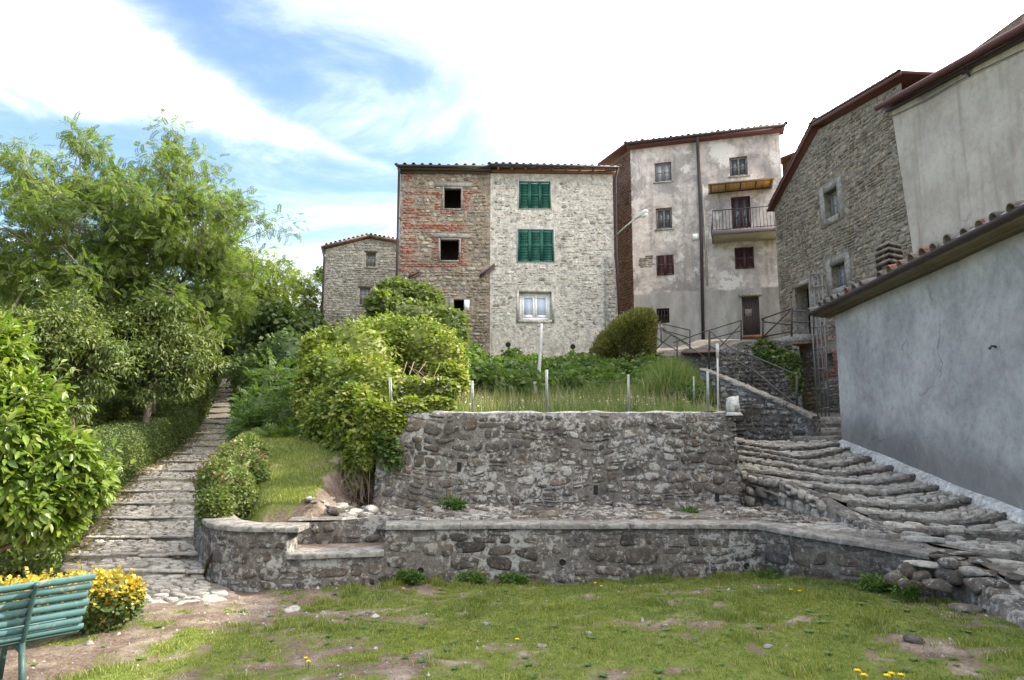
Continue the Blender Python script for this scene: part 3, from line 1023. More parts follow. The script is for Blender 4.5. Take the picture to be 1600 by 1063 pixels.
# the path climbs the hill on the left: depth, left and right edge pixel, pixel row
PATH = [(7.2, 190, 430, 975), (8.1, 110, 372, 936), (9.0, 72, 326, 905), (10.0, 85, 318, 875), (11.5, 125, 312, 840), (13.5, 150, 310, 808), (16.0, 178, 313, 770),
        (19.5, 215, 325, 740), (25.0, 282, 366, 700), (34.0, 322, 372, 655), (42.0, 343, 381, 598), (52.0, 352, 384, 575)]
_pD = np.array([p[0] for p in PATH])
_pz = np.array([zrel(p[3], p[0]) for p in PATH])
_pxl = np.array([at(p[1], p[3], p[0])[0] for p in PATH])
_pxr = np.array([at(p[2], p[3], p[0])[0] for p in PATH])


def path_z(Y):
    return np.interp(Y, _pD, _pz)


def lawn_z(X, Y):
    return _lc[0] * np.clip(X, -9, 9) + _lc[1] * np.clip(Y, 2, 10) + _lc[2]


def ground_z(X, Y):
    X, Y = np.asarray(X, float), np.asarray(Y, float)
    b = (fbm(X * 0.9, Y * 0.9, 3, 4) - 0.5) * 0.12 + (fbm(X * 5, Y * 5, 8, 4) - 0.5) * 0.075
    low = lawn_z(X, Y)
    hill = path_z(Y) - 0.16 + np.clip(Y - 52, 0, 400) * 0.045
    k = sstep(9.3, 12.0, Y)
    left = sstep(-3.2, -4.6, X) * sstep(7.6, 8.6, Y) * (1 - k)
    z = low * (1 - k) + hill * k
    z = z * (1 - left) + (np.minimum(path_z(Y), low + .3) - 0.06) * left
    return z + b * np.where(np.abs(X) < 60, 1, 3) * (1 - left)


def bare(X, Y):
    """0 bare earth .. 1 thick grass on the lawn"""
    px_, py_ = topix(np.stack([X, Y, lawn_z(X, Y)], -1))
    g = -0.62 + fbm(X * 0.95, Y * 1.25, 21, 4) * 0.85 + fbm(X * 4.2, Y * 4.2, 33, 3) * 0.75 + fbm(X * 11, Y * 11, 39, 3) * 0.80
    g = g - 0.26 * sstep(400, 60, px_) * sstep(930, 990, py_)          # trodden earth by the bench
    g = g - 0.40 * sstep(560, 300, px_) * sstep(1000, 960, py_)        # gravel at the foot of the path
    g = g + 0.10 * sstep(700, 1000, px_)
    return g


xs = np.unique(np.round(np.concatenate([np.linspace(-400, -40, 13), np.linspace(-40, -9, 32), np.arange(-9, 8.6, 0.085), np.linspace(9, 40, 32), np.linspace(40, 400, 13)]), 3))
ys = np.unique(np.round(np.concatenate([np.linspace(-60, 2, 12), np.arange(2.2, 10.2, 0.085), np.linspace(10.4, 60, 80), np.linspace(60, 900, 22)]), 3))
GX, GY = np.meshgrid(xs, ys, indexing='ij')
GZ = ground_z(GX, GY)
gm = mk_mesh('ground', np.stack([GX, GY, GZ], -1), grid_faces(len(xs), len(ys)), True)
green = np.where(GY < 9.6, bare(GX, GY), 0.75)
ga = gm.attributes.new('green', 'FLOAT', 'POINT')
ga.data.foreach_set('value', green.ravel().astype(np.float32))
link('ground', gm, 'soil', None, kind='structure')


def blades(pts, hgt, wid, rng, lean=0.5):
    """grass blades, three triangles each"""
    n = len(pts)
    a = rng.uniform(0, 6.283, n)
    s_ = np.stack([np.cos(a), np.sin(a), np.zeros(n)], 1) * np.broadcast_to(wid, (n,))[:, None] / 2
    b = rng.uniform(0, 6.283, n)
    ld = np.stack([np.cos(b), np.sin(b), np.zeros(n)], 1) * (rng.uniform(0.1, 1, n) * lean * hgt)[:, None]
    up = np.zeros((n, 3))
    up[:, 2] = hgt
    V = np.stack([pts - s_, pts + s_, pts + s_ * 0.7 + up * 0.55 + ld * 0.35, pts - s_ * 0.7 + up * 0.55 + ld * 0.35, pts + up * 0.95 + ld], 1)
    k = (np.arange(n) * 5)[:, None]
    return V.reshape(-1, 3), [np.concatenate([k, k + 1, k + 2, k + 3], 1), np.concatenate([k + 3, k + 2, k + 4], 1)]


# lawn grass
rng = np.random.default_rng(5)
n = 560000
X = rng.uniform(-6.2, 6.8, n)
Y = 3.9 + 5.6 * np.sqrt(rng.random(n))
g = bare(X, Y)
px_, py_ = topix(np.stack([X, Y, lawn_z(X, Y)], -1))
keep = (rng.random(n) < sstep(0.40, 0.72, g) * 0.9 + 0.02) & (px_ > -60) & (px_ < 1660) & (py_ < 1110) & ~((X > 3.15) & (Y > 8.9 - (X - 3.2) * 1.4)) & ~((X < -3.1) & (Y > 7.5)) & (Y < 9.02)
X, Y, g = X[keep], Y[keep], g[keep]
tuft = sstep(0.58, 0.72, fbm(X * 2.6, Y * 2.6, 77, 3))
hgt = rng.uniform(0.009, 0.026, len(X)) * (0.7 + 0.5 * g) * (1 + 2.0 * tuft) * (1 + 1.0 * sstep(8.5, 9.0, Y))
part('grass', blades(np.stack([X, Y, ground_z(X, Y) - 0.004], 1), hgt, 0.0055 + 0.003 * rng.random(len(X)), rng, 0.8), 'grass', None, kind='stuff', label='short patchy lawn grass below the stone walls', category='grass')

# pebbles strewn over the bare earth
n = 1500
X = rng.uniform(-5, 6, n)
Y = rng.uniform(4, 8.9, n)
kp = (bare(X, Y) < 0.52) & ~((X > 3.15) & (Y > 8.9 - (X - 3.2) * 1.4))
X, Y = X[kp], Y[kp]
mb = MB()
V0, F0 = ico()
oct_v = np.array([(1, 0, 0), (-1, 0, 0), (0, 1, 0), (0, -1, 0), (0, 0, 1), (.6, .6, -.4), (-.6, -.6, -.4)])
oct_f = np.array([[0, 2, 4], [2, 1, 4], [1, 3, 4], [3, 0, 4]])
s_ = rng.uniform(0.005, 0.02, len(X)) * (1 + 1.2 * (rng.random(len(X)) < 0.05))
P = np.stack([X, Y, ground_z(X, Y)], 1)
V = P[:, None] + oct_v[None] * (s_[:, None] * rng.uniform(0.5, 1.3, (len(X), 3)))[:, None] * rng.uniform(0.75, 1.2, (len(X), 7, 1))
part('pebbles', (V.reshape(-1, 3), [(oct_f[None] + (np.arange(len(X)) * 7)[:, None, None]).reshape(-1, 3)]), 'rock_pale', None, True, kind='stuff', label='pale pebbles strewn over the bare earth of the lawn', category='pebbles')

# ------------------------------------------------------------------ the stepped path on the left
path_root = link('path', None, None, None)
path_root['kind'] = 'structure'
step_rows = [893, 866, 838, 808, 785, 766, 749, 734, 720, 708, 696, 686, 677, 669, 661, 653, 644, 635, 627, 619, 612, 605]
rowz = np.linspace(9, 51, 3000)
rowy = topix(np.stack([np.zeros_like(rowz), rowz, path_z(rowz)], 1))[1]
stepD = [float(rowz[np.argmin(np.abs(rowy - r))]) for r in step_rows]
edges = [7.0] + stepD + [51.0]
RISE = 0.06


def path_surf(Y):
    """tread heights: each tread rises gently, then a riser"""
    Y = np.asarray(Y, float)
    i = np.clip(np.searchsorted(edges, Y, side='right') - 1, 0, len(edges) - 2)
    e = np.array(edges)
    a, b = e[i], e[i + 1]
    za, zb = path_z(a), path_z(b) - np.where(i + 1 <= len(stepD), RISE, 0)
    zb = np.maximum(zb, za - 0.02)
    return za + (zb - za) * (Y - a) / (b - a)


def path_pt(u, v, h=0.0):
    """u 0..2 across, v depth"""
    u, v, h = np.broadcast_arrays(np.asarray(u, float), np.asarray(v, float), np.asarray(h, float))
    xl, xr = np.interp(v, _pD, _pxl), np.interp(v, _pD, _pxr)
    wob = 0.05 * np.sin(v * 2.1) + 0.04 * np.sin(v * 5.3)
    return np.stack([xl + (xr - xl) * u / 2 + wob, v, path_surf(v) + h + 0.02 * np.sin(u * 3 + v)], -1)


vs = np.unique(np.concatenate([np.linspace(7.0, 51, 300)] + [[q - 0.004, q + 0.004] for q in stepD]))
uu = np.linspace(-0.12, 2.12, 10)
UU, VV = np.meshgrid(uu, vs, indexing='ij')
part('path_bed', (path_pt(UU, VV, -0.012).reshape(-1, 3), [grid_faces(len(uu), len(vs))[:, ::-1]]), 'path_bed', path_root, True)
rng = np.random.default_rng(41)
for i in range(len(edges) - 1):
    a, b = edges[i] + (0.12 if i else 0), edges[i + 1] - 0.02
    if a > 34:
        break
    if i == 0:
        a = 7.9
    P = rubble(2.0, b - a, (0.11, 0.24), (0.12, 0.32), 100 + i, gap=0.022, split=0.4, warp=0.08, jit=0.3, power=3.2)
    P[..., 1] += a
    c = P.mean(1)
    P = P[(c[:, 0] > 0.06) & (c[:, 0] < 1.94) & (P[..., 1].max(1) < b + 0.01) & (P[..., 1].min(1) > a - 0.02)]
    lay_stones(P, path_pt, (0.004, 0.015), 'stone_paving', path_root, 200 + i, name='flagstone', limit=50 if i < 3 else (28 if i < 8 else 0), sink=0.03, minpx=11)


def bar(pts, w, h, rng, jit=0.12, lip=False):
    """a worn kerb stone swept along a short line (pts on its top front edge)"""
    pts = np.asarray(pts, float)
    m_ = len(pts)
    tg = np.gradient(pts, axis=0)
    tg[:, 2] = 0
    tg = norm(tg)
    back = np.stack([-tg[:, 1], tg[:, 0], np.zeros(m_)], 1)
    prof = [(0.0, -h), (-0.005, -h * .35), (0.018, -h * .06), (0.06, 0.012), (w * .75, 0.008), (w, -0.02), (w, -h)]
    if lip:                                   # rounded nosing that overhangs the riser
        prof = [(0.04, -h), (0.0, -h * .85), (-0.018, -h * .5), (-0.012, -h * .15), (0.015, 0.006), (w * .6, 0.006), (w, -0.012), (w, -h)]
    k = len(prof)
    V = np.zeros((m_, k, 3))
    for j, (b_, z_) in enumerate(prof):
        V[:, j] = pts + back * (b_ + rng.uniform(-1, 1, (m_, 1)) * jit * 0.08) + np.array([0, 0, 1]) * (z_ + rng.uniform(-1, 1, (m_, 1)) * jit * 0.09)
    F = grid_faces(m_, k)
    mb = MB().add(V.reshape(-1, 3), F)
    for e in (0, m_ - 1):
        q = np.concatenate([V[e], V[e].mean(0, keepdims=True)])
        j = np.arange(k - 1)
        mb.add(q, np.stack([j, j + 1, np.full(k - 1, k)], 1) if e == 0 else np.stack([j + 1, j, np.full(k - 1, k)], 1))
    return mb


for i, D in enumerate(stepD):
    u = 0.02 + rng.uniform(0, 0.15)
    while u < 1.9:
        w = rng.uniform(0.35, 0.85)
        e = min(u + w, 1.98)
        if e - u > 0.12:
            q = np.linspace(u, e - 0.02, 4 if D < 20 else 3)
            pts = path_pt(q, D + 0.035 * np.sin(q * 2.3 + i) + rng.uniform(-.02, .02), 0)
            pts[:, 2] = path_z(D) + 0.004 + rng.uniform(-0.012, 0.012)
            part('step_stone', bar(pts, 0.10, 0.045, rng, 0.08, True), 'stone_paving', path_root, True)
        u = e
# ------------------------------------------------------------------ low wall with coping round the lawn
def xy(px, py, D):
    return at(px, py, D)[:2]


def dense(pts, step=0.12, smooth_corners=0):
    pts = [np.asarray(p, float) for p in pts]
    for _ in range(smooth_corners):
        q = [pts[0]]
        for a, b in zip(pts[:-1], pts[1:]):
            q += [a * .75 + b * .25, a * .25 + b * .75]
        pts = q + [pts[-1]]
    out = []
    for a, b in zip(pts[:-1], pts[1:]):
        k = max(1, int(np.linalg.norm(b - a) / step))
        out += [a + (b - a) * j / k for j in range(k)]
    return np.array(out + [pts[-1]])


Z_CAP = zrel(818, 9.0)
_c1 = [xy(300, 870, 11.2), xy(312, 870, 10.2), xy(319, 870, 9.35), xy(335, 870, 8.95), xy(385, 870, 8.72), xy(470, 870, 8.68)]
_c2 = [xy(600, 870, 8.92), xy(760, 870, 9.0), xy(1184, 870, 9.0)]
_c3 = [xy(1255, 880, 8.5), xy(1363, 880, 7.95), xy(1456, 880, 7.45)]
LOW = Run(np.concatenate([dense(_c1, .1, 2), dense([_c1[-1]] + _c2, .15)[1:], dense([_c2[-1]] + _c3, .12)[1:]]))
uB0, uB1 = LOW.u_of(at(447, 870, 8.68)[0]), LOW.u_of(at(601, 870, 8.92)[0])
uC, uE = LOW.u_of(_c2[-1][0]), LOW.W
uA = 0.9


def low_top(u):
    z = np.where((u > uB0) & (u < uB1), zrel(862, 8.8), Z_CAP)
    z = np.where(u > uC, Z_CAP + (zrel(864, 7.45) - Z_CAP) * (u - uC) / (uE - uC), z)
    return z


CAP_T = 0.062
low = thing('low_wall', (LOW.pt(uC * .6, 0)[0], 9.0, -0.05), 'low grey stone wall with concrete coping bordering the lawn', 'wall')
us = np.unique(np.concatenate([np.arange(0, uE, 0.12), [uB0 - .002, uB0 + .002, uB1 - .002, uB1 + .002, uE]]))
zt = low_top(us) - CAP_T
rows = 8
V = []
for k in range(rows):
    V.append(LOW.pt(us, -0.35 + (zt + 0.35) * k / (rows - 1), 0.0))
V.append(LOW.pt(us, zt, -0.36))
V.append(LOW.pt(us, -0.35 + 0 * zt, -0.36))
part('wall_core', (np.stack(V, 1).reshape(-1, 3), [grid_faces(len(us), rows + 2)]), 'mortar_grey', low, True)
endc = MB().add([LOW.pt(uE, -.35, 0), LOW.pt(uE, -.35, -.36), LOW.pt(uE, zt[-1], -.36), LOW.pt(uE, zt[-1], 0)], [[0, 1, 2, 3]])
part('wall_end', endc, 'mortar_grey', low)
P = rubble(uE, 1.35, (0.10, 0.21), (0.13, 0.40), 7, gap=0.036, split=0.3, warp=0.10, jit=0.28, power=3.4)
P[..., 1] -= 0.25
c = P.mean(1)
tops = low_top(c[:, 0]) - CAP_T
holes_px = [(657, 892), (879, 880), (1169, 886)]
hole_u = [(LOW.u_of(at(x, y, 8.95)[0]), zrel(y, 8.96)) for x, y in holes_px]
ok = (P[..., 1].max(1) < tops - 0.005) & (P[..., 0].min(1) > 0) & (P[..., 0].max(1) < uE) & (P[..., 1].max(1) > -0.2)
for hu, hz in hole_u:
    ok &= ~((np.abs(c[:, 0] - hu) < 0.16) & (np.abs(c[:, 1] - hz) < 0.12))
# stones that straddle the steps in height are dropped
for q in (uB0, uB1):
    ok &= ~((P[..., 0].min(1) < q) & (P[..., 0].max(1) > q) & (P[..., 1].max(1) > zrel(862, 8.8) - CAP_T))
rr = np.random.default_rng(3)
ok &= rr.random(len(ok)) > 0.10
lay_stones(P[ok], LOW.pt, (0.002, 0.020), 'stone_low', low, 8, limit=290, minpx=10)


def coping(run, ua, ub, ztop, wid, thick, over, mat, parent, seed, lens=(0.9, 1.5), name='coping_slab', back=0.0):
    rg = np.random.default_rng(seed)
    u = ua
    while u < ub - 0.02:
        e = min(u + rg.uniform(*lens), ub)
        if ub - e < 0.3:
            e = ub
        q = np.linspace(u + 0.003, e - 0.003, max(3, int((e - u) / 0.15)))
        zt_ = ztop(q) + rg.uniform(-.005, .005)
        bev = 0.012
        prof = [(over, -thick), (over + .002, -thick * .5), (over - 0.002, -bev), (over - bev, 0), (-wid * .5, 0.004), (-wid, 0), (-wid - .004, -thick)]
        V = np.stack([run.pt(q, zt_ + z_ + rg.uniform(-.004, .004, len(q)), h_ + back + rg.uniform(-.005, .005, len(q))) for h_, z_ in prof], 1)
        k = len(prof)
        mb = MB().add(V.reshape(-1, 3), grid_faces(len(q), k))
        # bottom and ends
        mb.add(np.stack([V[:, 0], V[:, -1]], 1).reshape(-1, 3), grid_faces(len(q), 2)[:, ::-1])
        for en in (0, -1):
            w = np.concatenate([V[en], V[en].mean(0, keepdims=True)])
            j = np.arange(k)
            mb.add(w, np.stack([j, (j + 1) % k, np.full(k, k)], 1) if en == 0 else np.stack([(j + 1) % k, j, np.full(k, k)], 1))
        part(name, mb, mat, parent, False)
        u = e


coping(LOW, 0.3, uB0 + .16, lambda q: 0 * q + Z_CAP, 0.40, CAP_T, 0.045, 'coping_cement', low, 1)
coping(LOW, uB0 + .03, uB1 - .005, lambda q: 0 * q + zrel(862, 8.8), 0.40, CAP_T, 0.06, 'coping_cement', low, 2)
coping(LOW, uB1, uE + 0.0, low_top, 0.40, CAP_T, 0.045, 'coping_cement', low, 3)
for hu, hz in hole_u:
    a = np.linspace(0, 2 * math.pi, 13)[:-1]
    ring = []
    for r_, h_ in ((0.062, 0.012), (0.048, 0.02), (0.042, 0.0), (0.042, -0.0)):
        ring.append(LOW.pt(hu + r_ * np.cos(a), hz + r_ * np.sin(a), h_ + 0.004))
    V = np.stack(ring, 0).reshape(-1, 3)
    j = np.arange(12)
    F = np.concatenate([np.stack([k * 12 + j, k * 12 + (j + 1) % 12, (k + 1) * 12 + (j + 1) % 12, (k + 1) * 12 + j], 1) for k in range(2)])
    dp = part('drain_pipe', (V, [F]), 'mortar_grey', low, True)
    V = np.concatenate([LOW.pt(hu + 0.043 * np.cos(a), hz + 0.043 * np.sin(a), 0.006), LOW.pt([hu], [hz], 0.006)])
    part('drain_shade_disc', (V, [np.stack([j, (j + 1) % 12, np.full(12, 12)], 1)]), 'hole_shade_paint', dp)  # flat disc, the pipe's shaded inside put into its colour

# ------------------------------------------------------------------ the high retaining wall
RD = 11.0
Z_RT = zrel(645, RD)
xl, xr = at(583, 720, RD)[0], at(1160, 720, RD)[0]
RET = Run(dense([(xl - .25, RD + 3), (xl, RD), (xr, RD), (xr + .75, RD + 3.6)], 0.2), lean=0.07, z0=0.6)
uL, uR = RET.u_of(xl), 0
uL = 3.01
uR = uL + (xr - xl)
ret = thing('retaining_wall', (xl * .5 + xr * .5, RD, 0.5), 'high lichened grey retaining wall of rough stone under the terrace', 'wall')
us = np.arange(0, RET.W + .01, 0.2)


def ret_top(u):
    return Z_RT + 0.0 * u


rows = 10
V = np.stack([RET.pt(us, 0.3 + (ret_top(us) - 0.3) * k / (rows - 1), 0) for k in range(rows)] + [RET.pt(us, ret_top(us), -0.45)], 1)
part('wall_core', (V.reshape(-1, 3), [grid_faces(len(us), rows + 1)]), 'mortar_grey', ret, True)
P = rubble(RET.W, 2.0, (0.085, 0.19), (0.12, 0.34), 17, gap=0.028, split=0.3, warp=0.12, jit=0.28, power=3.2)
P[..., 1] += 0.55
c = P.mean(1)
ok = (P[..., 1].max(1) < Z_RT - 0.03) & (P[..., 0].min(1) > 0.02) & (P[..., 0].max(1) < RET.W)
weep = [(RET.p[0] * 0, 0)]
weeps = [(1121, 777), (931, 766), (717, 730)]
wu = []
for x, y in weeps:
    p = at(x, y, RD)
    wu.append((uL + p[0] - xl, p[2]))
for a, b in wu:
    ok &= ~((np.abs(c[:, 0] - a) < 0.10) & (np.abs(c[:, 1] - b) < 0.11))
ok &= np.random.default_rng(4).random(len(ok)) > 0.06
lay_stones(P[ok], RET.pt, (0.002, 0.028), 'stone_lichen', ret, 18, limit=300, minpx=9)
for a, b in wu:
    part('weep_shade_patch', (RET.pt(np.array([a - .035, a + .03, a + .04, a - .03]), np.array([b - .07, b - .08, b + .07, b + .075]), 0.008), [np.array([[0, 1, 2, 3]])]), 'hole_shade_paint', ret)  # dark patch laid on the face, a hole's shade as colour
coping(RET, 0.3, RET.W - .2, lambda q: Z_RT + 0.028 + 0.012 * np.sin(q * 5.1) + 0.01 * np.sin(q * 11.7), 0.42, 0.045, 0.0, 'concrete_white', ret, 5, (0.7, 1.6), back=-0.12)
# white stub at the wall's corner
stub = MB()
c0 = at(1146, 640, RD + .1)
stub.add(*box8([c0 + np.array(q) for q in ((-.10, -.07, -.05), (.09, -.07, -.05), (.10, .09, -.05), (-.10, .09, -.05), (-.08, -.06, .20), (.07, -.06, .22), (.07, .08, .21), (-.08, .08, .19))]))
stub.add(*box8([c0 + np.array(q) for q in ((-.14, -.085, -.10), (.13, -.085, -.10), (.14, .1, -.10), (-.14, .1, -.10), (-.102, -.072, -.048), (.092, -.072, -.048), (.102, .092, -.048), (-.102, .092, -.048))]))
part('corner_stub', stub, 'concrete_white', ret)

# ledge of rubble between the two walls
GEXT = []
xs_ = np.linspace(xl - .2, at(1262, 800, 10.6)[0] + .3, 60)
ys_ = np.linspace(8.72, RD + .3, 16)
XX, YY = np.meshgrid(xs_, ys_, indexing='ij')
ZZ = Z_CAP - 0.05 + 0.02 * np.clip(YY - 9.4, 0, 9) * sstep(xr + .2, xr - .4, XX) + (fbm(XX * 2.5, YY * 2.5, 61, 3) - .5) * 0.10 * sstep(9.2, 9.8, YY)
keepq = grid_faces(len(xs_), len(ys_))
fx = XX.ravel()[keepq].mean(1)
fy = YY.ravel()[keepq].mean(1)
lim = 9.25 - np.clip(fx - 3.2, 0, 3) * 0.0
keepq = keepq[~((fx < LOW.pt(uB1, 0)[0] + .05) & (fy < 9.85))[:len(fx)] & (fy > 9.15) | (fx > 3.0) & (fy > 9.15 - (fx - 3.2) * 1.05)]
ledge_o = part('ledge_terrain', (np.stack([XX, YY, ZZ], -1).reshape(-1, 3), [keepq]), 'mortar_grey', None, True, kind='structure')
foot = thing('rubble_footing', (xl + 2, RD - .3, Z_CAP - .05), 'rough rubble footing of grey and white-blotched stones along the high wall', 'rubble')
rng = np.random.default_rng(77)
for i in range(90):
    x = rng.uniform(xl + .1, xr + .6)
    near = rng.random()
    y = RD - .05 - near ** 2.4 * 1.0
    s = rng.uniform(0.05, 0.15) * (1.2 - .5 * near)
    zc = Z_CAP - 0.05 + 0.02 * max(0, y - 9.4) * (1 if x < xr - .1 else 0)
    V, F = rock((x, y, zc), (s * rng.uniform(1, 1.7), s * .9, s * rng.uniform(.45, .8)), rng)
    part('footing_stone', (V, [F]), 'stone_lichen' if rng.random() < .75 else 'rock_pale', foot)

for i in range(46):
    x, y = rng.uniform(xl - .75, xl + .55), rng.uniform(9.95, RD - .02)
    s = rng.uniform(.05, .14)
    V, F = rock((x, y, Z_CAP - .03 + max(0, xl - .2 - x) * .45), (s * 1.3, s, s * .6), rng)
    part('footing_stone', (V, [F]), 'stone_lichen' if rng.random() < .7 else 'rock_pale', foot)
LX0, LX1 = LOW.pt(uB1, 0)[0] + .1, xr + .9


def ledge_pt(u, v, h):
    x, y = LX0 + u, 9.36 + v
    z = Z_CAP - 0.05 + 0.02 * np.clip(y - 9.4, 0, 9) * sstep(xr + .2, xr - .4, x) + (fbm(x * 2.5, y * 2.5, 61, 3) - .5) * 0.10 * sstep(9.2, 9.8, y)
    return np.stack([x, y, z + h], -1)


P = rubble(LX1 - LX0, 1.7, (0.12, 0.30), (0.16, 0.46), 67, gap=0.03, split=0.3, warp=0.15, jit=0.3, power=2.8)
P = P[(P[..., 0].min(1) > 0) & (P[..., 1].max(1) < 1.65) & (np.random.default_rng(2).random(len(P)) < .8)]
lay_stones(P, ledge_pt, (0.008, 0.05), 'stone_lichen', foot, 68, name='footing_slab', limit=160, minpx=9)

P = rubble(1.9, 1.3, (0.12, 0.28), (0.16, 0.42), 69, gap=0.03, split=0.3, warp=0.15, jit=0.3, power=2.8)
P[..., 0] += 3.2 - LX0
P[..., 1] -= 1.35
c = P.mean(1)
P = P[(c[:, 1] + 9.36 > 9.15 - (c[:, 0] + LX0 - 3.2) * 1.05 + .22)]
lay_stones(P, ledge_pt, (0.008, 0.04), 'rock_pale', foot, 70, name='footing_slab', limit=60, minpx=9)

# ------------------------------------------------------------------ the stairs on the right
_sp_ = np.array([at(1317, 692, 14.0), at(1600, 797, 8.4), at(1165, 728, 12.3), at(1270, 780, 10.3), at(1400, 838, 8.4), at(1456, 866, 7.45), at(1510, 892, 6.95), at(1590, 962, 6.2), at(1440, 746, 11.2)])
_sc_, *_ = np.linalg.lstsq(np.c_[_sp_[:, :2], np.ones(len(_sp_))], _sp_[:, 2], rcond=None)


def stair_hit(px, py):
    """where the line of sight meets the slope of the stairs"""
    d_ = at(px, py, 1.0) - np.array([0, 0, EYE])
    k = (_sc_[2] - EYE) / (d_[2] - _sc_[0] * d_[0] - _sc_[1] * d_[1])
    return np.array([0, 0, EYE]) + d_ * k


E_PX = [
    [(1600, 948), (1640, 960), (1720, 985)],
    [(1570, 898), (1620, 904), (1760, 915)],
    [(1512, 859), (1600, 869), (1690, 872), (1790, 862)],
    [(1398, 828), (1470, 833), (1543, 836), (1610, 835), (1730, 826)],
    [(1357, 803), (1440, 812), (1513, 816), (1560, 807), (1608, 795), (1660, 812)],
    [(1323, 784), (1400, 792), (1455, 793), (1510, 782), (1548, 772)],
    [(1272, 762), (1335, 768), (1391, 771), (1450, 763), (1497, 754)],
    [(1160, 735), (1252, 746), (1320, 753), (1370, 755), (1415, 748), (1447, 741)],
    [(1150, 717), (1230, 729), (1309, 742), (1360, 737), (1403, 729)],
    [(1150, 707), (1220, 717), (1286, 730), (1330, 723), (1366, 715)],
    [(1150, 697), (1200, 706), (1252, 716), (1295, 708), (1330, 701)],
    [(1150, 691), (1190, 697), (1214, 702), (1265, 699), (1316, 694)],
]


def resample(p, n):
    p = np.asarray(p, float)
    s_ = np.concatenate([[0], np.cumsum(np.linalg.norm(np.diff(p, axis=0), axis=1))])
    q = np.linspace(0, s_[-1], n)
    # smooth corner rounding by a small moving average
    o = np.stack([np.interp(q, s_, p[:, k]) for k in range(p.shape[1])], 1)
    for _ in range(6):
        o[1:-1] = (o[:-2] + 2 * o[1:-1] + o[2:]) / 4
    return o


NE = 41
EL = [resample([stair_hit(*q) for q in e], NE) for e in E_PX]
# one more landing edge behind the last step
back = EL[-1] + np.array([0.2, 1.6, 0.12])
stairs = link('stairs', None, None, None)
stairs['kind'] = 'structure'
rng = np.random.default_rng(91)
ALL = EL + [back]
mb = MB()
SR = 0.06
for i in range(len(EL)):
    A, B = ALL[i], ALL[i + 1].copy()
    B[:, 2] = np.maximum(B[:, 2] - (SR if i < len(EL) - 1 else 0), A[:, 2] - 0.05) if i else B[:, 2] - SR
    # extend sideways so that the tread reaches both walls
    ts = np.linspace(0, 1, 6)
    G = A[None] * (1 - ts)[:, None, None] + B[None] * ts[:, None, None]
    extL = G[:, :1] + (G[:, :1] - G[:, 1:2]) * 0.6
    extR = G[:, -1:] + (G[:, -1:] - G[:, -2:-1]) * 3
    G = np.concatenate([extL, G, extR], 1)
    mb.add(G.reshape(-1, 3) - np.array([0, 0, .012]), grid_faces(6, NE + 2)[:, ::-1])
    # riser skirt
    lowr = A - np.array([0, 0, .5])
    mb.add(np.stack([A - np.array([0, 0, .012]), lowr], 0).reshape(-1, 3), grid_faces(2, NE))
    L_ = np.linalg.norm(np.diff(A, axis=0), axis=1).sum()
    Tm = np.linalg.norm((B - A)[:, :2], axis=1).mean()

    def tread_map(u, v, h, A=A, B=B, L_=L_, Tm=Tm):
        s_ = np.clip(u / L_, 0, 1) * (NE - 1)
        k = np.clip(s_.astype(int), 0, NE - 2)
        f = (s_ - k)[..., None]
        a = A[k] * (1 - f) + A[k + 1] * f
        b = B[k] * (1 - f) + B[k + 1] * f
        q = np.clip(v / Tm, 0, 1.02)[..., None]
        r = a * (1 - q) + b * q
        r[..., 2] += h
        return r
    if Tm > 0.18:
        P = rubble(L_, Tm - 0.1, (0.10, 0.20), (0.12, 0.30), 300 + i, gap=0.03, split=0.25, warp=0.05, jit=0.3, power=2.9)
        P[..., 1] += 0.11
        c = P.mean(1)
        P = P[(P[..., 1].max(1) < Tm + 0.02) & (P[..., 0].min(1) > 0) & (P[..., 0].max(1) < L_)]
        lay_stones(P, tread_map, (0.008, 0.032), 'stone_stair', stairs, 320 + i, name='cobble', limit=25, minpx=10)
sg_y = np.linspace(5.6, 14.6, 40)
sg_l = np.interp(sg_y, [5.6, 6.2, 7.0, 7.5, 8.4, 10.3, 12.3, 14.6], [4.75, 4.5, 4.5, 4.4, 4.5, 4.35, 4.0, 4.2])
sg_t = np.linspace(0, 1, 10)
SX = sg_l[:, None] + (7.0 - sg_l[:, None]) * sg_t
SY = np.repeat(sg_y[:, None], 10, 1)
mb.add(np.stack([SX, SY, _sc_[0] * SX + _sc_[1] * SY + _sc_[2] - .17], -1).reshape(-1, 3), grid_faces(40, 10)[:, ::-1])
part('stair_bed', mb, 'path_bed', stairs, True)
for i, A in enumerate(EL):
    s_ = np.concatenate([[0], np.cumsum(np.linalg.norm(np.diff(A, axis=0), axis=1))])
    u = 0.0
    while u < s_[-1] - 0.1:
        w = rng.uniform(0.2, 0.55)
        e = min(u + w, s_[-1])
        q = np.linspace(u, e - rng.uniform(.02, .055), 6)
        pts = np.stack([np.interp(q, s_, A[:, k]) for k in range(3)], 1)
        pts[:, 2] += 0.010 + rng.uniform(-.020, .014) + np.linspace(-1, 1, 6) * rng.uniform(-.012, .012)
        pts[:, :2] += rng.uniform(-.022, .022, 2)
        part('step_stone', bar(pts, rng.uniform(.09, .13), 0.062, rng, 0.2, True), 'stone_edge', stairs, True)
        u = e
# side of the stairs: mortared boulders down to the ledge
SIDE = Run(dense([xy(1150, 735, 12.35), xy(1215, 752, 11.3), stair_hit(1262, 772)[:2], stair_hit(1300, 795)[:2], stair_hit(1400, 842)[:2], stair_hit(1456, 868)[:2], stair_hit(1512, 893)[:2], stair_hit(1592, 963)[:2], stair_hit(1625, 1010)[:2]], .15))
us = np.linspace(0, SIDE.W, 60)


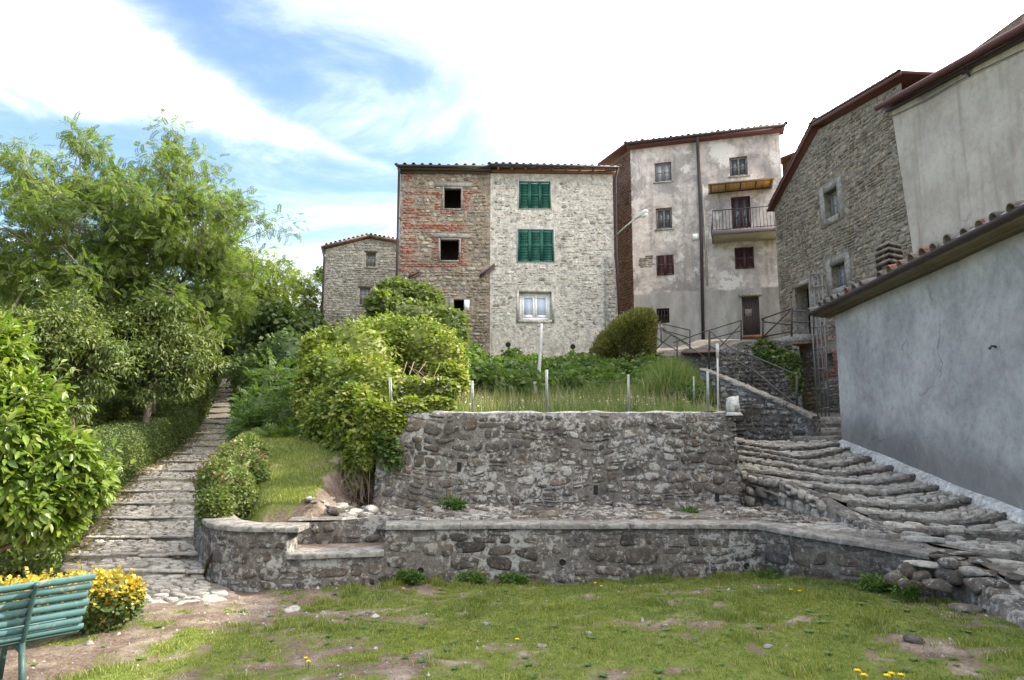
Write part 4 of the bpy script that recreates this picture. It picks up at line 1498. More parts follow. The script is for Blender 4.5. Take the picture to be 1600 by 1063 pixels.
def side_top(u):
    p = SIDE.pt(u, 0 * u)
    return _sc_[0] * p[..., 0] + _sc_[1] * p[..., 1] + _sc_[2] - 0.01


side = thing('stair_side_wall', (*SIDE.pt(.8, 0)[:2], 0.5), 'mortared boulder side of the cobbled stairs next to the high wall', 'wall')
V = np.stack([SIDE.pt(us, side_top(us), -.25), SIDE.pt(us, side_top(us), 0), SIDE.pt(us, side_top(us) - .3, 0.05), SIDE.pt(us, side_top(us) - 1.0, .12)], 1)
part('wall_core', (V.reshape(-1, 3), [grid_faces(len(us), 4)[:, ::-1]]), 'mortar_grey', side, True)
P = rubble(2.6, 0.6, (0.16, 0.26), (0.16, 0.34), 55, gap=0.04, split=0.1, warp=0.05, jit=0.25, power=2.4)
P[..., 1] -= 0.62
lay_stones(P[(P[..., 0].min(1) > 0)], lambda u, v, h: SIDE.pt(u, side_top(u) + v, h + .02 + np.clip(-v - 0.0, 0, 1) * 0.1), (0.02, 0.06), 'stone_paving', side, 56, limit=60)
for i in range(15):           # rough kerb stones along the open edge
    u = 1.15 + i * 0.27
    L_ = rng.uniform(.11, .18)
    p = SIDE.pt(u, side_top(np.array(u)) - .03, -.04)
    tg = SIDE.pt(u + .1, 0.0) - SIDE.pt(u - .1, 0.0)
    V, F = rock(p, (L_, rng.uniform(.08, .12), rng.uniform(.07, .11)), rng, rotz=math.atan2(tg[1], tg[0]))
    part('kerb_stone', (V, [F]), 'stone_edge', side)

# outcrop of mortared boulders where the low wall ends
oc = thing('rock_outcrop', at(1450, 925, 7.2), 'broken mortared boulders at the low wall end beside the stairs', 'rock')
rng = np.random.default_rng(15)
for (x, y, D, sx_, sy_, sz_, m_) in [(1418, 892, 7.45, .15, .13, .10, 0), (1440, 902, 7.35, .13, .12, .09, 0), (1475, 895, 7.25, .16, .14, .10, 0), (1445, 881, 7.4, .26, .15, .04, 1), (1500, 905, 7.1, .14, .13, .10, 0),
                                   (1425, 915, 7.2, .16, .13, .08, 0), (1470, 917, 7.05, .2, .13, .09, 0), (1530, 915, 6.8, .17, .14, .13, 0), (1395, 905, 7.5, .14, .14, .12, 0), (1560, 935, 6.55, .15, .13, .12, 0), (1520, 893, 6.95, .15, .14, .06, 1), (1548, 912, 6.75, .16, .14, .06, 0), (1575, 938, 6.45, .16, .14, .07, 1), (1592, 958, 6.25, .16, .14, .08, 0), (1485, 880, 7.2, .15, .13, .06, 0), (1610, 985, 6.05, .16, .14, .10, 0), (1508, 866, 7.35, .2, .16, .035, 0), (1468, 869, 7.42, .15, .13, .028, 0), (1492, 873, 7.3, .14, .14, .028, 0), (1508, 881, 7.15, .14, .13, .028, 0), (1525, 876, 7.15, .15, .14, .028, 0), (1482, 862, 7.5, .14, .12, .028, 0), (1545, 895, 6.9, .15, .14, .028, 0)]:
    V, F = rock(at(x, y, D), (sx_, sy_, sz_), rng)
    part('boulder', (V, [F]), ('stone_lichen', 'rock_pale')[m_], oc)

# ------------------------------------------------------------------ grass bank left of the retaining wall
def bank_z(X, Y):
    z = np.interp(Y, [9.0, 9.3, 10, 11, 12, 13, 16, 20, 30], np.array([-.10, -.06, .17, .50, .80, 1.0, 1.25, 1.7, 3.2])) + Z_CAP + (fbm(X * 1.3, Y * 1.3, 71, 3) - .5) * 0.16
    pr = np.interp(Y, _pD, _pxr)
    k = sstep(0.05, 0.9, X - pr)
    k2 = sstep(xl - .75, xl - .2, X) * sstep(RD + 2, RD + 1, Y)
    z = z * (1 - k2) + (Z_CAP - .16 + .03 * (Y - 9.2)) * k2
    return z * k + (path_z(Y) - 0.1) * (1 - k)


ys_ = np.linspace(9.0, 30, 110)
tt = np.linspace(0, 1, 40)
YY, TT = np.meshgrid(ys_, tt, indexing='ij')
prr = np.interp(YY, _pD, _pxr) - 0.05
XX = prr + (xl + 1.0 - prr) * TT
pocket = sstep(-4.1, -3.8, XX) * sstep(10.0, 9.85, YY)               # the hollow behind the low seat
ZZ = bank_z(XX, YY)
ZZ = ZZ * (1 - pocket) + (zrel(862, 8.8) - .04) * pocket
bm_ = mk_mesh('grass_bank', np.stack([XX, YY, ZZ], -1), grid_faces(len(ys_), len(tt))[:, ::-1], True)
ba = bm_.attributes.new('green', 'FLOAT', 'POINT')
gv = fbm(XX * 2.2, YY * 2.2, 73, 4) * 1.1 + .26 - .25 * sstep(-3.7, -2.9, XX) * sstep(12.5, 11, YY) - .5 * sstep(xl - .9, xl - .3, XX) - 0.5 * pocket
ba.data.foreach_set('value', gv.ravel().astype(np.float32))
link('grass_bank', bm_, 'soil', None, kind='structure')
rng = np.random.default_rng(6)
n = 75000
Y = rng.uniform(9.1, 16.5, n)
pr = np.interp(Y, _pD, _pxr)
X = pr + .3 + (xl - pr - .3) * rng.random(n)
gv = fbm(X * 2.2, Y * 2.2, 73, 4) * 1.1 + .26 - .25 * sstep(-3.7, -2.9, X) * sstep(12.5, 11, Y) - .5 * sstep(xl - .9, xl - .3, X)
kp = (rng.random(n) < sstep(.40, .62, gv)) & ~((X > -4.1) & (Y < 10.0))
X, Y = X[kp], Y[kp]
part('bank_grass', blades(np.stack([X, Y, bank_z(X, Y) - .01], 1), rng.uniform(.025, .075, len(X)), 0.008, rng, 0.8), 'grass', None, kind='stuff', label='bright grass on the bank between path and high wall', category='grass')

# ------------------------------------------------------------------ terrace behind the retaining wall
_tY = np.array([RD, 12.5, 15, 18, 22, 26, 29.5, 34, 40])
_tz = np.array([Z_RT - .02, Z_RT + .0, zrel(634, 15), zrel(622, 18), zrel(600, 22), zrel(580, 26), zrel(566, 29.5), zrel(545, 34), zrel(520, 40)])


def terrace_z(X, Y):
    return np.interp(Y, _tY, _tz) + (fbm(X * .9, Y * .9, 81, 3) - .5) * 0.22 * sstep(RD + .2, RD + 1.5, Y)


ys_ = np.linspace(RD + .15, 40, 100)
xs_ = np.linspace(-0.0, 1, 50)
YY, TT = np.meshgrid(ys_, xs_, indexing='ij')
x0 = xl + .15 - np.clip(YY - RD - .2, 0, 30) * 0.28
x1 = np.interp(YY, [RD, 14, 19, 24, 30, 40], [xr - .1, xr + .5, 4.9, 6.2, 12.5, 14])
XX = x0 + (x1 - x0) * TT
tm = mk_mesh('terrace_ground', np.stack([XX, YY, terrace_z(XX, YY)], -1), grid_faces(len(ys_), len(xs_))[:, ::-1], True)
ta = tm.attributes.new('green', 'FLOAT', 'POINT')
ta.data.foreach_set('value', np.full(XX.size, .6, np.float32))
link('terrace_ground', tm, 'soil', None, kind='structure')
# ------------------------------------------------------------------ roofs and windows
def coppo(p, along, side_, up, L_=0.45, r=0.095, n=6):
    """a half-round roof tile: p at the middle of its lower end"""
    a = np.linspace(0, math.pi, n)
    ro = np.stack([np.cos(a), np.sin(a)], 1)
    V = []
    for k, rr_, lift in ((0, r, 0.012), (1, r * .82, 0.0)):
        for th in (0, -0.014):
            V.append(p + along * L_ * k + side_ * (ro[:, :1] * (rr_ + th)) + up * (ro[:, 1:] * (rr_ + th) + lift))
    V = np.stack(V, 0).reshape(-1, 3)
    j = np.arange(n - 1)
    o0, i0, o1, i1 = 0, n, 2 * n, 3 * n
    F = np.concatenate([np.stack([o0 + j, o0 + j + 1, o1 + j + 1, o1 + j], 1), np.stack([i0 + j + 1, i0 + j, i1 + j, i1 + j + 1], 1),
                        np.stack([o0 + j + 1, o0 + j, i0 + j, i0 + j + 1], 1)])
    return V, F


def tile_roof(P, Q, back, parent, mat='roof_tile', pitch=0.23, rows=3, slab=0.06, seed=1, single=True, name='roof_tile', slabmat='roof_tile', mixin=1.0):
    """roof plane with its eave from P to Q, running up along vector back"""
    P, Q, back = (np.asarray(v, float) for v in (P, Q, back))
    W = np.linalg.norm(Q - P)
    sd = (Q - P) / W
    L_ = np.linalg.norm(back)
    al = back / L_
    up = np.cross(sd, al)
    if up[2] < 0:
        up = -up
    rg = np.random.default_rng(seed)
    lo = -up * slab
    mb = MB().add(*box8([P + lo, Q + lo, Q + back + lo, P + back + lo, P, Q, Q + back, P + back]))
    roof = part('roof', mb, slabmat, parent)
    n_ = int(W / pitch)
    rest = MB()
    for r_ in range(rows):
        for k in range(n_ + 1):
            p = P + sd * (k * W / n_) + al * (r_ * 0.36 - 0.07 + rg.uniform(-.025, .025)) + up * (0.004 + r_ * 0.012 + rg.uniform(-.006, .02))
            dv = al + sd * rg.uniform(-.03, .03)
            V, F = coppo(p, dv, sd, up + sd * rg.uniform(-.06, .06), r=0.095 * rg.uniform(.85, 1.12))
            if r_ == 0 and single and rg.random() < .12:
                continue
            if r_ == 0 and single:
                part(name, (V, [F]), mat if rg.random() < mixin else 'tile_grey', roof, True)
            else:
                rest.add(V, F)
    if rest.n:
        part('upper_tile_rows', rest, mat, roof, True, kind='stuff')
    return roof


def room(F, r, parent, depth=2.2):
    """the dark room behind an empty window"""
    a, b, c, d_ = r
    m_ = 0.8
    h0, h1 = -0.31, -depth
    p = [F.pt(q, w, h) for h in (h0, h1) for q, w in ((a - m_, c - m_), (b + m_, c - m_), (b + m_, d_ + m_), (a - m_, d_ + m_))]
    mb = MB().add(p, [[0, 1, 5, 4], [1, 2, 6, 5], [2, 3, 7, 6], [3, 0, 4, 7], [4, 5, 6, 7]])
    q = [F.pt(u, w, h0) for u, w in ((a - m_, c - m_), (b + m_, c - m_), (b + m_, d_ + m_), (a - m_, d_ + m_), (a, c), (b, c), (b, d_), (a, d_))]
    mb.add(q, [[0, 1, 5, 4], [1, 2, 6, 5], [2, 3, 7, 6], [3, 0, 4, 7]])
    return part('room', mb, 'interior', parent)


def casement(F, r, parent, mat='frame_weathered', glass='pane', deep=0.16, fw=0.055, leaves_=2, bars=1, name='window'):
    a, b, c, d_ = r
    win = part(name, frame_box(F, a + .002, b - .002, c + .002, d_ - .002, fw, -deep - .05, -deep), mat, parent)
    w = (b - a - 2 * fw) / leaves_
    for i in range(leaves_):
        u0, u1 = a + fw + i * w + .003, a + fw + (i + 1) * w - .003
        sm = frame_box(F, u0, u1, c + fw + .003, d_ - fw - .003, fw * .8, -deep - .045, -deep + .012)
        for k in range(bars):
            zz_ = c + fw + (d_ - c - 2 * fw) * (k + 1) / (bars + 1)
            sm.add(*F.fbox(u0 + fw * .8, u1 - fw * .8, zz_ - .016, zz_ + .016, -deep - .04, -deep + .006))
        part('sash', sm, mat, win)
        part('pane', MB().add(*F.fbox(u0 + fw * .7, u1 - fw * .7, c + fw * 1.7, d_ - fw * 1.7, -deep - .034, -deep - .026)), glass, win)
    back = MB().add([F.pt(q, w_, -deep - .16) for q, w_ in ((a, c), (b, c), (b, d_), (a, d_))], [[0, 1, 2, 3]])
    part('window_backing', back, 'interior', win)  # backing added behind the panes so no light leaks through the hollow house
    return win


def shutters(F, r, parent, mat, n=3, h=0.03, slat=0.075, surround=None, sur_mat='concrete_white'):
    a, b, c, d_ = r
    w = (b - a) / n
    fw = 0.06
    for i in range(n):
        u0, u1 = a + i * w + .004, a + (i + 1) * w - .004
        sh = part('shutter', frame_box(F, u0, u1, c, d_, fw, h - .04, h + .012).add(*F.fbox(u0 + fw, u1 - fw, (c + d_) / 2 - .04, (c + d_) / 2 + .04, h - .035, h + .008)), mat, parent)
        mb = MB()
        z = c + fw
        while z < d_ - fw - slat * .6:
            p = [F.pt(u0 + fw, z, h + .004), F.pt(u1 - fw, z, h + .004), F.pt(u1 - fw, z + slat * .95, h - .03), F.pt(u0 + fw, z + slat * .95, h - .03)]
            q = [v + np.array([0, 0, -.012]) for v in p]
            mb.add(np.array(p + q), BOXF[:, ::-1])
            z += slat
        mb.add(*F.fbox(u0 + fw, u1 - fw, c + fw, d_ - fw, h - .042, h - .038))
        part('louvres', mb, mat, sh)
    if surround:
        part('surround', frame_box(F, a - surround, b + surround, c - surround, d_ + surround, surround - .002, -.02, .022), sur_mat, parent)


def stones_on(F, u0, u1, z0, ztop, holes, rh, rw, seed, hh, mat, parent, limit=300, gap=.02, keep=1.0, minpx=8, extra=None, warp=.06, h_off=0.0, **kw):
    zt = max(ztop(q) for q in np.linspace(u0, u1, 40))
    P = rubble(u1 - u0, zt - z0, rh, rw, seed, gap=gap, warp=warp, **kw)
    P[..., 0] += u0
    P[..., 1] += z0
    ok = (P[..., 0].min(1) > u0) & (P[..., 0].max(1) < u1) & (P[..., 1].min(1) > z0 - .1)
    tz = np.interp(P[..., 0], np.linspace(u0, u1, 80), [ztop(q) for q in np.linspace(u0, u1, 80)])
    ok &= (P[..., 1] < tz - .01).all(1)
    for h in holes:
        ok &= ~((P[..., 0].max(1) > h[0]) & (P[..., 0].min(1) < h[1]) & (P[..., 1].max(1) > h[2]) & (P[..., 1].min(1) < h[3]))
    if extra is not None:
        ok &= extra(P)
    ok &= np.random.default_rng(seed + 1).random(len(ok)) < keep
    lay_stones(P[ok], lambda u, v, h: F.pt(u, v, h + h_off), hh, mat, parent, seed + 2, limit=limit, minpx=minpx, sink=0.02)


def bricks_on(F, rects, parent, seed, mat='brick', hh=(.012, .03), bw=.27, bh=.075, singles=120, ragged=0.25):
    """courses of brick over a list of (u0, u1, z0, z1) areas"""
    rg = np.random.default_rng(seed)
    cells = []
    for (a, b, c, d_) in rects:
        nr = max(1, int(round((d_ - c) / bh)))
        for k in range(nr):
            z = c + k * bh
            u = a + rg.uniform(-.5, .5) * ragged * 0.5 - (bw / 2 if k % 2 else 0)
            e = b + rg.uniform(-1, 1) * ragged * 0.5
            while u < e - .05:
                w = bw * rg.uniform(.85, 1.1)
                u1 = min(u + w, e)
                if u1 - max(u, a - ragged * .3) > .06:
                    cells.append((max(u, a - ragged * .3) + .006, u1 - .006, z + .007, z + bh - .007))
                u = u1
    rest = MB()
    order = rg.permutation(len(cells))
    for i, k in enumerate(order):
        a, b, c, d_ = cells[k]
        h = rg.uniform(*hh)
        V, F_ = F.fbox(a, b, c, d_, -.03, h)
        V = V + rg.uniform(-.004, .004, V.shape)
        if i < singles:
            part('brick', (V, [F_]), mat, parent)
        else:
            rest.add(V, F_)
    if rest.n:
        part('brick_courses', rest, mat, parent, kind='stuff')


# ------------------------------------------------------------------ the pair of houses in the middle
FM = Fac(xy(622, 440, 30.0), xy(966, 440, 30.25))
Z0M = zrel(600, 30)
uS = FM.px(766, 400)[0]
zEL = FM.px(690, 267)[1]
zER = FM.px(860, 272)[1]
# derelict house
dh = thing('derelict_house', FM.pt(uS / 2, Z0M, -3), 'derelict brown stone house with red brick bands and two empty dark windows', 'house')
H1 = FM.rect(694, 293, 720, 327)
H2 = FM.rect(688, 373, 717, 408)
H3 = FM.rect(709, 468, 725, 486)
holes = [H1, H2, H3]
part('wall', wall_face(FM, 0, uS, Z0M, lambda u: zEL, holes, reveal=.32), 'mortar_brown', dh)
part('side_wall', body_box(FM, 0, uS - .01, Z0M, zEL, 7), 'mortar_brown', dh)
for h in holes:
    room(FM, h, dh)
g = .09
big = [(h[0] - g, h[1] + g, h[2] - g * .6, h[3] + g * 1.2) for h in (H1, H2)] + [(H3[0] - .3, H3[1] + .45, H3[2] - .05, H3[3] + .05)]
px2 = lambda x0, y0, x1, y1: FM.rect(x0, y0, x1, y1)
bands = [px2(633, 299, 691, 304), px2(723, 299, 744, 303), px2(632, 309, 646, 317), px2(633, 324, 647, 329), px2(632, 331, 655, 334), px2(632, 338, 662, 341),
         px2(630, 351, 724, 358), px2(633, 362, 644, 367), px2(629, 372, 650, 376), px2(628, 385, 642, 389), px2(628, 392, 645, 396), px2(628, 412, 716, 417),
         px2(683, 303, 691, 312), px2(682, 318, 690, 328), px2(723, 304, 733, 316), px2(723, 318, 731, 328), px2(690, 330, 712, 334),
         px2(678, 372, 685, 382), px2(678, 386, 685, 397), px2(680, 400, 686, 410), px2(719, 372, 726, 383), px2(719, 387, 728, 397), px2(718, 400, 727, 415), px2(640, 425, 650, 429), px2(626, 341, 640, 345), px2(640, 290, 652, 293), px2(634, 272, 644, 284), px2(632, 319, 642, 322), px2(650, 334, 672, 337), px2(630, 347, 645, 350), px2(628, 379, 655, 382), px2(628, 400, 640, 404), px2(627, 406, 650, 409), px2(735, 299, 752, 302), px2(626, 420, 640, 424), px2(690, 358, 716, 361), px2(652, 325, 668, 328)]
bb = [(a - .02, b + .02, c - .02, d_ + .02) for a, b, c, d_ in bands]
stones_on(FM, .03, uS - .02, Z0M, lambda u: zEL - .1, big + bb, (.10, .25), (.14, .38), 500, (.006, .05), 'stone_brown', dh, limit=290, minpx=8, gap=.04, jit=.2, power=2.8)
bricks_on(FM, bands, dh, 510, singles=200)
for h in (H1, H2):
    w = part('window_surround', frame_box(FM, h[0] - g, h[1] + g, h[2] - .05, h[3] + .02, g - .01, -.25, .03), 'concrete_cap', dh)
    part('lintel', MB().add(*FM.fbox(h[0] - .42, h[1] + .55, h[3] + .025, h[3] + .22, -.1, .04)), 'concrete_cap', w)
part('hatch_board', MB().add(*FM.fbox(H3[1] + .01, H3[1] + .24, H3[2] + .02, H3[3] - .03, .02, .05)), 'frame_white', dh)
part('window_surround', MB().add(*FM.fbox(H3[0] - .2, H3[0] - .01, H3[2], H3[3] + .02, -.1, .035)), 'concrete_cap', dh)
el = FM.pt(-.14, zEL + .02, .38)
er = FM.pt(uS + .02, zEL + .02, .38)
tile_roof(el + np.array([0, 0, .07]), er + np.array([0, 0, .07]), np.append(-FM.N * 7.2, 1.9), dh, pitch=.36, rows=2, seed=3)
part('gutter', MB().add2(*tube([el + np.array([0, -.06, .03]), er + np.array([0, -.06, .03])], .06, 8)), 'gutter_dark', dh, True)
part('eave_course', MB().add(*FM.fbox(-.02, uS - .005, zEL - .17, zEL + .03, -.02, .09)).add(*FM.fbox(-.1, uS - .007, zEL - .06, zEL + .08, -.02, .34)), 'wood_old', dh)
dp_ = [FM.pt(-.02, zEL, .36), FM.pt(-.05, zEL - .25, .12), FM.pt(-.05, zEL - 3, .1), FM.pt(-.05, Z0M + 1.0, .1)]
part('downpipe', MB().add2(*tube(dp_, .06, 8)), 'pipe_brown', dh, True)


def spout(x0, y0, x1, y1, parent, F):
    a, b = F.px(x0, y0), F.px(x1, y1)
    p, q = F.pt(a[0], a[1], .30), F.pt(b[0], b[1], .05)
    part('rain_spout', MB().add(*beam(p, q, .16, .035, (0, -.7, .7))).add(*beam(p + np.array([0, -.07, .05]), q + np.array([0, -.07, .05]), .03, .13, (0, -.7, .7))), 'iron_brown', parent)


spout(640, 437, 656, 427, dh, FM)
spout(750, 436, 773, 416, dh, FM)

# pale house
ph = thing('pale_stone_house', FM.pt((uS + FM.W) / 2, Z0M, -3), 'pale whitewashed stone house with green shutters above a white window', 'house')
uRt = FM.px(957, 270)[0]
uRb = FM.px(962, 560)[0]
G1 = FM.rect(811, 284, 860, 326)
G2 = FM.rect(809, 359, 865, 409)
W1 = FM.rect(811, 457, 861, 500)
holes = [(*W1, .3)]
part('wall', wall_face(FM, uS, uRt, Z0M, lambda u: zER, holes, reveal=.3), 'mortar_pale', ph)
part('side_wall', body_box(FM, uS + .01, uRt, Z0M, zER, 7), 'mortar_pale', ph)
clear = [(G[0] - .12, G[1] + .12, G[2] - .14, G[3] + .12) for G in (G1, G2)] + [(W1[0] - .2, W1[1] + .25, W1[2] - .25, W1[3] + .3)]
zPl = FM.px(850, 516)[1]
stones_on(FM, uS + .02, uRt - .02, zPl, lambda u: zER - .15, clear, (.09, .21), (.12, .36), 520, (.001, .024), 'stone_pale', ph, limit=295, keep=.72, gap=.05, jit=.3, power=2.6, split=.4)
# smooth cement base
part('plinth', wall_face(FM, uS + .1, uRt - .0, Z0M, lambda u: zPl + .05 * math.sin(u * 3) + .03 * math.sin(u * 7.3), [], mat_h=.03), 'mortar_pale', ph)
for x, y in ((794, 539), (895, 542)):
    u_, z_ = FM.px(x, y)
    a = np.linspace(0, 2 * math.pi, 13)[:-1]
    j = np.arange(12)
    V = np.concatenate([FM.pt(u_ + .12 * np.cos(a), z_ + .12 * np.sin(a), .034), FM.pt(u_ + .10 * np.cos(a), z_ + .10 * np.sin(a), .045), FM.pt([u_], [z_], .036)])
    part('vent', (V, [np.stack([j, (j + 1) % 12, 12 + (j + 1) % 12, 12 + j], 1), np.stack([12 + j, 12 + (j + 1) % 12, np.full(12, 24)], 1)]), 'hole_shade_paint', ph)
shutters(FM, G1, ph, 'shutter_green', 3, surround=.05)
shutters(FM, G2, ph, 'shutter_green', 3, surround=.05)
part('window_surround', frame_box(FM, W1[0] - .12, W1[1] + .14, W1[2] - .14, W1[3] + .12, .118, -.02, .035), 'mortar_pale', ph)
win = casement(FM, W1, ph, 'frame_white', 'curtain', deep=.2, fw=.13, bars=0)
# right corner: stepped buttress of larger stones
BUT = Fac(FM.pt(FM.px(944, 470)[0], 0)[:2], FM.pt(FM.px(970, 470)[0], 0)[:2])
bt = FM.px(951, 405)[1]
bz = FM.px(955, 470)[1]
mb = MB()
uA_, uB_ = FM.px(944, 450)[0], FM.px(968, 520)[0]
p = [FM.pt(uA_, Z0M, -1), FM.pt(uB_, Z0M, -1), FM.pt(uB_, Z0M, .32), FM.pt(uA_, Z0M, .32), FM.pt(uA_ + .05, bt, -1), FM.pt(uRt + .02, bt, -1), FM.pt(uRt + .02, bt, .03), FM.pt(uA_ + .05, bt, .03)]
but = part('buttress', MB().add(*box8(p)), 'mortar_ash', ph)
zb_ = np.linspace(Z0M, bt, 2)
P = rubble(.75, bt - Z0M, (.16, .26), (.22, .40), 533, gap=.03, split=.1, warp=.02)
P[..., 1] += Z0M
P = P[(P[..., 0].min(1) > 0) & (P[..., 0].max(1) < .75) & (P[..., 1].max(1) < bt - .03)]
lay_stones(P, lambda u, v, h: FM.pt(uA_ + .02 + u * (np.interp(v, [Z0M, bt], [uB_, uRt]) - uA_ - .03) / .75, v, h + np.interp(v, [Z0M, bt], [.32, .03])), (.01, .05), 'stone_ash', but, 534, limit=50, minpx=7)
el, er = FM.pt(uS - .05, zER + .22, .5), FM.pt(uRt + .22, zER + .16, .5)
tile_roof(el, er, np.append(-FM.N * 7.2, 1.9), ph, pitch=.30, rows=1, seed=4, single=False)
part('gutter', MB().add2(*tube([el + np.array([0, -.06, -.02]), er + np.array([0, -.06, -.02])], .06, 8)), 'gutter_dark', ph, True)
part('eave_board', MB().add(*FM.fbox(uS + .02, uRt + .18, zER + .02, zER + .15, -.02, .16)), 'eave_brick', ph)
raf = MB()
for k in np.arange(uS + .3, uRt, .62):
    raf.add(*FM.fbox(k, k + .1, zER + .05, zER + .155, .16, .46))
part('rafter_ends', raf, 'eave_brick', ph)
part('downpipe', MB().add2(*tube([er + np.array([-.06, -.05, 0]), FM.pt(uRt + .1, zER - .3, .12), FM.pt(uRt + .1, zER - 3.5, .08), FM.pt(uRt + .12, Z0M + 2.0, .4)], .05, 8)), 'pipe_brown', ph, True)

# street lamp on an arm at the pale house's corner
la = thing('street_lamp', FM.pt(*FM.px(962, 370), 0), 'street lamp with pale bowl on an arm from the pale house corner', 'lamp')
p0, p1 = FM.pt(*FM.px(961, 369), .02), FM.pt(*FM.px(985, 353), 1.0)
p2 = FM.pt(*FM.px(1004, 342), 1.15)
part('arm', MB().add2(*tube([p0, p0 * .5 + p1 * .5 + np.array([0, 0, .02]), p1], .035, 8)), 'lamp_metal', la, True)
ax = (p2 - p1) / np.linalg.norm(p2 - p1)
L_ = np.linalg.norm(p2 - p1)
hd = tube([p1 + ax * L_ * k for k in (0, .1, .35, .6, .85, .97, 1.0)], [.05, .07, .10, .145, .15, .10, .03], 12)
V = hd[0].copy()
V[:, 2] = np.where(V[:, 2] < (p1 + ax * ((V - p1) @ ax)[:, None])[:, 2], (p1 + ax * ((V - p1) @ ax)[:, None])[:, 2] + (V[:, 2] - (p1 + ax * ((V - p1) @ ax)[:, None])[:, 2]) * .7, V[:, 2])
part('lamp_head', MB().add2(V, hd[1], hd[2]), 'lamp_metal', la, True)
gl = tube([p1 + ax * L_ * k + np.array([0, 0, -.055]) for k in (.42, .5, .7, .88, .95)], [.03, .10, .13, .11, .03], 10)
part('lamp_glass', MB().add2(*gl), 'frame_white', la, True)

# ------------------------------------------------------------------ small stone house behind on the left
FS = Fac(xy(506, 450, 40.0), xy(632, 450, 40.6))
Z0S = zrel(560, 40)
sh_ = thing('small_gabled_house', FS.pt(FS.W / 2, Z0S, -3), 'small grey stone house with low gable beyond the derelict house', 'house')
za, zb, zc = FS.px(510, 390)[1], FS.px(577, 373)[1], FS.px(630, 383)[1]
uP = FS.px(577, 373)[0]


def gtop(u):
    return float(np.interp(u, [0, uP, FS.W], [za, zb, zc]))


S1, S2 = FS.rect(572, 395, 587, 417), FS.rect(562, 450, 578, 476)
part('wall', wall_face(FS, 0, FS.W, Z0S, gtop, [S1, S2], reveal=.25), 'mortar_ash', sh_)
part('side_wall', body_box(FS, 0.01, FS.W - .01, Z0S, min(za, zc) - .2, 6), 'mortar_ash', sh_)
stones_on(FS, .02, FS.W, Z0S, gtop, [(h[0] - .12, h[1] + .12, h[2] - .15, h[3] + .12) for h in (S1, S2)], (.10, .20), (.16, .42), 540, (.005, .045), 'stone_ash', sh_, limit=0, gap=.03)
for h in (S1, S2):
    casement(FS, h, sh_, 'frame_weathered', 'pane_pale', deep=.12, fw=.05, bars=2)
    part('sill', MB().add(*FS.fbox(h[0] - .1, h[1] + .1, h[2] - .1, h[2] - .01, -.05, .06)), 'concrete_cap', sh_)
    part('lintel', MB().add(*FS.fbox(h[0] - .1, h[1] + .1, h[3] + .01, h[3] + .12, -.05, .03)), 'wood_old', sh_)
mb = MB()
for (u0, z0_, u1, z1_) in ((-.22, za + .02, uP, zb + .09), (uP, zb + .09, FS.W + .2, zc + .05)):
    p = [FS.pt(u0, z0_, .25), FS.pt(u1, z1_, .25), FS.pt(u1, z1_, -6.3), FS.pt(u0, z0_, -6.3)]
    mb.add(*box8(p + [q + np.array([0, 0, .12]) for q in p]))
rf = part('roof', mb, 'roof_tile', sh_)
mb = MB()
for k in np.arange(0.1, FS.W, .26):
    z_ = gtop(k) + .19
    mb.add(*coppo(FS.pt(k, z_, .28), np.append(-FS.N, 0), np.append(FS.U, 0), np.array([0, 0, 1.0])))
part('verge_tiles', mb, 'roof_tile', rf, True, kind='stuff')
part('downpipe', MB().add2(*tube([FS.pt(-.16, za, .2), FS.pt(-.04, za - .5, .08), FS.pt(-.04, Z0S, .08)], .06, 8)), 'pipe_brown', sh_, True)

# ------------------------------------------------------------------ tall rendered house
PT0, PT1 = xy(990, 450, 33.0), xy(1231, 450, 31.0)
FT = Fac(PT0, PT1)
Z0T = zrel(620, 33)
zT0, zT1 = FT.px(990, 234)[1], FT.px(1228, 205)[1]
zT = (zT0 + zT1) / 2
BAND_Z = FT.px(1050, 457)[1]
M('plaster_tall', plaster_tall)
tl = thing('tall_rendered_house', FT.pt(FT.W / 2, Z0T, -3), 'tall weathered grey rendered house with balcony and brown shutters', 'house')
TW = dict(a=FT.rect(1023, 254, 1049, 284), b=FT.rect(1140, 245, 1168, 275), c=FT.rect(1025, 325, 1050, 358), d=FT.rect(1143, 307, 1173, 356), g=FT.rect(1026, 482, 1046, 505), e=FT.rect(1160, 463, 1187, 525))
part('wall', wall_face(FT, 0, FT.W, Z0T, lambda u: zT, [(*v, .28) for v in TW.values()]), 'plaster_tall', tl)
for k in 'abc':
    casement(FT, TW[k], tl, 'frame_weathered', 'pane_pale' if k == 'a' else 'pane', deep=.12, fw=.05, bars=1)
    part('sill', MB().add(*FT.fbox(TW[k][0] - .08, TW[k][1] + .08, TW[k][2] - .07, TW[k][2] - .004, -.05, .05)), 'concrete_cap', tl)
dr = casement(FT, TW['d'], tl, 'shutter_brown', 'pane', deep=.1, fw=.08, bars=2, name='balcony_door')
S3, S4 = FT.rect(1026, 399, 1053, 430), FT.rect(1148, 387, 1178, 420)
shutters(FT, S3, tl, 'shutter_brown', 2, h=.05)
shutters(FT, S4, tl, 'shutter_brown', 2, h=.05)
# barred cellar window
gr = TW['g']
bars = MB()
for k in range(4):
    u_ = gr[0] + (gr[1] - gr[0]) * (k + .5) / 4
    bars.add2(*tube([FT.pt(u_, gr[2], -.06), FT.pt(u_, gr[3], -.06)], .014, 5))
for k in range(3):
    z_ = gr[2] + (gr[3] - gr[2]) * (k + .5) / 3
    bars.add2(*tube([FT.pt(gr[0], z_, -.06), FT.pt(gr[1], z_, -.06)], .014, 5))
part('window_bars', bars, 'iron', tl)
room(FT, gr, tl, 1.2)
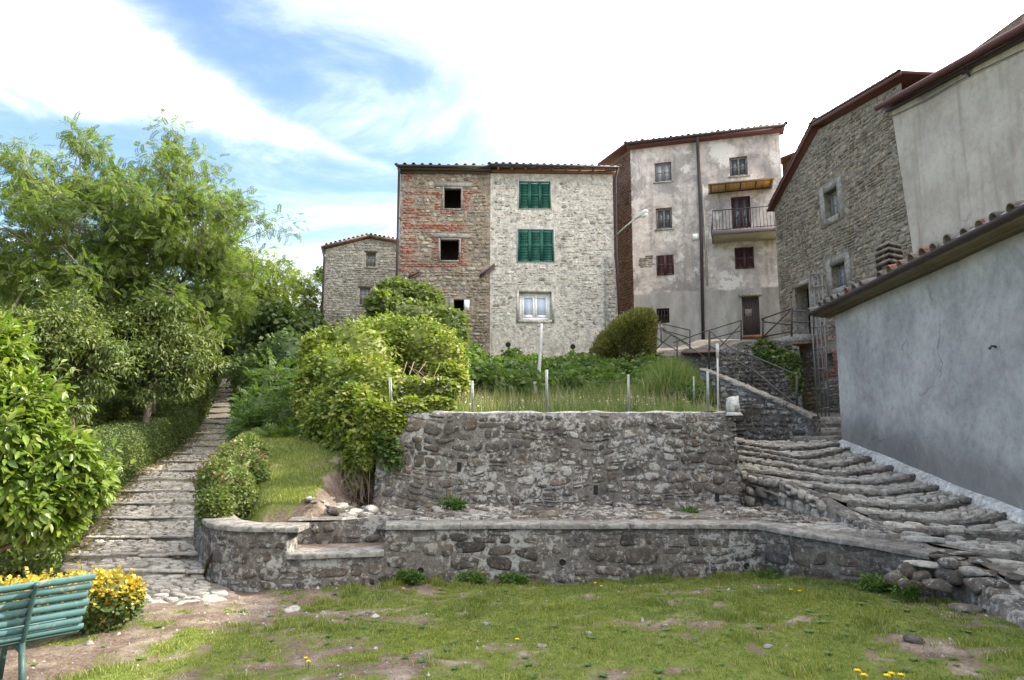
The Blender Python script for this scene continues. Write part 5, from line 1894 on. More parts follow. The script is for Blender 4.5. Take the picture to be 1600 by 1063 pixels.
# door: planks, frame, letter plate, step
e = TW['e']
door = part('door', frame_box(FT, e[0] + .01, e[1] - .01, e[2], e[3] - .005, .07, -.22, -.14, bottom=False), 'wood_old', tl)
for k in range(5):
    u0 = e[0] + .08 + (e[1] - e[0] - .16) * k / 5
    part('plank', MB().add(*FT.fbox(u0 + .004, u0 + (e[1] - e[0] - .16) / 5 - .004, e[2] + .01, e[3] - .08, -.21, -.165)), 'door_wood', door)
part('door_backing', MB().add(*FT.fbox(e[0] - .02, e[1] + .02, e[2] - .02, e[3] + .02, -.30, -.225)), 'door_wood', door)  # panel added to stop light shining through the plank gaps
part('door_window', MB().add(*FT.fbox((e[0] + e[1]) / 2 - .25, (e[0] + e[1]) / 2 + .05, e[2] + .95, e[2] + 1.3, -.17, -.155)), 'frame_weathered', door)
part('lintel', MB().add(*FT.fbox(e[0] - .12, e[1] + .14, e[3] + .002, e[3] + .12, -.1, .10)), 'concrete_cap', tl)
part('door_step', MB().add(*FT.fbox(e[0] - .05, e[1] + .3, e[2] - .12, e[2] - .003, -.1, .35)), 'brick', tl)
# bare brick patch
bp = FT.rect(1000, 402, 1023, 418)
bricks_on(FT, [(bp[0], bp[1], bp[2], bp[3]), FT.rect(1008, 398, 1024, 402)], tl, 560, mat='stone_brown', hh=(.002, .012), bw=.22, bh=.10, singles=60, ragged=.25)
# left flank of brick
PTb = xy(946, 300, 35.4)
FT2 = Fac(PTb, PT0)
zTb = zT + 0.0
part('flank_wall', wall_face(FT2, 0, FT2.W - .003, Z0T, lambda u: zT - .02, []), 'brick_old', tl)
rg_ = np.random.default_rng(5)
rects = [(0, FT2.W - .02, Z0T + 1, zT - .15)]
bricks_on(FT2, rects, tl, 561, mat='brick_old', hh=(.002, .02), bw=.34, bh=.14, singles=0, ragged=0)
BK = np.append(-FT.N, 0)
mb = MB().add([FT.pt(FT.W, Z0T, 0), FT.pt(FT.W, Z0T, -8), FT.pt(FT.W, zT, -8), FT.pt(FT.W, zT, 0)], [[0, 1, 2, 3]])
part('right_flank_wall', mb, 'stone_brown', tl)
# roof with red eave
eo = .42
r0, r1 = FT.pt(-.18, zT + .16, eo), FT.pt(FT.W + .25, zT + .16, eo)
tile_roof(r0, r1, np.append(-FT.N * 4.5, 1.2), tl, pitch=.27, rows=1, seed=7, single=False)
q0 = np.append(PTb, zT + .16) + np.append(-FT2.U * .2 + FT2.N * .35, 0)
q1 = np.append(PT0, zT + .16) + np.append(FT2.N * .35 + FT2.U * .02, 0)
part('flank_eave', MB().add(*box8([q0, q1, q1 - np.append(FT2.N * .8, 0), q0 - np.append(FT2.N * .8, 0)] + [v + np.array([0, 0, .10]) for v in (q0, q1, q1 - np.append(FT2.N * .8, 0), q0 - np.append(FT2.N * .8, 0))])), 'eave_red', tl)
part('eave_board', MB().add(*FT.fbox(-.15, FT.W + .2, zT - .02, zT + .092, -.3, eo - .04)), 'eave_red', tl)
part('gutter', MB().add2(*tube([r0 + np.append(FT.N * .06, -.02), r1 + np.append(FT.N * .06, -.02)], .07, 8)), 'gutter_dark', tl, True)
a = FT.px(1090, 222)
b = FT.px(1099, 540)
part('downpipe', MB().add2(*tube([FT.pt(a[0], zT + .1, eo), FT.pt(a[0], zT - .3, .1), FT.pt(a[0] + .02, a[1] - 4, .09), FT.pt(b[0], b[1], .09)], .075, 8)), 'pipe_brown', tl, True)
a = FT.px(1094, 290)
part('conduit', MB().add2(*tube([FT.pt(a[0] + .12, a[1], .03), FT.pt(a[0] + .16, a[1] - 5, .03)], .045, 6)), 'plaster_white', tl, True)
part('meter_box', MB().add(*FT.fbox(*FT.rect(1082, 366, 1092, 375), 0, .08)), 'frame_white', tl)
# balcony
u0, zs = FT.px(1113, 381)
u1 = FT.px(1219, 378)[0]
pr_ = 1.45
bal = part('balcony', MB().add(*FT.fbox(u0, u1, zs, zs + .20, -.02, pr_)), 'balcony_edge', tl)
part('balcony_soffit', MB().add(*FT.fbox(u0 + .06, u1 - .06, zs - .02, zs - .002, 0, pr_ - .06)), 'balcony_soffit', bal)
rl = MB()
zt_ = zs + .20 + .98
rl.add2(*tube([FT.pt(u0 + .05, zt_ + .02, 0), FT.pt(u0 + .05, zt_, pr_ - .06), FT.pt(u1 - .05, zt_, pr_ - .06), FT.pt(u1 - .05, zt_, 0)], .024, 6))
rl.add2(*tube([FT.pt(u0 + .05, zs + .26, 0), FT.pt(u0 + .05, zs + .26, pr_ - .06), FT.pt(u1 - .05, zs + .26, pr_ - .06), FT.pt(u1 - .05, zs + .26, 0)], .018, 6))
part('balcony_rail', rl, 'iron', bal)
n_ = 21
tb = np.linspace(0, 1, 8)
prof = .10 * np.exp(-((tb - .22) / .2) ** 2)
for k in range(n_):
    u_ = u0 + .05 + (u1 - u0 - .1) * k / (n_ - 1)
    part('baluster', MB().add2(*tube(FT.pt(u_ + 0 * tb, zs + .2 + (zt_ - zs - .2) * tb, pr_ - .06 + prof), .013, 5)), 'iron', bal)
for k in range(5):
    for uu_ in (u0 + .05, u1 - .05):
        sg = -1 if uu_ < (u0 + u1) / 2 else 1
        part('baluster', MB().add2(*tube(FT.pt(uu_ + sg * prof, zs + .2 + (zt_ - zs - .2) * tb, .12 + 0 * tb + k * .26), .013, 5)), 'iron', bal)
# reed awning
ua, za_ = FT.px(1107, 303)
ub = FT.px(1207, 296)[0]
aw = part('awning', MB().add(*beam(FT.pt(ua, za_, .03), FT.pt(ub, za_, .03), .05, .05)).add(*beam(FT.pt(ua, za_ + .02, 1.15), FT.pt(ub, za_ + .02, 1.15), .05, .05)), 'iron_brown', tl)
for k in range(5):
    u_ = ua + .12 + (ub - ua - .24) * k / 4
    part('awning_rib', MB().add(*beam(FT.pt(u_, za_ - .01, .05), FT.pt(u_, za_ + .01, 1.12), .06, .05)), 'iron_brown', aw)
rd = MB()
nn = 46
for k in range(nn):
    u_ = ua + (ub - ua) * (k + .5) / nn
    rd.add(*beam(FT.pt(u_, za_ + .05, .0), FT.pt(u_, za_ + .07, 1.2), (ub - ua) / nn * .92, .02))
part('reed_mat', rd, 'reed', aw)
# slice of the house behind, between tall house and gable
FB = Fac(xy(1222, 260, 34.0), xy(1262, 260, 32.8))
bz_ = FB.px(1240, 246)[1]
bh_ = thing('rear_brick_house', FB.pt(.6, Z0T, -1), 'sliver of brick house with dark eave showing between tall house and gable', 'house')
part('wall', wall_face(FB, 0, FB.W + 1.5, Z0T, lambda u: bz_, []), 'brick_old', bh_)
part('roof', MB().add(*FB.fbox(-.15, FB.W + 1.6, bz_ - .05, bz_ + .12, -3, .3)), 'eave_red', bh_)
# ------------------------------------------------------------------ gabled stone house and white-rendered house on the right
A_ = at(1219, 500, 28.0)[:2]
dirn = np.array([0.085, -1.0])
FG = Fac(A_, A_ + dirn * 8.2)
Z0G = zrel(700, 22)
ga = thing('gabled_stone_house', FG.pt(4, Z0G, -3), 'brown-grey rubble house with steep gable roof beside the tall rendered house', 'house')
gpts = [FG.px(1212, 324), FG.px(1279, 203), FG.px(1408, 130)]
uG1 = FG.px(1408, 260)[0]


def gab(u):
    return float(np.interp(u, [p[0] for p in gpts], [p[1] for p in gpts]))


uEnd = uG1 + .3


def grect(xa, ya0, ya1, xb, yb0, yb1):
    """an opening given by the left and right edges' pixel spans"""
    a0, a1, b0, b1 = FG.px(xa, ya0), FG.px(xa, ya1), FG.px(xb, yb0), FG.px(xb, yb1)
    return ((a0[0] + a1[0]) / 2, (b0[0] + b1[0]) / 2, (a1[1] + b1[1]) / 2, (a0[1] + b0[1]) / 2)


K1 = grect(1289, 302, 347, 1310, 289, 334)
K2 = grect(1300, 417, 456, 1322, 405, 445)
K3 = grect(1244, 452, 528, 1265, 441, 525)
K4 = grect(1290, 553, 579, 1302, 551, 576)
holes = [(*K1, .35), (*K2, .3), (*K3, .5), (*K4, .3)]
part('wall', wall_face(FG, 0, uEnd, Z0G, gab, holes, step=.25), 'mortar_olive', ga)
part('rear_wall', MB().add([FG.pt(0, Z0G, 0), FG.pt(0, Z0G, -7), FG.pt(0, gab(0), -7), FG.pt(0, gab(0), 0)], [[3, 2, 1, 0]]), 'mortar_olive', ga)
clear = [(h[0] - .32, h[1] + .32, h[2] - .3, h[3] + .3) for h in (K1, K2)] + [(K3[0] - .1, K3[1] + .1, K3[2], K3[3] + .2), (K4[0] - .3, K4[1] + .3, K4[2] - .3, K4[3] + .3)]
stones_on(FG, .02, uEnd, Z0G, gab, clear, (.09, .22), (.13, .36), 600, (.004, .05), 'stone_olive', ga, limit=300, minpx=7, gap=.03, jit=.2, power=2.8)
for h in (K1, K2):
    casement(FG, h, ga, 'frame_weathered', 'pane_pale', deep=.22, fw=.07, bars=1)
    sur = part('window_surround', frame_box(FG, h[0] - .26, h[1] + .26, h[2] - .24, h[3] + .24, .255, -.1, .05), 'concrete_cap', ga)
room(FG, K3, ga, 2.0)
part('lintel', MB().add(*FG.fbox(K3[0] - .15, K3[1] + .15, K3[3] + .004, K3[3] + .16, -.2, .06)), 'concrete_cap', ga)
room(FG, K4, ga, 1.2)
bricks_on(FG, [(K4[0] - .3, K4[0] - .03, K4[2] - .25, K4[3] + .05), (K4[1] + .03, K4[1] + .3, K4[2] - .25, K4[3] + .05), (K4[0] - .6, K4[1] + .5, K4[3] + .4, K4[3] + .62), (K4[0] - .3, K4[1] + .3, K4[2] - .28, K4[2] - .05)], ga, 610, singles=60)
# roof: two slopes of the gable
mb, ev = MB(), MB()
pp = [FG.px(1208, 331), FG.px(1278, 197), FG.px(1420, 116)]
for (u0, z0_), (u1, z1_) in zip(pp[:-1], pp[1:]):
    d_ = np.array([u1 - u0, z1_ - z0_])
    nrm_ = np.array([-d_[1], d_[0]]) / np.linalg.norm(d_)
    p = [FG.pt(u0, z0_, .22), FG.pt(u1, z1_, .22), FG.pt(u1, z1_, -7), FG.pt(u0, z0_, -7)]
    off = FG.pt(nrm_[0] * .10, nrm_[1] * .10, 0) - FG.pt(0, 0, 0)
    off[2] = nrm_[1] * .10
    mb.add(*box8(p + [q + off for q in p]))
    p = [FG.pt(u0, z0_, .27), FG.pt(u1, z1_, .27), FG.pt(u1, z1_, .23), FG.pt(u0, z0_, .23)]
    ev.add(*box8([q - off * .5 for q in p] + [q + off * .7 for q in p]))
rf = part('roof', mb, 'eave_red', ga)
part('verge_board', ev, 'eave_red', rf)
mb = MB()
for (u0, z0_), (u1, z1_) in zip(pp[:-1], pp[1:]):
    L_ = math.hypot(u1 - u0, z1_ - z0_)
    for k in range(int(L_ / .3)):
        f = (k + .5) / int(L_ / .3)
        al = FG.pt((u1 - u0) / L_, 0, 0) - FG.pt(0, 0, 0)
        al[2] = (z1_ - z0_) / L_
        up = np.array([0, 0, 1.0]) - al * al[2]
        up /= np.linalg.norm(up)
        mb.add(*coppo(FG.pt(u0 + (u1 - u0) * f, z0_ + (z1_ - z0_) * f, .20) + up * .10, al * (1 if z1_ > z0_ else -1), np.append(FG.N, 0), up, L_=.42))
part('verge_tiles', mb, 'tile_grey', rf, True, kind='stuff')

# white-rendered house: next along, standing a hand's width forward, its corner flaring at the foot
wh = thing('white_rendered_house', FG.pt(uEnd + 4, Z0G, -3), 'blank off-white rendered wall of house rising above the low tiled roof', 'house')
FW = Fac(FG.pt(0, 0, .12)[:2], FG.pt(20, 0, .12)[:2])
w0t, w0b = FW.px(1393, 172), FW.px(1428, 405)
wr = FW.px(1600, 62)
sl_ = (wr[1] - w0t[1]) / (wr[0] - w0t[0])
uMax = w0t[0] + 15.5  # unseen near end lengthened out of view to shade the lawn
zs_ = np.linspace(Z0G, w0t[1], 14)
V, nn = [], 24
for z_ in zs_:
    f = (z_ - w0b[1]) / (w0t[1] - w0b[1])
    ua = w0b[0] + (w0t[0] - w0b[0]) * np.clip(f, -.5, 1)
    us = np.linspace(ua, uMax, nn)
    V.append(FW.pt(us, z_))
V.append(FW.pt(np.linspace(w0t[0], uMax, nn), .12 + w0t[1] + sl_ * (np.linspace(w0t[0], uMax, nn) - w0t[0])))
mb = MB().add(np.stack(V, 0).reshape(-1, 3), grid_faces(len(V), nn)[:, ::-1])
lft = np.stack([v[0] for v in V])
mb.add(np.stack([lft, lft - np.append(FW.N * .2, 0)], 0).reshape(-1, 3), grid_faces(2, len(V)))
part('wall', mb, 'plaster_white', wh)
p = [FW.pt(w0t[0] - .02, Z0G, -.2), FW.pt(uMax, Z0G, -.2), FW.pt(uMax, Z0G, -8), FW.pt(w0t[0], Z0G, -8)]
ztop_ = lambda u: w0t[1] + sl_ * (u - w0t[0])
tp = [FW.pt(w0t[0] - .02, ztop_(w0t[0]), -.2), FW.pt(uMax, ztop_(uMax), -.2), FW.pt(uMax, ztop_(uMax), -8), FW.pt(w0t[0], ztop_(w0t[0]), -8)]
part('rear_wall', MB().add(*box8(p + tp)), 'plaster_white', wh)
a, b = FW.pt(w0t[0] - .12, ztop_(w0t[0] - .12) + .06, .34), FW.pt(uMax, ztop_(uMax) + .06, .34)
bk = np.append(-FW.N * 8, 2.2)
rf = part('roof', MB().add(*box8([a, b, b + bk, a + bk] + [q + np.array([0, 0, .16]) for q in (a, b, b + bk, a + bk)])), 'eave_red', wh)
part('gutter', MB().add2(*tube([a + np.append(FW.N * .07, .02), b + np.append(FW.N * .07, .02)], .09, 8)), 'eave_red', wh, True)
part('eave_board', MB().add(*box8([a + np.append(-FW.N * .2, -.10), b + np.append(-FW.N * .2, -.10), b + np.append(-FW.N * .335, -.10), a + np.append(-FW.N * .335, -.10)] + [q for q in (a + np.append(-FW.N * .2, -.01), b + np.append(-FW.N * .2, -.01), b + np.append(-FW.N * .335, -.01), a + np.append(-FW.N * .335, -.01))])), 'pipe_brown', wh)
# cable along the wall and its bracket
c0, c1, c2 = FW.px(1396, 182), FW.px(1514, 120), FW.px(1602, 78)
part('cable', MB().add2(*tube([FW.pt(*c0, .05), FW.pt((c0[0] + c1[0]) / 2, (c0[1] + c1[1]) / 2 - .05, .05), FW.pt(*c1, .07), FW.pt(*c2, .05)], .012, 5)), 'gutter_dark', wh)
k_ = FW.px(1515, 113)
part('bracket', MB().add(*beam(FW.pt(k_[0], k_[1] - .12, 0), FW.pt(k_[0], k_[1] + .1, .16), .04, .04)).add(*beam(FW.pt(k_[0] - .12, k_[1], .1), FW.pt(k_[0] + .12, k_[1] + .03, .12), .04, .05)), 'iron', wh)
# red roof seen behind the gable's far end
mb = MB().add(*box8([at(1392, 150, 21.5), at(1440, 128, 21.0), at(1440, 128, 21.0) + np.array([2, 1, 0]), at(1392, 150, 21.5) + np.array([2, 1, 0])] + [v for v in (at(1408, 124, 21.5), at(1446, 122, 21.0), at(1446, 122, 21.0) + np.array([2, 1, .3]), at(1408, 124, 21.5) + np.array([2, 1, .3]))]))
part('dormer_roof', mb, 'eave_red', wh)

# ------------------------------------------------------------------ low grey-blue house along the stairs
C0 = at(1310, 590, 14.0)[:2]
gd = np.array([0.06, -1.0])
gd /= np.linalg.norm(gd)
# direction towards the eave's vanishing point
vpd = at(893, 675, 1.0)[:2]
gd = -vpd / np.linalg.norm(vpd)
FO = Fac(C0, C0 + gd * 12)
Z0O = zrel(760, 14) - .8
oh = thing('low_blue_grey_house', FO.pt(4, Z0O, -2), 'low blue-grey rendered house with tiled eave running alongside the cobbled stairs', 'house')
zO = FO.px(1600, 358)[1]
rowsz = np.linspace(Z0O, zO, 12)
us = np.linspace(0, 12, 40)
V = np.stack([FO.pt(us, z_, .02 * np.sin(us * 1.7 + z_) * .6) for z_ in rowsz], 0)
part('wall', MB().add(V.reshape(-1, 3), grid_faces(len(rowsz), len(us))[:, ::-1]), 'plaster_blue', oh, True)
part('end_wall', MB().add([FO.pt(0.0, Z0O, 0), FO.pt(0.0, Z0O, -5), FO.pt(0.0, zO + 1.4, -5), FO.pt(0.0, zO, 0)], [[3, 2, 1, 0]]), 'plaster_blue', oh)
ov = .34
zeo = zO + .05
e0, e1 = FO.pt(-.34, zeo, ov), FO.pt(12, zeo, ov)
bk = np.append(-FO.N * 5.0, 1.35)
# timber and plaster soffit
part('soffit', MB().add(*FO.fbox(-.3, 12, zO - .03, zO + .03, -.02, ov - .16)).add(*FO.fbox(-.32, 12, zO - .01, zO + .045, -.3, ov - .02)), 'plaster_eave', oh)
part('gutter', MB().add2(*tube([e0 + np.append(FO.N * .03, .02), e1 + np.append(FO.N * .03, .02)], .052, 8)), 'gutter_dark', oh, True)
tile_roof(e0 + np.array([0, 0, .045]), e1 + np.array([0, 0, .045]), bk, oh, mat='roof_tile', pitch=.34, rows=3, seed=9, mixin=.35)
# white cement strip where the wall meets the stairs
q = np.linspace(0, 7.4, 40)
base = np.stack([FO.pt(q, 0 * q, .0)[..., 0], FO.pt(q, 0 * q, .0)[..., 1]], 1)


def szz(p):
    return _sc_[0] * p[..., 0] + _sc_[1] * p[..., 1] + _sc_[2]


wob = .006 * np.sin(q * 4.1) + .003 * np.sin(q * 9.3)
L0, L1, L2 = FO.pt(q, 0 * q, -.01), FO.pt(q, 0 * q, .07 + wob * .3), FO.pt(q, 0 * q, .12 + wob)
L0[:, 2], L1[:, 2], L2[:, 2] = szz(L0) + .085 + wob, szz(L1) + .05 + wob * .5, szz(L2) - .05
part('cement_strip', MB().add(np.stack([L0, L1, L2], 1).reshape(-1, 3), grid_faces(len(q), 3)[:, ::-1]), 'concrete_white', oh, True)
hk = FO.px(1556, 542)
part('wall_hook', MB().add2(*tube([FO.pt(*hk, 0), FO.pt(hk[0], hk[1] + .01, .05), FO.pt(hk[0] - .01, hk[1] - .03, .08)], [.018, .014, .02], 6)), 'iron_brown', oh)
# chimney
ch = thing('chimney', FO.pt(2.2, zeo + .3, -.15), 'chimney with four layers of bent tiles on the low tiled roof', 'chimney')
cc = at(1386, 470, 11.9)
cc[0] += .1
zc0 = zrel(430, 11.9)
ux, uy = np.array([.86, -.51, 0]), np.array([.51, .86, 0])
hw = .13


def obox(c, a, b, z0_, z1_):
    return box8([c + ux * s1 * a + uy * s2 * b + np.array([0, 0, z_ - c[2]]) for z_ in (z0_, z1_) for s1, s2 in ((-1, -1), (1, -1), (1, 1), (-1, 1))])


ch.location = tuple(np.append(cc[:2], zc0 - .2))
part('stack', MB().add(*obox(cc, hw, hw, zc0 - .35, zc0 + .16)), 'tile_grey', ch)
zt_ = zc0 + .13
for k in range(4):
    z_ = zt_ + k * .105
    w_ = .215 - .02 * (k == 3)
    mb = MB()
    cr = cc - uy * 0.0
    for sgn in (-1, 1):
        a0 = cr + np.array([0, 0, z_ + .085 - cr[2]])
        a1 = cr + ux * sgn * w_ + np.array([0, 0, z_ - cr[2]])
        mb.add(*box8([a0 - uy * w_, a1 - uy * w_, a1 + uy * w_, a0 + uy * w_] + [v + np.array([0, 0, .045]) for v in (a0 - uy * w_, a1 - uy * w_, a1 + uy * w_, a0 + uy * w_)]))
    part('cap_tile', mb, 'tile_grey', ch)
    if k < 3:
        for s1 in (-1, 1):
            for s2 in (-1, 1):
                part('cap_prop', MB().add(*beam(cc + ux * s1 * .09 + uy * s2 * .09 + np.array([0, 0, z_ + .05 - cc[2]]), cc + ux * s1 * .09 + uy * s2 * .09 + np.array([0, 0, z_ + .16 - cc[2]]), .06, .06)), 'tile_grey', ch)
# small antenna on the eave
an = thing('aerial_bracket', FO.pt(3.0, zeo + .1, .1), 'small bent wire aerial bracket at the low tiled eave', 'bracket')
b0 = at(1344, 449, 12.6)
part('wire_arm', MB().add2(*tube([at(1344, 449, 12.6), at(1336, 439, 12.6), at(1326, 437, 12.6)], .012, 5)).add2(*tube([at(1344, 449, 12.6), at(1343, 438, 12.6), at(1336, 439, 12.6)], .01, 5)), 'iron', an)
an.location = tuple(b0)
for c_ in an.children:
    c_.data.transform(__import__('mathutils').Matrix.Translation(-(Vector(b0) - Vector(FO.pt(3.0, zeo + .1, .1)))))

# ------------------------------------------------------------------ stair parapet, landing walls
PW = Fac(xy(1096, 640, 17.2), xy(1270, 660, 15.2))
zA, zB = PW.px(1120, 588), PW.px(1268, 652)
z_l = PW.px(1098, 578)
pw = thing('parapet_wall', PW.pt(PW.W / 2, Z0O, 0), 'dark stone parapet wall descending beside the upper stair behind the retaining wall', 'wall')


def ptop(u):
    return float(np.interp(u, [0, zA[0], zB[0], PW.W], [z_l[1], zA[1], zB[1], zB[1] - .05]))


zP0 = zrel(700, 16) - .3
part('wall_core', wall_face(PW, 0, PW.W, zP0, ptop, [], step=.2), 'mortar_grey', pw)
P2 = MB()
us = np.linspace(0, PW.W, 20)
zz_ = np.array([ptop(u) for u in us])
P2.add(np.stack([PW.pt(us, zz_, 0), PW.pt(us, zz_, -.4), PW.pt(us, zz_ * 0 + zP0, -.4)], 1).reshape(-1, 3), grid_faces(len(us), 3)[:, ::-1])
P2.add([PW.pt(PW.W, zP0, 0), PW.pt(PW.W, zP0, -.4), PW.pt(PW.W, ptop(PW.W), -.4), PW.pt(PW.W, ptop(PW.W), 0)], [[0, 1, 2, 3]])
part('wall_top', P2, 'mortar_grey', pw)
stones_on(PW, 0.02, PW.W - .02, zP0, ptop, [], (.09, .19), (.14, .36), 620, (.006, .045), 'stone_lichen', pw, limit=150, minpx=8, gap=.03, jit=.22, power=2.8)
q = np.linspace(0.0, PW.W, 14)
rg = np.random.default_rng(8)
for k in range(5):
    a, b = PW.W * k / 5, PW.W * (k + 1) / 5 - .01
    u_ = np.linspace(a, b, 5)
    pts = PW.pt(u_, np.array([ptop(v) for v in u_]) + .05, .04)
    part('coping_stone', bar(pts, .46, .07, rg, .25), 'stone_edge', pw, True)
# higher wall under the landing of the tall house
HW = Fac(xy(1040, 560, 24.3), xy(1252, 600, 24.6))
hw_ = thing('landing_wall', HW.pt(HW.W / 2, 2.0, 0), 'dark rubble wall holding up the landing below the brown door', 'wall')
hpts = [HW.px(1042, 556), HW.px(1062, 550), HW.px(1120, 548), HW.px(1160, 534), HW.px(1215, 532), HW.px(1260, 545)]


def htop(u):
    return float(np.interp(u, [p[0] for p in hpts], [p[1] for p in hpts]))


part('wall_core', wall_face(HW, 0, HW.W, .8, htop, [], step=.25), 'mortar_grey', hw_)
us = np.linspace(0, HW.W, 20)
tp = np.stack([HW.pt(us, np.array([htop(u) for u in us]), 0), HW.pt(us, np.array([htop(u) for u in us]) + .8, -5.5)], 1)
part('landing', (tp.reshape(-1, 3), [grid_faces(len(us), 2)[:, ::-1]]), 'path_bed', hw_)
stones_on(HW, .02, HW.W - .02, .8, htop, [], (.12, .24), (.18, .45), 640, (.01, .08), 'stone_lichen', hw_, limit=200, minpx=8, gap=.035, jit=.25, power=2.5)
# little steps in the alley between parapet and low house
for k, (y, D, xa, xb) in enumerate([(683, 14.9, 1235, 1312), (670, 15.8, 1262, 1312), (661, 16.8, 1268, 1316), (653, 17.8, 1268, 1316)]):
    a, b = at(xa, y, D), at(xb + 14, y, D)
    pts = np.linspace(a, b, 6)
    pts[:, 1] -= .15 * np.sin(np.linspace(0, 3.14, 6))
    part('step_stone', bar(pts, 1.3, .3, rg, .25), 'stone_edge', stairs, True)
al_ = [at(1100, 706, 13.9), at(1340, 700, 13.9), at(1380, 640, 24.0), at(1130, 640, 24.0)]
part('alley_bed', MB().add(np.array(al_) - np.array([0, 0, .12]), [[0, 1, 2, 3]]), 'path_bed', stairs)

# landing slab at the stone house door
ls = thing('door_landing', FG.pt(K3[0], K3[2], .6), 'small concrete landing with red underside at the rubble house door', 'landing')
c_ = [at(1213, 541, 24.6), at(1272, 536, 22.6)]
p = [FG.pt(K3[0] - 1.3, K3[2] - .03, .02), FG.pt(K3[1] + .5, K3[2] - .03, .02), FG.pt(K3[1] + .2, K3[2] - .03, .85), FG.pt(K3[0] - 1.4, K3[2] - .03, 1.0)]
part('slab', MB().add(*box8([q - np.array([0, 0, .32]) for q in p] + p)), 'concrete_cap', ls)
part('slab_underside', MB().add(*box8([q * 1 - np.array([0, 0, .36]) for q in p] + [q - np.array([0, 0, .322]) for q in p])), 'brick', ls)

# ------------------------------------------------------------------ railings
def railing(label, posts, rails, mat='iron', r=.026, name='railing'):
    """posts: (x, y0, y1, D); rails: list of [(x, y, D), ...]"""
    base = at(posts[0][0], posts[0][2], posts[0][3])
    o = thing(name, base, label, 'railing')
    for x, y0, y1, D in posts:
        part('post', MB().add2(*tube([at(x, y1, D), at(x, y0, D)], r, 6)), mat, o, True)
    for q in rails:
        part('rail', MB().add2(*tube([at(*v) for v in q], r * .8, 6)), mat, o, True)
    return o


railing('thin iron railing with crossed bars left of the metal footbridge', [(1025, 511, 560, 26.0), (1058, 529, 572, 24.1), (1078, 515, 553, 25.5), (1033, 505, 536, 27.5)],
        [[(1025, 511, 26), (1058, 529, 24.5)], [(1030, 505, 27.5), (1078, 516, 25.5)], [(1030, 514, 27.5), (1078, 528, 25.5)], [(1025, 528, 26), (1058, 548, 24.5)], [(1033, 512, 26), (1078, 540, 25.4)], [(1026, 545, 26), (1050, 522, 25.5)], [(1058, 529, 24.5), (1105, 561, 23)], [(1052, 536, 24.6), (1108, 516, 24.6)]])
railing('iron railing with slanting brace in front of the brown plank door', [(1109, 516, 550, 24.5), (1158, 501, 534, 26.0)],
        [[(1109, 516, 24.5), (1158, 501, 26)], [(1121, 546, 25), (1158, 507, 26)], [(1109, 530, 24.5), (1158, 517, 26)]])
railing('iron handrail descending along the stone parapet to the cobbled stairs', [(1108, 516, 580, 20.5), (1175, 556, 600, 18.4), (1245, 587, 640, 16.0)],
        [[(1108, 516, 20.5), (1142, 545, 19.4), (1175, 556, 18.4), (1245, 586, 16.0)], [(1108, 540, 20.5), (1175, 577, 18.4), (1248, 637, 16.0)]])
railing('iron railing with diagonal brace around the rubble house landing', [(1192, 498, 530, 24.0), (1237, 482, 526, 23.0), (1271, 486, 522, 22.4)],
        [[(1190, 499, 24), (1237, 482, 23)], [(1192, 527, 24), (1237, 483, 23)], [(1192, 503, 24), (1237, 508, 23)], [(1195, 526, 24), (1237, 518, 23)], [(1237, 486, 23), (1271, 487, 22.4)], [(1237, 503, 23), (1271, 504, 22.4)]], r=.032)
br = solo('metal_footbridge', MB().add(*box8([at(1064, 553, 24.2), at(1126, 551, 23.6), at(1124, 546, 25.2), at(1070, 547, 25.6)] + [v + np.array([0, 0, .05]) for v in (at(1064, 553, 24.2), at(1126, 551, 23.6), at(1124, 546, 25.2), at(1070, 547, 25.6))])), 'iron_brown', 'brown metal footbridge plate on the landing wall under the downpipe', 'footbridge')
# steel lattice standing against the stone house
lt = thing('steel_lattice', at(1286, 653, 20.5), 'tall narrow steel lattice ladder standing against the rubble house', 'lattice')
for k in range(4):
    f = k / 3
    part('upright', MB().add2(*tube([at(1278 + f * 18, 654 - f * 2, 20.5 - .5 * f), at(1264 + f * 20, 424 - f * 4, 20.9 - .5 * f)], .024, 6)), 'lattice_steel', lt, True)
for y in (640, 610, 578, 546, 512, 480, 450, 430):
    f = (654 - y) / 230
    part('crossbar', MB().add2(*tube([at(1278 - 14 * f, y, 20.5 + .4 * f - .04), at(1296 - 12 * f, y - 3, 20.0 + .4 * f - .04)], .018, 6)), 'lattice_steel', lt, True)
# ------------------------------------------------------------------ fence posts, poles
fd = [(608, 590, 640, 11.35, 'galvanised', 'grey fence post half hidden in the creeper mound', .022), (736, 595, 645, 11.3, 'galvanised', 'grey fence post just clear of the creeper on the wall top', .022),
      (852, 578, 646, 11.3, 'galvanised', 'pale grey fence post beside the leaning wooden pole', .026), (980, 585, 646, 11.3, 'galvanised', 'grey fence post below the clipped conifer on the wall top', .024),
      (1104, 580, 644, 11.3, 'galvanised', 'short grey fence post nearest the white corner stub', .026), (1121, 550, 642, 11.45, 'white_post', 'tall white fence post with a cap by the wall corner', .016), (1083, 588, 630, 12.9, 'galvanised', 'thin grey fence post standing back in the tall weeds', .016)]
for x, y0, y1, D, m_, lb, r_ in fd:
    a, b = at(x + 1, y1, D), at(x, y0, D)
    mb = MB().add(*beam(a, b, r_ * 1.7, .006, (1, 0, 0))).add(*beam(a + np.array([r_ * .85, r_ * .8, 0]), b + np.array([r_ * .85, r_ * .8, 0]), .006, r_ * 1.7, (1, 0, 0)))
    if 'cap' in lb:
        mb = MB().add2(*tube([a, b], r_, 8)).add(*beam(b - np.array([0, 0, .1]), b + np.array([0, 0, .14]), r_ * 2.6, r_ * 2.6))
    solo('fence_post', mb, m_, lb, 'post', 'fence posts along the retaining wall')
wires = thing('fence_wire', at(736, 640, 12.3), 'thin sagging fence wires strung between the posts on the high wall', 'wire')
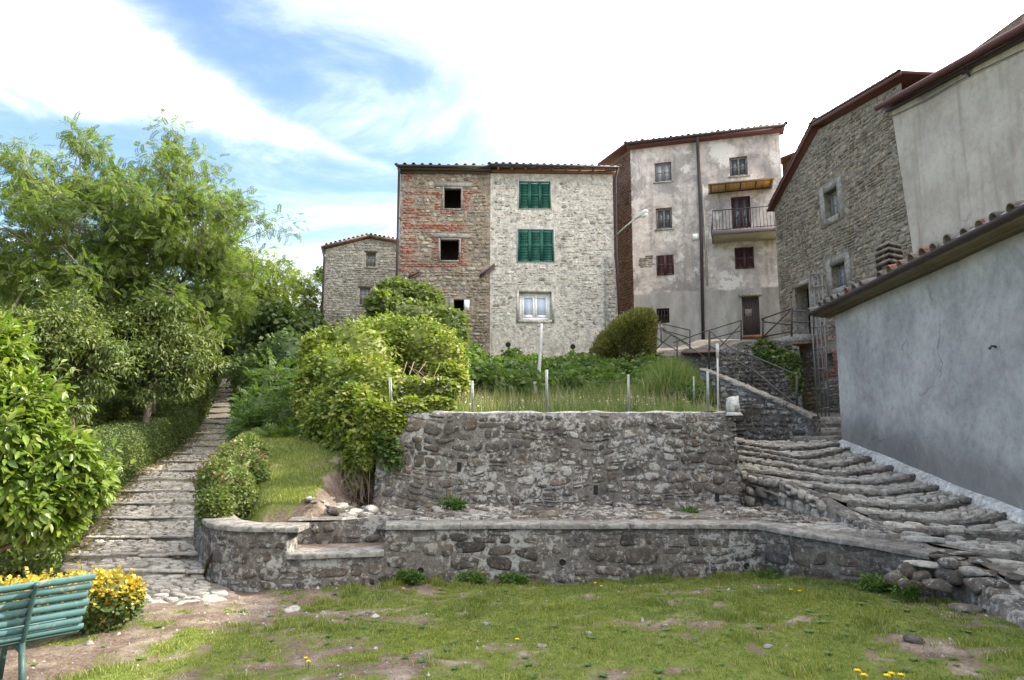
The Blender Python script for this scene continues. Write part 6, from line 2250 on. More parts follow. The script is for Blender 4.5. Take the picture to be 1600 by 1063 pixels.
for h_ in (12, 30, 48):
    pts = []
    for (x, y0, y1, D, *_r) in fd[:5]:
        pts.append(at(x, min(y0 + h_, y1), D))
    q = [pts[0]]
    for a, b in zip(pts[:-1], pts[1:]):
        q += [(a + b) / 2 - np.array([0, 0, .035]), b]
    part('wire', MB().add2(*tube(q, .0013, 4)), 'iron', wires)
solo('wooden_pole', MB().add2(*tube([at(839, 622, 17.0), at(842, 580, 17.0), at(845, 536, 17.0), at(846, 506, 17.0)], [.05, .045, .04, .03], 7)), 'pole_pale', 'pale crooked wooden pole rising in front of the pale house', 'pole', smooth=True)
solo('wooden_stake', MB().add2(*tube([at(837, 622, 16.5), at(836, 596, 16.5)], .05, 6)), 'wood_grey', 'short grey wooden stake beside the tall crooked pole', 'stake')

# ------------------------------------------------------------------ trees
def tree(name, label, base, fork, ell, nclump, crad, per, lsize, tmpl, leafmat, barkmat, seed, trunk=.16, shell=.35, inner=.25, cat='tree', droop=.3, low_cut=-1.0, n_main=6, twig=True, group=None):
    """a trunk, limbs out to clumps of leaves spread through an ellipsoid (centre, radii)"""
    rg = np.random.default_rng(seed)
    base, fork = np.asarray(base, float), np.asarray(fork, float)
    ec, er = np.asarray(ell[0], float), np.asarray(ell[1], float)
    root = thing(name, base, label, cat, group)
    C = []
    while len(C) < nclump:
        d_ = ball_dirs(1, rg)[0]
        if d_[2] < low_cut:
            continue
        r_ = inner + (1 - inner) * rg.random() ** .45
        w = .86 + .28 * math.sin(5 * math.atan2(d_[0], d_[2]) + seed) * .5 + rg.uniform(-.08, .08)
        C.append(ec + d_ * er * r_ * w)
    C = np.array(C)
    mb = MB().add2(*limb(base - np.array([0, 0, .2]), fork, trunk, trunk * .72, rg, 7, .05, 8))
    mains = []
    for k in range(n_main):
        tgt = C[rg.integers(len(C))]
        e = fork + (tgt - fork) * rg.uniform(.5, .75)
        mains.append((fork, e))
        mb.add2(*limb(fork, e, trunk * .5, trunk * .2, rg, 7, .08, 6))
    for c in C:
        best, bp = 1e9, None
        for a, b in mains:
            for f in (.35, .6, .85, 1):
                q = a + (b - a) * f
                dd = np.linalg.norm(q - c)
                if dd < best:
                    best, bp = dd, q
        mb.add2(*limb(bp, c, trunk * .17, trunk * .05, rg, 5, .08, 4))
        if twig:
            for _ in range(3):
                mb.add2(*limb(c * .8 + bp * .2, c + ball_dirs(1, rg)[0] * crad * .8, trunk * .06, trunk * .02, rg, 3, .05, 3))
    part('trunk', mb, barkmat, root, True)
    rad_ = crad * rg.uniform(.6, 1.3, (nclump, 1)) * np.array([1.15, 1.15, .72])
    V, F = leaf_cloud(C, rad_, per, lsize, tmpl, rg, shell=shell, droop=droop)
    part('crown', (V, [F]), leafmat, root)
    return root


def px_ell(cx, cy, rx, ry, D, depth):
    return at(cx, cy, D), (rx / FPX * D, depth, ry / FPX * D)


# airy locust trees on the left
tree('locust_tree', 'tall airy locust tree with feathery leaves left of the path', at(235, 640, 26), at(250, 520, 26), px_ell(270, 388, 178, 188, 26, 3.8), 185, .62, 60, .34, FROND, 'leaf_robinia', 'bark_pale', 1, trunk=.2, n_main=8)
tree('locust_tree', 'feathery locust tree cut by the left edge of the photo', at(30, 650, 24), at(40, 540, 24), px_ell(105, 378, 185, 200, 24, 3.4), 165, .62, 60, .33, FROND, 'leaf_robinia', 'bark_pale', 2, trunk=.18, n_main=7)
tree('lime_green_tree', 'sunlit yellow-green tree behind the locust at the path top', at(390, 600, 33), at(388, 540, 33), px_ell(385, 450, 72, 100, 33, 2.6), 80, .75, 46, .36, FROND, 'leaf_lime', 'bark', 3, trunk=.16)
tree('lime_green_tree', 'bright young tree left of the small gabled house', at(470, 560, 44), at(470, 500, 44), px_ell(462, 475, 50, 62, 44, 2.4), 46, .85, 48, .40, FROND, 'leaf_lime', 'bark', 4, trunk=.15)
tree('dark_tree', 'dark tree rising behind the small gabled house corner', at(508, 560, 47), at(508, 450, 47), px_ell(508, 425, 16, 22, 47, .9), 12, .45, 90, .16, LEAF2, 'leaf_dark', 'bark', 5, trunk=.12)
# leafy broad-leaved trees whose boughs hang over the hedge
tree('chestnut_tree', 'dense dark green tree with drooping boughs above the hedge', at(240, 680, 23.5), at(235, 620, 23.5), px_ell(228, 548, 122, 88, 24.0, 2.0), 185, .58, 170, .18, LANCE, 'leaf_chestnut', 'bark', 6, trunk=.14, shell=.2, inner=.1, droop=.55)
tree('chestnut_tree', 'dense leafy tree between laurel bush and locust trees', at(100, 720, 20.5), at(90, 620, 20.5), px_ell(85, 552, 130, 96, 21.0, 1.8), 150, .56, 170, .17, LANCE, 'leaf_chestnut', 'bark', 7, trunk=.14, shell=.2, inner=.1, droop=.55)
tree('shade_tree', 'dark shaded tree overhanging the top of the path', at(330, 625, 38), at(335, 560, 38), px_ell(330, 535, 75, 60, 38, 2.5), 50, .85, 110, .26, LEAF2, 'leaf_dark', 'bark', 8, trunk=.16, shell=.2, inner=.1)
tree('shade_tree', 'dark green tree right of the upper path', at(425, 620, 31), at(430, 560, 31), px_ell(438, 530, 62, 62, 31, 2.2), 50, .75, 110, .24, LEAF2, 'leaf_dark', 'bark', 9, trunk=.14, shell=.2, inner=.1)
# wood behind, filling the slope
rg = np.random.default_rng(12)
WL = ['dark woodland tree behind the left-hand locust', 'dark woodland tree behind the middle of the locusts', 'woodland tree behind the path bend', 'woodland tree on the slope above the path', 'woodland tree below the small gabled house']
for k, (x, y, rx, ry, D) in enumerate([(40, 520, 130, 110, 36), (170, 520, 120, 100, 40), (300, 530, 110, 90, 46), (410, 530, 80, 70, 48), (500, 525, 60, 45, 42)]):
    tree('woodland_tree', WL[k], at(x, 650, D), at(x, 560, D), px_ell(x, y, rx, ry, D, 2.8), 50, 1.15, 110, .36, LEAF2, 'leaf_chestnut' if k % 2 else 'leaf_dark', 'bark', 20 + k, trunk=.18, shell=.2, inner=.1, twig=False)


def bush(name, label, blobs, per, lsize, tmpl, leafmat, seed, cat='bush', droop=.2, spread=.7, core=.78, coremat=None, stems=0, base=None, shell=.72, upn=.8):
    """dense bush: blobs are (centre, radii)"""
    rg = np.random.default_rng(seed)
    cent = np.array([b[0] for b in blobs], float)
    radii = np.array([b[1] for b in blobs], float)
    if base is None:
        base = np.array([cent[:, 0].mean(), cent[:, 1].mean(), (cent[:, 2] - radii[:, 2]).min()])
    root = thing(name, base, label, cat)
    if core:
        part('inner_foliage', blob_core(cent, radii, rg, core), coremat or leafmat, root, True)
    V, F = leaf_cloud(cent, radii, per, lsize, tmpl, rg, shell=shell, droop=droop, spread=spread, upn=upn)
    part('foliage', (V, [F]), leafmat, root)
    if stems:
        mb = MB()
        for k in range(stems):
            c = cent[rg.integers(len(cent))]
            mb.add2(*limb(base + rg.normal(size=3) * np.array([.15, .15, 0]), c, .03, .01, rg, 5, .1, 5))
        part('stem', mb, 'twig', root, True)
    return root


def blobs_px(lst, depth=.9):
    """(cx, cy, rx, ry, D) in pixels -> world blobs"""
    return [(at(x, y, D), (rx / FPX * D, (rx + ry) / 2 / FPX * D * depth, ry / FPX * D)) for x, y, rx, ry, D in lst]


LAUREL = (BROAD[0] * np.array([.78, 1, 1]), BROAD[1])
def shoots(root, blobs, n, L_, leafs, lsize, tmpl, leafmat, seed, rise=.6):
    rg = np.random.default_rng(seed)
    c = np.array([b[0] for b in blobs])
    ra = np.array([b[1] for b in blobs])
    P_, D_, N_, S_ = [], [], [], []
    mb = MB()
    for k in range(n):
        i = rg.integers(len(c))
        d_ = ball_dirs(1, rg)[0]
        d_[2] = abs(d_[2]) * .8
        d_ /= np.linalg.norm(d_)
        p = c[i] + d_ * ra[i] * .9
        g_ = d_ + np.array([0, 0, rise]) + rg.normal(size=3) * .25
        g_ /= np.linalg.norm(g_)
        l_ = L_ * rg.uniform(.5, 1.3)
        q = p + g_ * l_ + np.array([0, 0, -.15 * l_])
        mb.add2(*limb(p, q, .006, .003, rg, 4, .06, 3))
        for j in range(leafs):
            f = (j + .5) / leafs
            sd = np.cross(g_, rg.normal(size=3))
            P_.append(p + (q - p) * f)
            D_.append(g_ * .6 + sd / (np.linalg.norm(sd) + 1e-6) + np.array([0, 0, .1]))
            N_.append(np.array([0, 0, 1.0]) + rg.normal(size=3) * .4)
            S_.append(lsize * rg.uniform(.5, 1.2))
    V, F = leaves(np.array(P_), np.array(D_), np.array(N_), np.array(S_), tmpl)
    part('shoot_leaves', (V, [F]), leafmat, root)
    part('shoot_stems', mb, 'twig', root, True)


# the laurel close by on the left
bl = blobs_px([(-15, 555, 50, 58, 7.2), (35, 640, 55, 58, 7.1), (0, 680, 70, 75, 6.9), (80, 712, 62, 52, 7.2), (30, 770, 66, 62, 7.0), (122, 758, 48, 40, 7.4), (-60, 620, 70, 110, 7.0), (70, 810, 52, 34, 7.4), (-40, 790, 80, 70, 7.0)])
bush('laurel_bush', 'big glossy bright green laurel bush at the left edge', bl, 1600, .11, LAUREL, 'leaf_laurel', 31, droop=.35, spread=.55, shell=.55, core=.66, stems=4, upn=.9)
shoots(bpy.data.objects['laurel_bush'], bl, 110, .28, 11, .11, LAUREL, 'leaf_laurel', 33)
# low hedge at the foot of the laurel
def hedge(name, label, line, w, h, n, lsize, mat, seed, top_noise=.06, tmpl=LEAF2, cat='hedge', core=True):
    """clipped hedge along plan points (x, y, zbase)"""
    rg = np.random.default_rng(seed)
    L_ = np.asarray(line, float)
    s_ = np.concatenate([[0], np.cumsum(np.linalg.norm(np.diff(L_[:, :2], axis=0), axis=1))])
    root = thing(name, L_[len(L_) // 2], label, cat)

    def P(u, a, z):
        """u along, a across -1..1, z 0..1"""
        p = np.stack([np.interp(u, s_, L_[:, k]) for k in range(3)], -1)
        tg = np.stack([np.interp(u + .05, s_, L_[:, k]) - np.interp(u - .05, s_, L_[:, k]) for k in range(2)], -1)
        tg = tg / (np.linalg.norm(tg, axis=-1, keepdims=True) + 1e-9)
        nr = np.stack([tg[..., 1], -tg[..., 0]], -1)
        q = p.copy()
        bulge = 1 - .18 * np.clip(z, 0, 1) ** 2 + (fbm(u * 1.5, z * 2 + a, seed, 3) - .5) * .22
        q[..., :2] += nr * (a * w / 2 * bulge)[..., None]
        q[..., 2] += z * h * (1 + top_noise * (fbm(u * 2, a * 2, seed + 3, 3) - .5) * 2)
        return q, nr
    if core:
        us = np.linspace(0, s_[-1], max(6, int(s_[-1] / .25)))
        prof = [(-.9, -.1), (-.92, .5), (-.85, .9), (0, .93), (.85, .9), (.92, .5), (.9, -.1)]
        V = np.stack([P(us, 0 * us + a, 0 * us + z)[0] for a, z in prof], 1)
        mb = MB().add(V.reshape(-1, 3), grid_faces(len(us), len(prof))[:, ::-1])
        for e in (0, -1):
            mb.add(np.concatenate([V[e], V[e].mean(0, keepdims=True)]), np.stack([np.arange(6), np.arange(1, 7), np.full(6, 7)], 1))
        part('inner_foliage', mb, mat, root)
    u = rg.uniform(0, s_[-1], n)
    face = rg.random(n)
    fr = h / (2 * h + w)
    a = np.where(face < fr, -1.0, np.where(face < 2 * fr, 1.0, rg.uniform(-1, 1, n)))
    z = np.where(face < 2 * fr, rg.uniform(0, 1, n), 1.0)
    jit = rg.uniform(-.12, .06, n)
    aa = np.where(face < 2 * fr, a * (1 + jit), a)
    zz_ = np.where(face < 2 * fr, z, 1 + jit)
    pts, nr = P(u, aa, zz_)
    out = np.where((face < 2 * fr)[:, None], np.concatenate([nr * a[:, None], np.zeros((n, 1))], 1), np.array([0, 0, 1.0]))
    # ends
    k = int(n * .06)
    for e in (0, s_[-1]):
        q, _ = P(np.full(k, e), rg.uniform(-1, 1, k), rg.uniform(0, 1, k))
        tg = (L_[1] - L_[0]) if e == 0 else (L_[-2] - L_[-1])
        o_ = -tg / np.linalg.norm(tg)
        pts = np.concatenate([pts, q + rg.normal(size=(k, 3)) * .03])
        out = np.concatenate([out, np.repeat(o_[None], k, 0)])
    m_ = len(pts)
    dirs = out + rg.normal(size=(m_, 3)) * .6 + np.array([0, 0, .35])
    V, F = leaves(pts, dirs, out + rg.normal(size=(m_, 3)) * .6 + np.array([0, 0, .4]), lsize * rg.uniform(.6, 1.3, m_), tmpl)
    part('foliage', (V, [F]), mat, root)
    return root


def pl(off, Y):
    """point left of the path edge"""
    return (np.interp(Y, _pD, _pxl) - off, Y, path_z(Y) - .1)


hedge('clipped_hedge', 'low dark clipped hedge under the laurel beside the path', [pl(.45, y) for y in (8.9, 10, 11, 12, 13)], .85, .5, 9000, .06, 'leaf_hedge', 41)
hedge('clipped_hedge', 'long clipped hedge climbing along the left side of the path', [pl(1.15, y) for y in (13.4, 15, 17, 19.5, 22, 25, 29, 33)], 2.0, 1.1, 60000, .055, 'leaf_hedge', 42, top_noise=.025)
hedge('clipped_hedge', 'upper clipped hedge where the path narrows', [pl(.75, y) for y in (34, 37, 40, 44)], 1.3, 1.6, 9000, .12, 'leaf_hedge', 43)
bl = blobs_px([(x, 655 - (x - 130) * .22, 28, 24, 23 + (x - 130) * .05) for x in range(110, 320, 20)])
bush('undergrowth', 'dark leafy undergrowth behind the long clipped hedge', bl, 700, .17, LANCE, 'leaf_chestnut', 45, core=.8)
# fallen leaves along the path's left edge
rg = np.random.default_rng(44)
n = 2600
Yv = rg.uniform(10, 30, n)
uv = np.abs(rg.normal(0, .22, n))
uv = np.where(rg.random(n) < .2, rg.uniform(0, 2, n), uv)
pts = path_pt(uv, Yv, .03)
V, F = leaves(pts, rg.normal(size=(n, 3)) * np.array([1, 1, .15]), np.array([0, 0, 1.0]) + rg.normal(size=(n, 3)) * .3, rg.uniform(.04, .09, n), LEAF2)
part('fallen_leaves', (V, [F]), 'leaf_russet', None, kind='stuff', label='brown fallen leaves along the left edge of the path', category='leaves')

# rounded mixed shrub at the path corner, above the curved wall end
bl = blobs_px([(345, 765, 36, 50, 10.1), (368, 732, 36, 40, 10.8), (336, 792, 26, 30, 9.75), (388, 712, 30, 32, 11.6), (368, 775, 30, 38, 10.2), (395, 745, 24, 30, 10.9)])
bush('corner_shrub', 'rounded green and russet shrub between path and curved wall end', bl, 3200, .045, LEAF2, 'leaf_chestnut', 51, droop=-.1, core=.82, stems=5)
bl = blobs_px([(392, 735, 26, 30, 11.2), (365, 712, 22, 18, 11.6)])
bush('russet_shrub', 'russet-tinged twiggy shrub behind the rounded corner shrub', bl, 800, .07, LEAF2, 'leaf_russet', 52, core=.5, stems=10)
# fresh green saplings on the bank
SL = [('feathery sapling nearest the path on the bank', [(405, 645, 40, 42, 17), (425, 600, 38, 38, 19), (390, 670, 26, 26, 15.5)]), ('feathery green sapling in the middle of the bank', [(450, 655, 42, 38, 15.5), (470, 620, 40, 40, 17)]),
      ('feathery green sapling beside the creeper mound', [(495, 670, 36, 34, 14.2), (505, 640, 34, 40, 15.0)]), ('low bluish green sapling at the foot of the bank growth', [(435, 695, 34, 26, 13.6)])]
for k, (lb, bb_) in enumerate(SL):
    bush('sapling', lb, blobs_px(bb_), 420, .26, FROND, 'leaf_fresh', 60 + k, core=.55, coremat='leaf_dark', stems=6, shell=.35)
bl = blobs_px([(400, 590, 45, 40, 24), (450, 560, 48, 45, 23), (480, 600, 42, 50, 20), (385, 625, 22, 25, 25), (520, 590, 40, 50, 19)])
bush('dark_thicket', 'dark green thicket between upper path and creeper mound', bl, 900, .17, LEAF2, 'leaf_dark', 66, core=.8, stems=4)

# the creeper mound over the terrace corner
bl = blobs_px([(560, 560, 70, 62, 15.2), (610, 535, 62, 45, 16.0), (660, 545, 58, 50, 15.8), (690, 570, 42, 50, 15.2), (520, 600, 52, 62, 14.2), (515, 655, 40, 52, 13.2), (575, 605, 58, 52, 13.4), (540, 690, 28, 46, 12.4), (555, 650, 32, 50, 12.2), (490, 620, 30, 50, 14.0), (560, 725, 20, 34, 11.5), (575, 700, 18, 30, 11.2), (545, 745, 18, 24, 11.6), (505, 560, 38, 45, 15.0), (700, 600, 30, 34, 14.6)])
cm = bush('creeper_mound', 'big sunlit mound of yellow-green creeper over the terrace corner', bl, 3000, .088, LEAF2, 'leaf_ivy', 71, core=.83, droop=.45, spread=.6, stems=0)
shoots(cm, bl, 60, .22, 9, .085, LEAF2, 'leaf_ivy', 77, rise=.1)
rg = np.random.default_rng(72)
mb = MB()
for k in range(70):
    x = rg.uniform(535, 582)
    a = at(x, rg.uniform(700, 740), 11.6 + rg.uniform(-.2, .3))
    b = at(x + rg.uniform(-45, 20), rg.uniform(755, 802), 11.0 + rg.uniform(-.4, .4))
    mb.add2(*limb(a, b, .006, .003, rg, 5, .16, 4))
for k in range(22):
    a = at(rg.uniform(615, 690), rg.uniform(565, 600), 14.4)
    b = at(rg.uniform(600, 700), rg.uniform(600, 640), 13.2)
    mb.add2(*limb(a, b, .010, .005, rg, 5, .08, 4))
part('bare_stems', mb, 'twig', cm, True)
bl = blobs_px([(655, 612, 36, 22, 11.9), (690, 610, 26, 18, 11.8), (640, 642, 36, 18, 11.3), (605, 658, 28, 22, 11.1), (680, 634, 30, 12, 11.4), (582, 655, 22, 30, 11.1)], .6)
bush('flowering_creeper', 'paler creeper with whitish flower heads spilling over the wall top', bl, 1000, .085, LEAF2, 'leaf_ivy', 73, core=.7, droop=.5)
n = 420
k = rg.integers(0, 3, n)
ce = np.array([b[0] for b in bl])[k] + ball_dirs(n, rg) * np.array([b[1] for b in bl])[k] * 1.02
V, F = leaves(ce, ball_dirs(n, rg), np.array([0, -.6, .8]) + rg.normal(size=(n, 3)) * .3, rg.uniform(.03, .06, n), LEAF2)
part('flower_heads', (V, [F]), 'flower_white', bpy.data.objects['flowering_creeper'])
# sprigs hanging on the wall below it
bl = blobs_px([(612, 712, 20, 26, 10.93), (600, 690, 20, 20, 10.93)], .3)
bush('hanging_sprig', 'light green sprig hanging down the left end of the high wall', bl, 260, .075, LEAF2, 'leaf_fresh', 74, core=0, shell=.2)
# shrub by the derelict house
bl = blobs_px([(620, 462, 38, 26, 27), (655, 470, 38, 26, 27), (600, 480, 30, 26, 26), (640, 495, 60, 26, 26), (700, 520, 34, 40, 26)])
bush('wall_shrub', 'dark leafy shrub growing against the derelict house wall', bl, 900, .19, LEAF2, 'leaf_chestnut', 75, core=.75)
# clipped tilted conifer
cc_ = at(972, 555, 25.5)
rg = np.random.default_rng(76)
cr = thing('clipped_conifer', at(970, 572, 25.5), 'clipped olive conifer with slanting top beside the pale house', 'shrub')
outl = [(926, 570), (928, 548), (945, 522), (968, 500), (990, 488), (1014, 488), (1021, 500), (1020, 540), (1014, 570)]
oc_ = np.array([at(x, y, 25.5) for x, y in outl])
cm_ = oc_.mean(0)
n = 11000
i = rg.integers(0, len(oc_), n)
f = rg.random(n)[:, None]
e_ = oc_[i] * (1 - f) + oc_[(i + 1) % len(oc_)] * f
th = rg.uniform(-1, 1, n)
k = np.sqrt(np.clip(1 - np.abs(th) ** 3, 0, 1)) * rg.uniform(.9, 1.09, n)
k = np.where(rg.random(n) < .55, rg.random(n) ** .5 * k, k)
pts = cm_ + (e_ - cm_) * k[:, None]
dep = .95 * (1 - np.clip(k, 0, 1) ** 3) ** .5
pts[:, 1] += np.where(rg.random(n) < .75, -1, 1) * dep * rg.uniform(.88, 1.12, n)
V, F = leaves(pts, (pts - cm_) * np.array([1, 1.5, .6]) + rg.normal(size=(n, 3)) * .35 + np.array([0, 0, .7]), rg.normal(size=(n, 3)) + np.array([0, -.6, .2]), rg.uniform(.08, .2, n), LANCE)
part('foliage', (V, [F]), 'leaf_conifer', cr)
V0, F0 = ico()
mbc = MB()
for x, y, rx, ry in ((955, 545, 26, 26), (990, 528, 28, 38), (1000, 510, 18, 22), (970, 530, 20, 24)):
    mbc.add(V0 * np.array([rx, (rx + ry) / 2 * .7, ry]) / FPX * 25.5 * .74 + at(x, y, 25.5), F0)
part('inner_foliage', mbc, 'leaf_conifer', cr, True)
shoots(cr, [(at(955, 545, 25.5), (.62, .8, .6)), (at(990, 525, 25.5), (.66, .85, .85)), (at(1003, 508, 25.5), (.42, .6, .5))], 110, .3, 9, .11, LANCE, 'leaf_conifer', 78, rise=.5)
mb = MB()
for k in range(16):
    x = rg.uniform(965, 1010)
    mb.add2(*limb(at(x, rg.uniform(545, 568), 24.6), at(x + rg.uniform(-8, 16), rg.uniform(500, 530), 24.75), .018, .01, rg, 5, .08, 4))
part('stem', mb, 'twig', cr, True)

# creeper belt and tall weeds across the terrace
rg = np.random.default_rng(81)
belt = []
for k in range(64):
    x = rg.uniform(725, 1060)
    D = rg.uniform(17.0, 26)
    y = np.interp(D, [17, 26], [606, 572]) + rg.uniform(-6, 4)
    belt.append((x, y, rg.uniform(18, 34), rg.uniform(12, 21), D))
belt += [(800, 562, 20, 16, 27.5), (815, 570, 20, 12, 26), (780, 575, 20, 14, 26), (745, 585, 30, 26, 18.5), (735, 560, 26, 20, 20)]
bush('ground_creeper', 'dense dark green creeper covering the terrace below the houses', blobs_px(belt, 1.6), 480, .15, LEAF2, 'leaf_fresh', 82, cat='creeper', core=.75)
n = 40000
Y = rg.uniform(11.3, 19.5, n)
X = rg.uniform(-2.2, 5.6, n)
xr_ = np.interp(Y, [11, 15, 19], [xr - .15, xr + .4, 5.0])
d_ = fbm(X * 1.1, Y * 1.1, 85, 3)
kp = (X < xr_) & (rg.random(n) < .25 + .75 * sstep(.4, .6, d_))
X, Y, d_ = X[kp], Y[kp], d_[kp]
ht = rg.uniform(.07, .22, len(X)) * (1 + 1.0 * sstep(.55, .75, d_)) * (1 + .6 * sstep(13, 16, Y))
part('terrace_grass', blades(np.stack([X, Y, terrace_z(X, Y) - .02], 1), ht, .012, rg, .7), 'grass_tall', None, kind='stuff', label='rough seeding grass along the terrace edge', category='grass')
n = 5200
D = rg.uniform(15, 21, n)
xpx = rg.normal(1050, 26, n)
P = np.array([at(a, 600, b) for a, b in zip(xpx, D)])
P[:, 2] = terrace_z(P[:, 0], P[:, 1])
nf = 700
Xf, Yf = rg.uniform(-2.0, 3.4, nf), rg.uniform(11.4, 15.5, nf)
kf = fbm(Xf * 1.7, Yf * 1.7, 88, 3) > .52
Xf, Yf = Xf[kf], Yf[kf]
pf = np.stack([Xf, Yf, terrace_z(Xf, Yf) + rg.uniform(.08, .28, len(Xf))], 1)
V, F = leaves(pf, ball_dirs(len(pf), rg), np.array([0, -.5, .8]) + rg.normal(size=(len(pf), 3)) * .3, rg.uniform(.02, .045, len(pf)), LEAF2)
part('wildflowers', (V, [F]), 'flower_white', None, kind='stuff', label='whitish seed heads and small flowers in the terrace grass', category='flowers')
ns = 900
Xf, Yf = rg.uniform(-1.5, 3.8, ns), rg.uniform(11.6, 16, ns)
part('dry_stalks', blades(np.stack([Xf, Yf, terrace_z(Xf, Yf) - .02], 1), rg.uniform(.25, .6, ns), .008, rg, .35), 'dry_stalk', None, kind='stuff', label='dry straw coloured stalks among the terrace grass', category='stalks')
part('tall_weeds', blades(P, rg.uniform(.4, 1.0, n) * (1.2 - np.abs(xpx - 1050) / 90), .035, rg, .45), 'grass_tall', None, kind='stuff', label='clump of tall green weeds on the terrace near the corner', category='weeds')
bl = blobs_px([(1045, 600, 26, 22, 16.0), (1075, 615, 24, 16, 14.8), (1030, 585, 22, 16, 19)])
bush('weed_clump', 'leafy weed clump below the tall green weeds', bl, 420, .10, LANCE, 'leaf_fresh', 86, core=.55, droop=-.4)
# ivy on the landing wall
bl = blobs_px([(1195, 545, 22, 14, 22.2), (1222, 560, 16, 16, 21.4), (1238, 570, 14, 22, 20.9), (1205, 560, 14, 10, 21.6), (1246, 600, 8, 16, 20.6)], .35)
bush('wall_ivy', 'green ivy hanging on the dark landing wall below the railing', bl, 420, .11, LEAF2, 'leaf_chestnut', 87, cat='ivy', core=.6, droop=.6)
# yellow-leaved bush behind the bench
bl = blobs_px([(165, 925, 46, 30, 6.5), (120, 925, 45, 28, 6.35), (195, 930, 26, 28, 6.6), (60, 930, 50, 26, 6.2), (0, 935, 55, 26, 6.1), (150, 950, 34, 24, 6.5)])
yb = bush('golden_bush', 'low bush of golden yellow leaves behind the bench', bl, 1150, .034, LEAF2, 'leaf_yellow', 91, core=.8, coremat='leaf_hedge', droop=-.5, upn=1.2)
rg = np.random.default_rng(92)
ce, ra = np.array([b[0] for b in bl]), np.array([b[1] for b in bl])
V, F = leaf_cloud(ce - np.array([0, 0, .07]), ra * np.array([.97, .97, .9]), 900, .045, LEAF2, rg, shell=.8)
part('green_leaves', (V, [F]), 'leaf_hedge', yb)
shoots(yb, bl, 70, .12, 7, .035, LEAF2, 'leaf_yellow', 78)
shoots(bpy.data.objects['corner_shrub'], blobs_px([(345, 765, 36, 50, 10.1), (368, 732, 36, 40, 10.8)]), 60, .16, 10, .045, LEAF2, 'leaf_russet', 79)
# weeds against the wall foot
for k, (x, y, rx, ry, D, lb) in enumerate([(1200, 905, 22, 16, 8.75, 'leafy weed in the inner corner of the low wall'), (1365, 912, 26, 15, 7.75, 'leafy weed left of the rock outcrop'), (1415, 920, 18, 12, 7.25, 'dark leafy weed at the foot of the rock outcrop'),
                                       (1075, 803, 18, 10, 10.4, 'small green weed on the ledge under the high wall'), (735, 905, 22, 9, 8.85, 'weed with yellow flowers at the low wall foot'), (800, 905, 22, 9, 8.85, 'weed tuft at the low wall foot near the drain'), (705, 786, 22, 9, 10.7, 'grassy tuft on the ledge below the creeper'), (640, 900, 20, 8, 8.85, 'weed tuft under the left drain hole')]):
    bush('weed', lb, blobs_px([(x, y, rx, ry, D), (x + rx * .5, y + ry * .4, rx * .6, ry * .7, D - .1)], .6), 230, .06, LANCE, 'weed', 95 + k, cat='weed', core=.35, droop=-.5, shell=.3)

# broad-leaved rosettes and yellow flowers in the lawn
n = 330
X = rg.uniform(-4.5, 5.2, n)
Y = rg.uniform(4.3, 8.7, n)
kp = (bare(X, Y) > .36) & ~((X > 3.1) & (Y > 8.6 - (X - 3.1) * 1.4)) & (X > -3.9)
X, Y = X[kp], Y[kp]
n = len(X)
m_ = 8
ang = rg.uniform(0, 6.28, (n, 1)) + np.arange(m_) * 6.28 / m_ + rg.uniform(-.3, .3, (n, m_))
dirs = np.stack([np.cos(ang), np.sin(ang), np.full((n, m_), .45)], -1).reshape(-1, 3)
pts = np.repeat(np.stack([X, Y, ground_z(X, Y) + .005], 1), m_, 0)
V, F = leaves(pts, dirs, np.repeat([[0, 0, 1.0]], n * m_, 0), np.repeat(rg.uniform(.02, .05, n), m_) * rg.uniform(.7, 1.2, n * m_), BROAD)
part('lawn_weeds', (V, [F]), 'weed', None, kind='stuff', label='broad-leaved weed rosettes scattered through the lawn', category='weeds')
for k, (x, y) in enumerate([(478, 1030), (482, 1041), (808, 1004), (1340, 1050), (1350, 1057), (1386, 1058), (1393, 1055), (1408, 1057), (797, 900), (755, 895), (738, 908), (905, 905), (1236, 928), (1250, 929), (630, 922), (930, 912), (940, 920)]):
    d0 = at(x, y, 1.0) - np.array([0, 0, EYE])
    kk = (_lc[2] - EYE + .04) / (d0[2] - _lc[0] * d0[0] - _lc[1] * d0[1])
    p = np.array([0, 0, EYE]) + d0 * kk
    if p[1] > 8.85:
        p = p * 8.85 / p[1] + np.array([0, 0, EYE * (1 - 8.85 / p[1])])
    gz = float(ground_z(p[0], p[1]))
    top = np.array([p[0], p[1], max(gz + .05, p[2])])
    o = thing('dandelion', (p[0], p[1], gz), 'small yellow dandelion flower dotted over the lawn', 'flower', 'yellow dandelions in the lawn')
    part('stalk', MB().add2(*tube([np.array([p[0], p[1], gz]), top], .002, 4)), 'weed', o)
    a = np.arange(14) * 2 * math.pi / 14
    dirs = np.stack([np.cos(a), np.sin(a), np.where(np.arange(14) % 2, .35, .8)], 1)
    V, F = leaves(np.repeat(top[None], 14, 0), dirs, np.repeat([[0, 0, 1.0]], 14, 0), .022 * (1.25 if y > 1045 else 1), LEAF2)
    part('bloom', (V, [F]), 'flower_yellow', o)
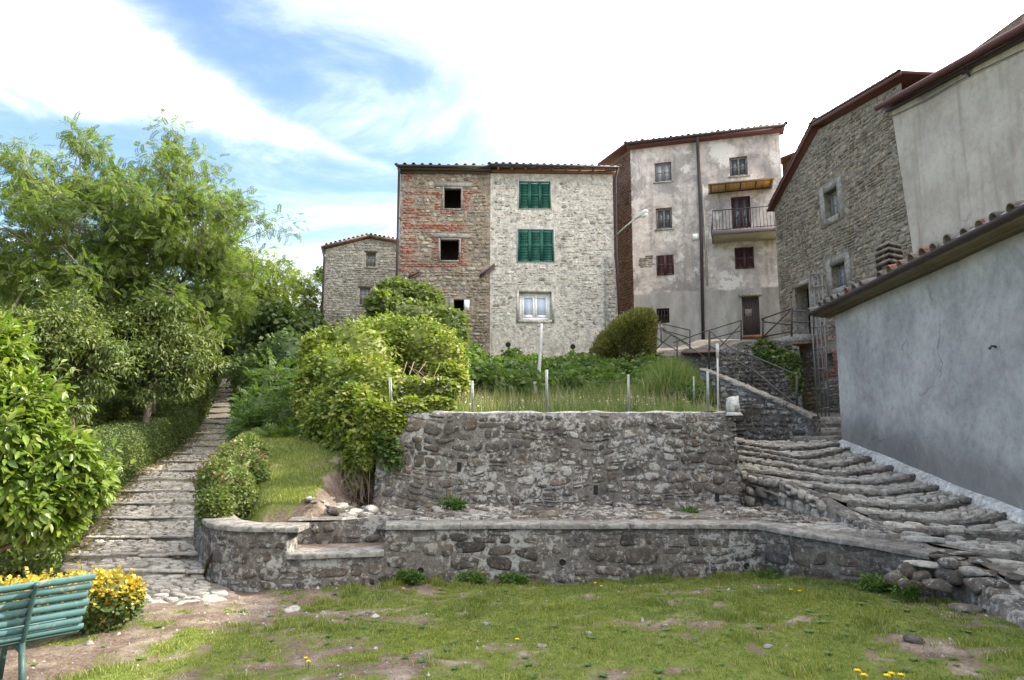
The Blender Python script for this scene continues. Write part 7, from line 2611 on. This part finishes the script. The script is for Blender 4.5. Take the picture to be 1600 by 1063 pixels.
# stones lying about
rg = np.random.default_rng(97)
for (x, y, s, m_, lb) in [(848, 1014, .06, 'stone_edge', 'pale round stone lying in the middle of the lawn'), (570, 958, .08, 'stone_edge', 'pale flat stone in the grass left of the drain hole'), (1040, 978, .06, 'stone_edge', 'half buried stone in the lawn below the middle of the wall'), 
                        (1510, 954, .16, 'stone_edge', 'grey flat stone in the grass below the stair edge'), (1543, 948, .14, 'stone_edge', 'grey stone tucked under the broken stair lip'), (1432, 1010, .10, 'stone_edge', 'grey stone set in the lawn at the right'), (920, 990, .05, 'rock_pale', 'small pale stone in the lawn right of the centre'),
                        (760, 968, .055, 'rock_pale', 'small stone in the lawn near the middle'), (455, 955, .13, 'rock_pale', 'flat pale slab at the gravelly path foot'), (188, 981, .05, 'rock_pale', 'small pale stone beside the golden bush'), (1200, 1010, .05, 'rock_pale', 'small pale stone in the right half of the lawn')]:
    if not s:
        continue
    d0 = at(x, y, 1.0) - np.array([0, 0, EYE])
    kk = (_lc[2] - EYE) / (d0[2] - _lc[0] * d0[0] - _lc[1] * d0[1])
    p = np.array([0, 0, EYE]) + d0 * kk
    p[2] = ground_z(p[0], p[1]) + s * .12
    V, F = rock(p, (s, s * .8, s * .42), rg)
    solo('stone', (V, [F]), m_, lb, 'stone')
for (x, y, D, s, m_, lb) in [(536, 808, 10.3, (.28, .2, .07), 'sandstone_slab', 'flat pale slab at the bottom of the stone heap on the bank'), (560, 815, 10.0, (.27, .16, .055), 'rock_pale', 'long flat grey slab at the front of the stone heap'), (556, 800, 10.35, (.2, .16, .06), 'sandstone_slab', 'brownish slab lying on top of the stone heap'), (580, 798, 10.35, (.2, .12, .09), 'rock_pale', 'tilted grey stone leaning at the right of the heap'),
                           (452, 745, 12.6, (.10, .08, .07), 'rock_pale', 'pale stone in the bank grass near the saplings'), (425, 722, 13.0, (.08, .06, .05), 'rock_pale', 'small pale stone high on the grass bank'), (470, 800, 10.5, (.2, .15, .1), 'stone_lichen', 'rough stone low on the bare bank'), (485, 812, 10.1, (.18, .13, .1), 'sandstone_slab', 'reddish stone at the lip of the bank hollow')]:
    V, F = rock(at(x, y, D), s, rg)
    solo('loose_stone', (V, [F]), m_, lb, 'stone')
# rough earth face behind the low seat
hol = thing('hollow_wall', at(540, 850, 10.2), 'rough plastered stone back of the hollow behind the low seat wall', 'wall')
FH = Fac(xy(448, 850, 9.62), xy(640, 850, 9.8))
zh = Z_CAP - .045
part('wall_core', wall_face(FH, 0, FH.W, zrel(880, 10), lambda u: zh - .03 * math.sin(u * 4), []).add([FH.pt(0, zh, 0), FH.pt(FH.W, zh, 0), FH.pt(FH.W, zh + .05, -.8), FH.pt(0, zh + .05, -.8)], [[0, 1, 2, 3]]), 'mortar_grey', hol)
stones_on(FH, 0, FH.W, zrel(870, 10), lambda u: zh - .02, [], (.14, .26), (.16, .34), 660, (.01, .05), 'stone_low', hol, limit=40, minpx=8, gap=.05, jit=.25, power=2.4)
for k in range(16):
    V, F = rock(at(rg.uniform(480, 600), rg.uniform(812, 826), 10.0), (rg.uniform(.06, .14), .1, rg.uniform(.04, .08)), rg)
    part('rubble_stone', (V, [F]), 'stone_lichen', hol)

# ------------------------------------------------------------------ the green bench
bt_ = at(149, 901, 5.0)
ax_ = np.array([.66, .75, 0])
ax_ /= np.linalg.norm(ax_)
fr_ = np.array([-ax_[1], ax_[0], 0])
zg = float(ground_z(bt_[0] - .5, bt_[1] - .4))
HT = bt_[2] - zg
bench = thing('park_bench', (bt_[0] - .8 * ax_[0], bt_[1] - .8 * ax_[1], zg), 'weathered blue-green slatted bench seen from behind', 'bench')
LB = 1.75


def bp_(s, f, z):
    return np.array([bt_[0], bt_[1], zg]) - ax_ * s + fr_ * f + np.array([0, 0, z])


prof = [(0.0, HT), (.035, HT - .062), (.065, HT - .124), (.092, HT - .186), (.116, HT - .248), (.14, HT - .31), (.17, HT - .365), (.225, HT - .40)]
for k, (f, z) in enumerate(prof):
    nx = prof[min(k + 1, len(prof) - 1)]
    pv = prof[max(k - 1, 0)]
    tz = np.array([nx[0] - pv[0], nx[1] - pv[1]])
    tz /= np.linalg.norm(tz)
    upv = fr_ * tz[0] + np.array([0, 0, tz[1]])
    part('slat', MB().add(*beam(bp_(0.01 * (k % 3), f, z), bp_(LB, f, z), .02, .046, upv)), 'bench_paint', bench)
for k in range(6):
    f = .29 + k * .063
    part('slat', MB().add(*beam(bp_(0, f, HT - .415 + .008 * k), bp_(LB, f, HT - .415 + .008 * k), .046, .02)), 'bench_paint', bench)
for s in (.36, 1.4):
    back = [bp_(s, f - .025, z) for f, z in [(-.012, HT + .012)] + prof[:-1]] + [bp_(s, .22, HT - .44)]
    part('back_support', MB().add2(*tube(back, .016, 6)), 'bench_iron', bench, True)
    part('leg', MB().add(*beam(bp_(s, .185, HT - .40), bp_(s, .06, -.02), .03, .045, fr_)), 'bench_iron', bench)
    part('leg', MB().add(*beam(bp_(s, .56, HT - .40), bp_(s, .64, -.02), .03, .045, fr_)), 'bench_iron', bench)
    part('seat_support', MB().add(*beam(bp_(s, .18, HT - .442), bp_(s, .64, HT - .40), .03, .04)), 'bench_iron', bench)
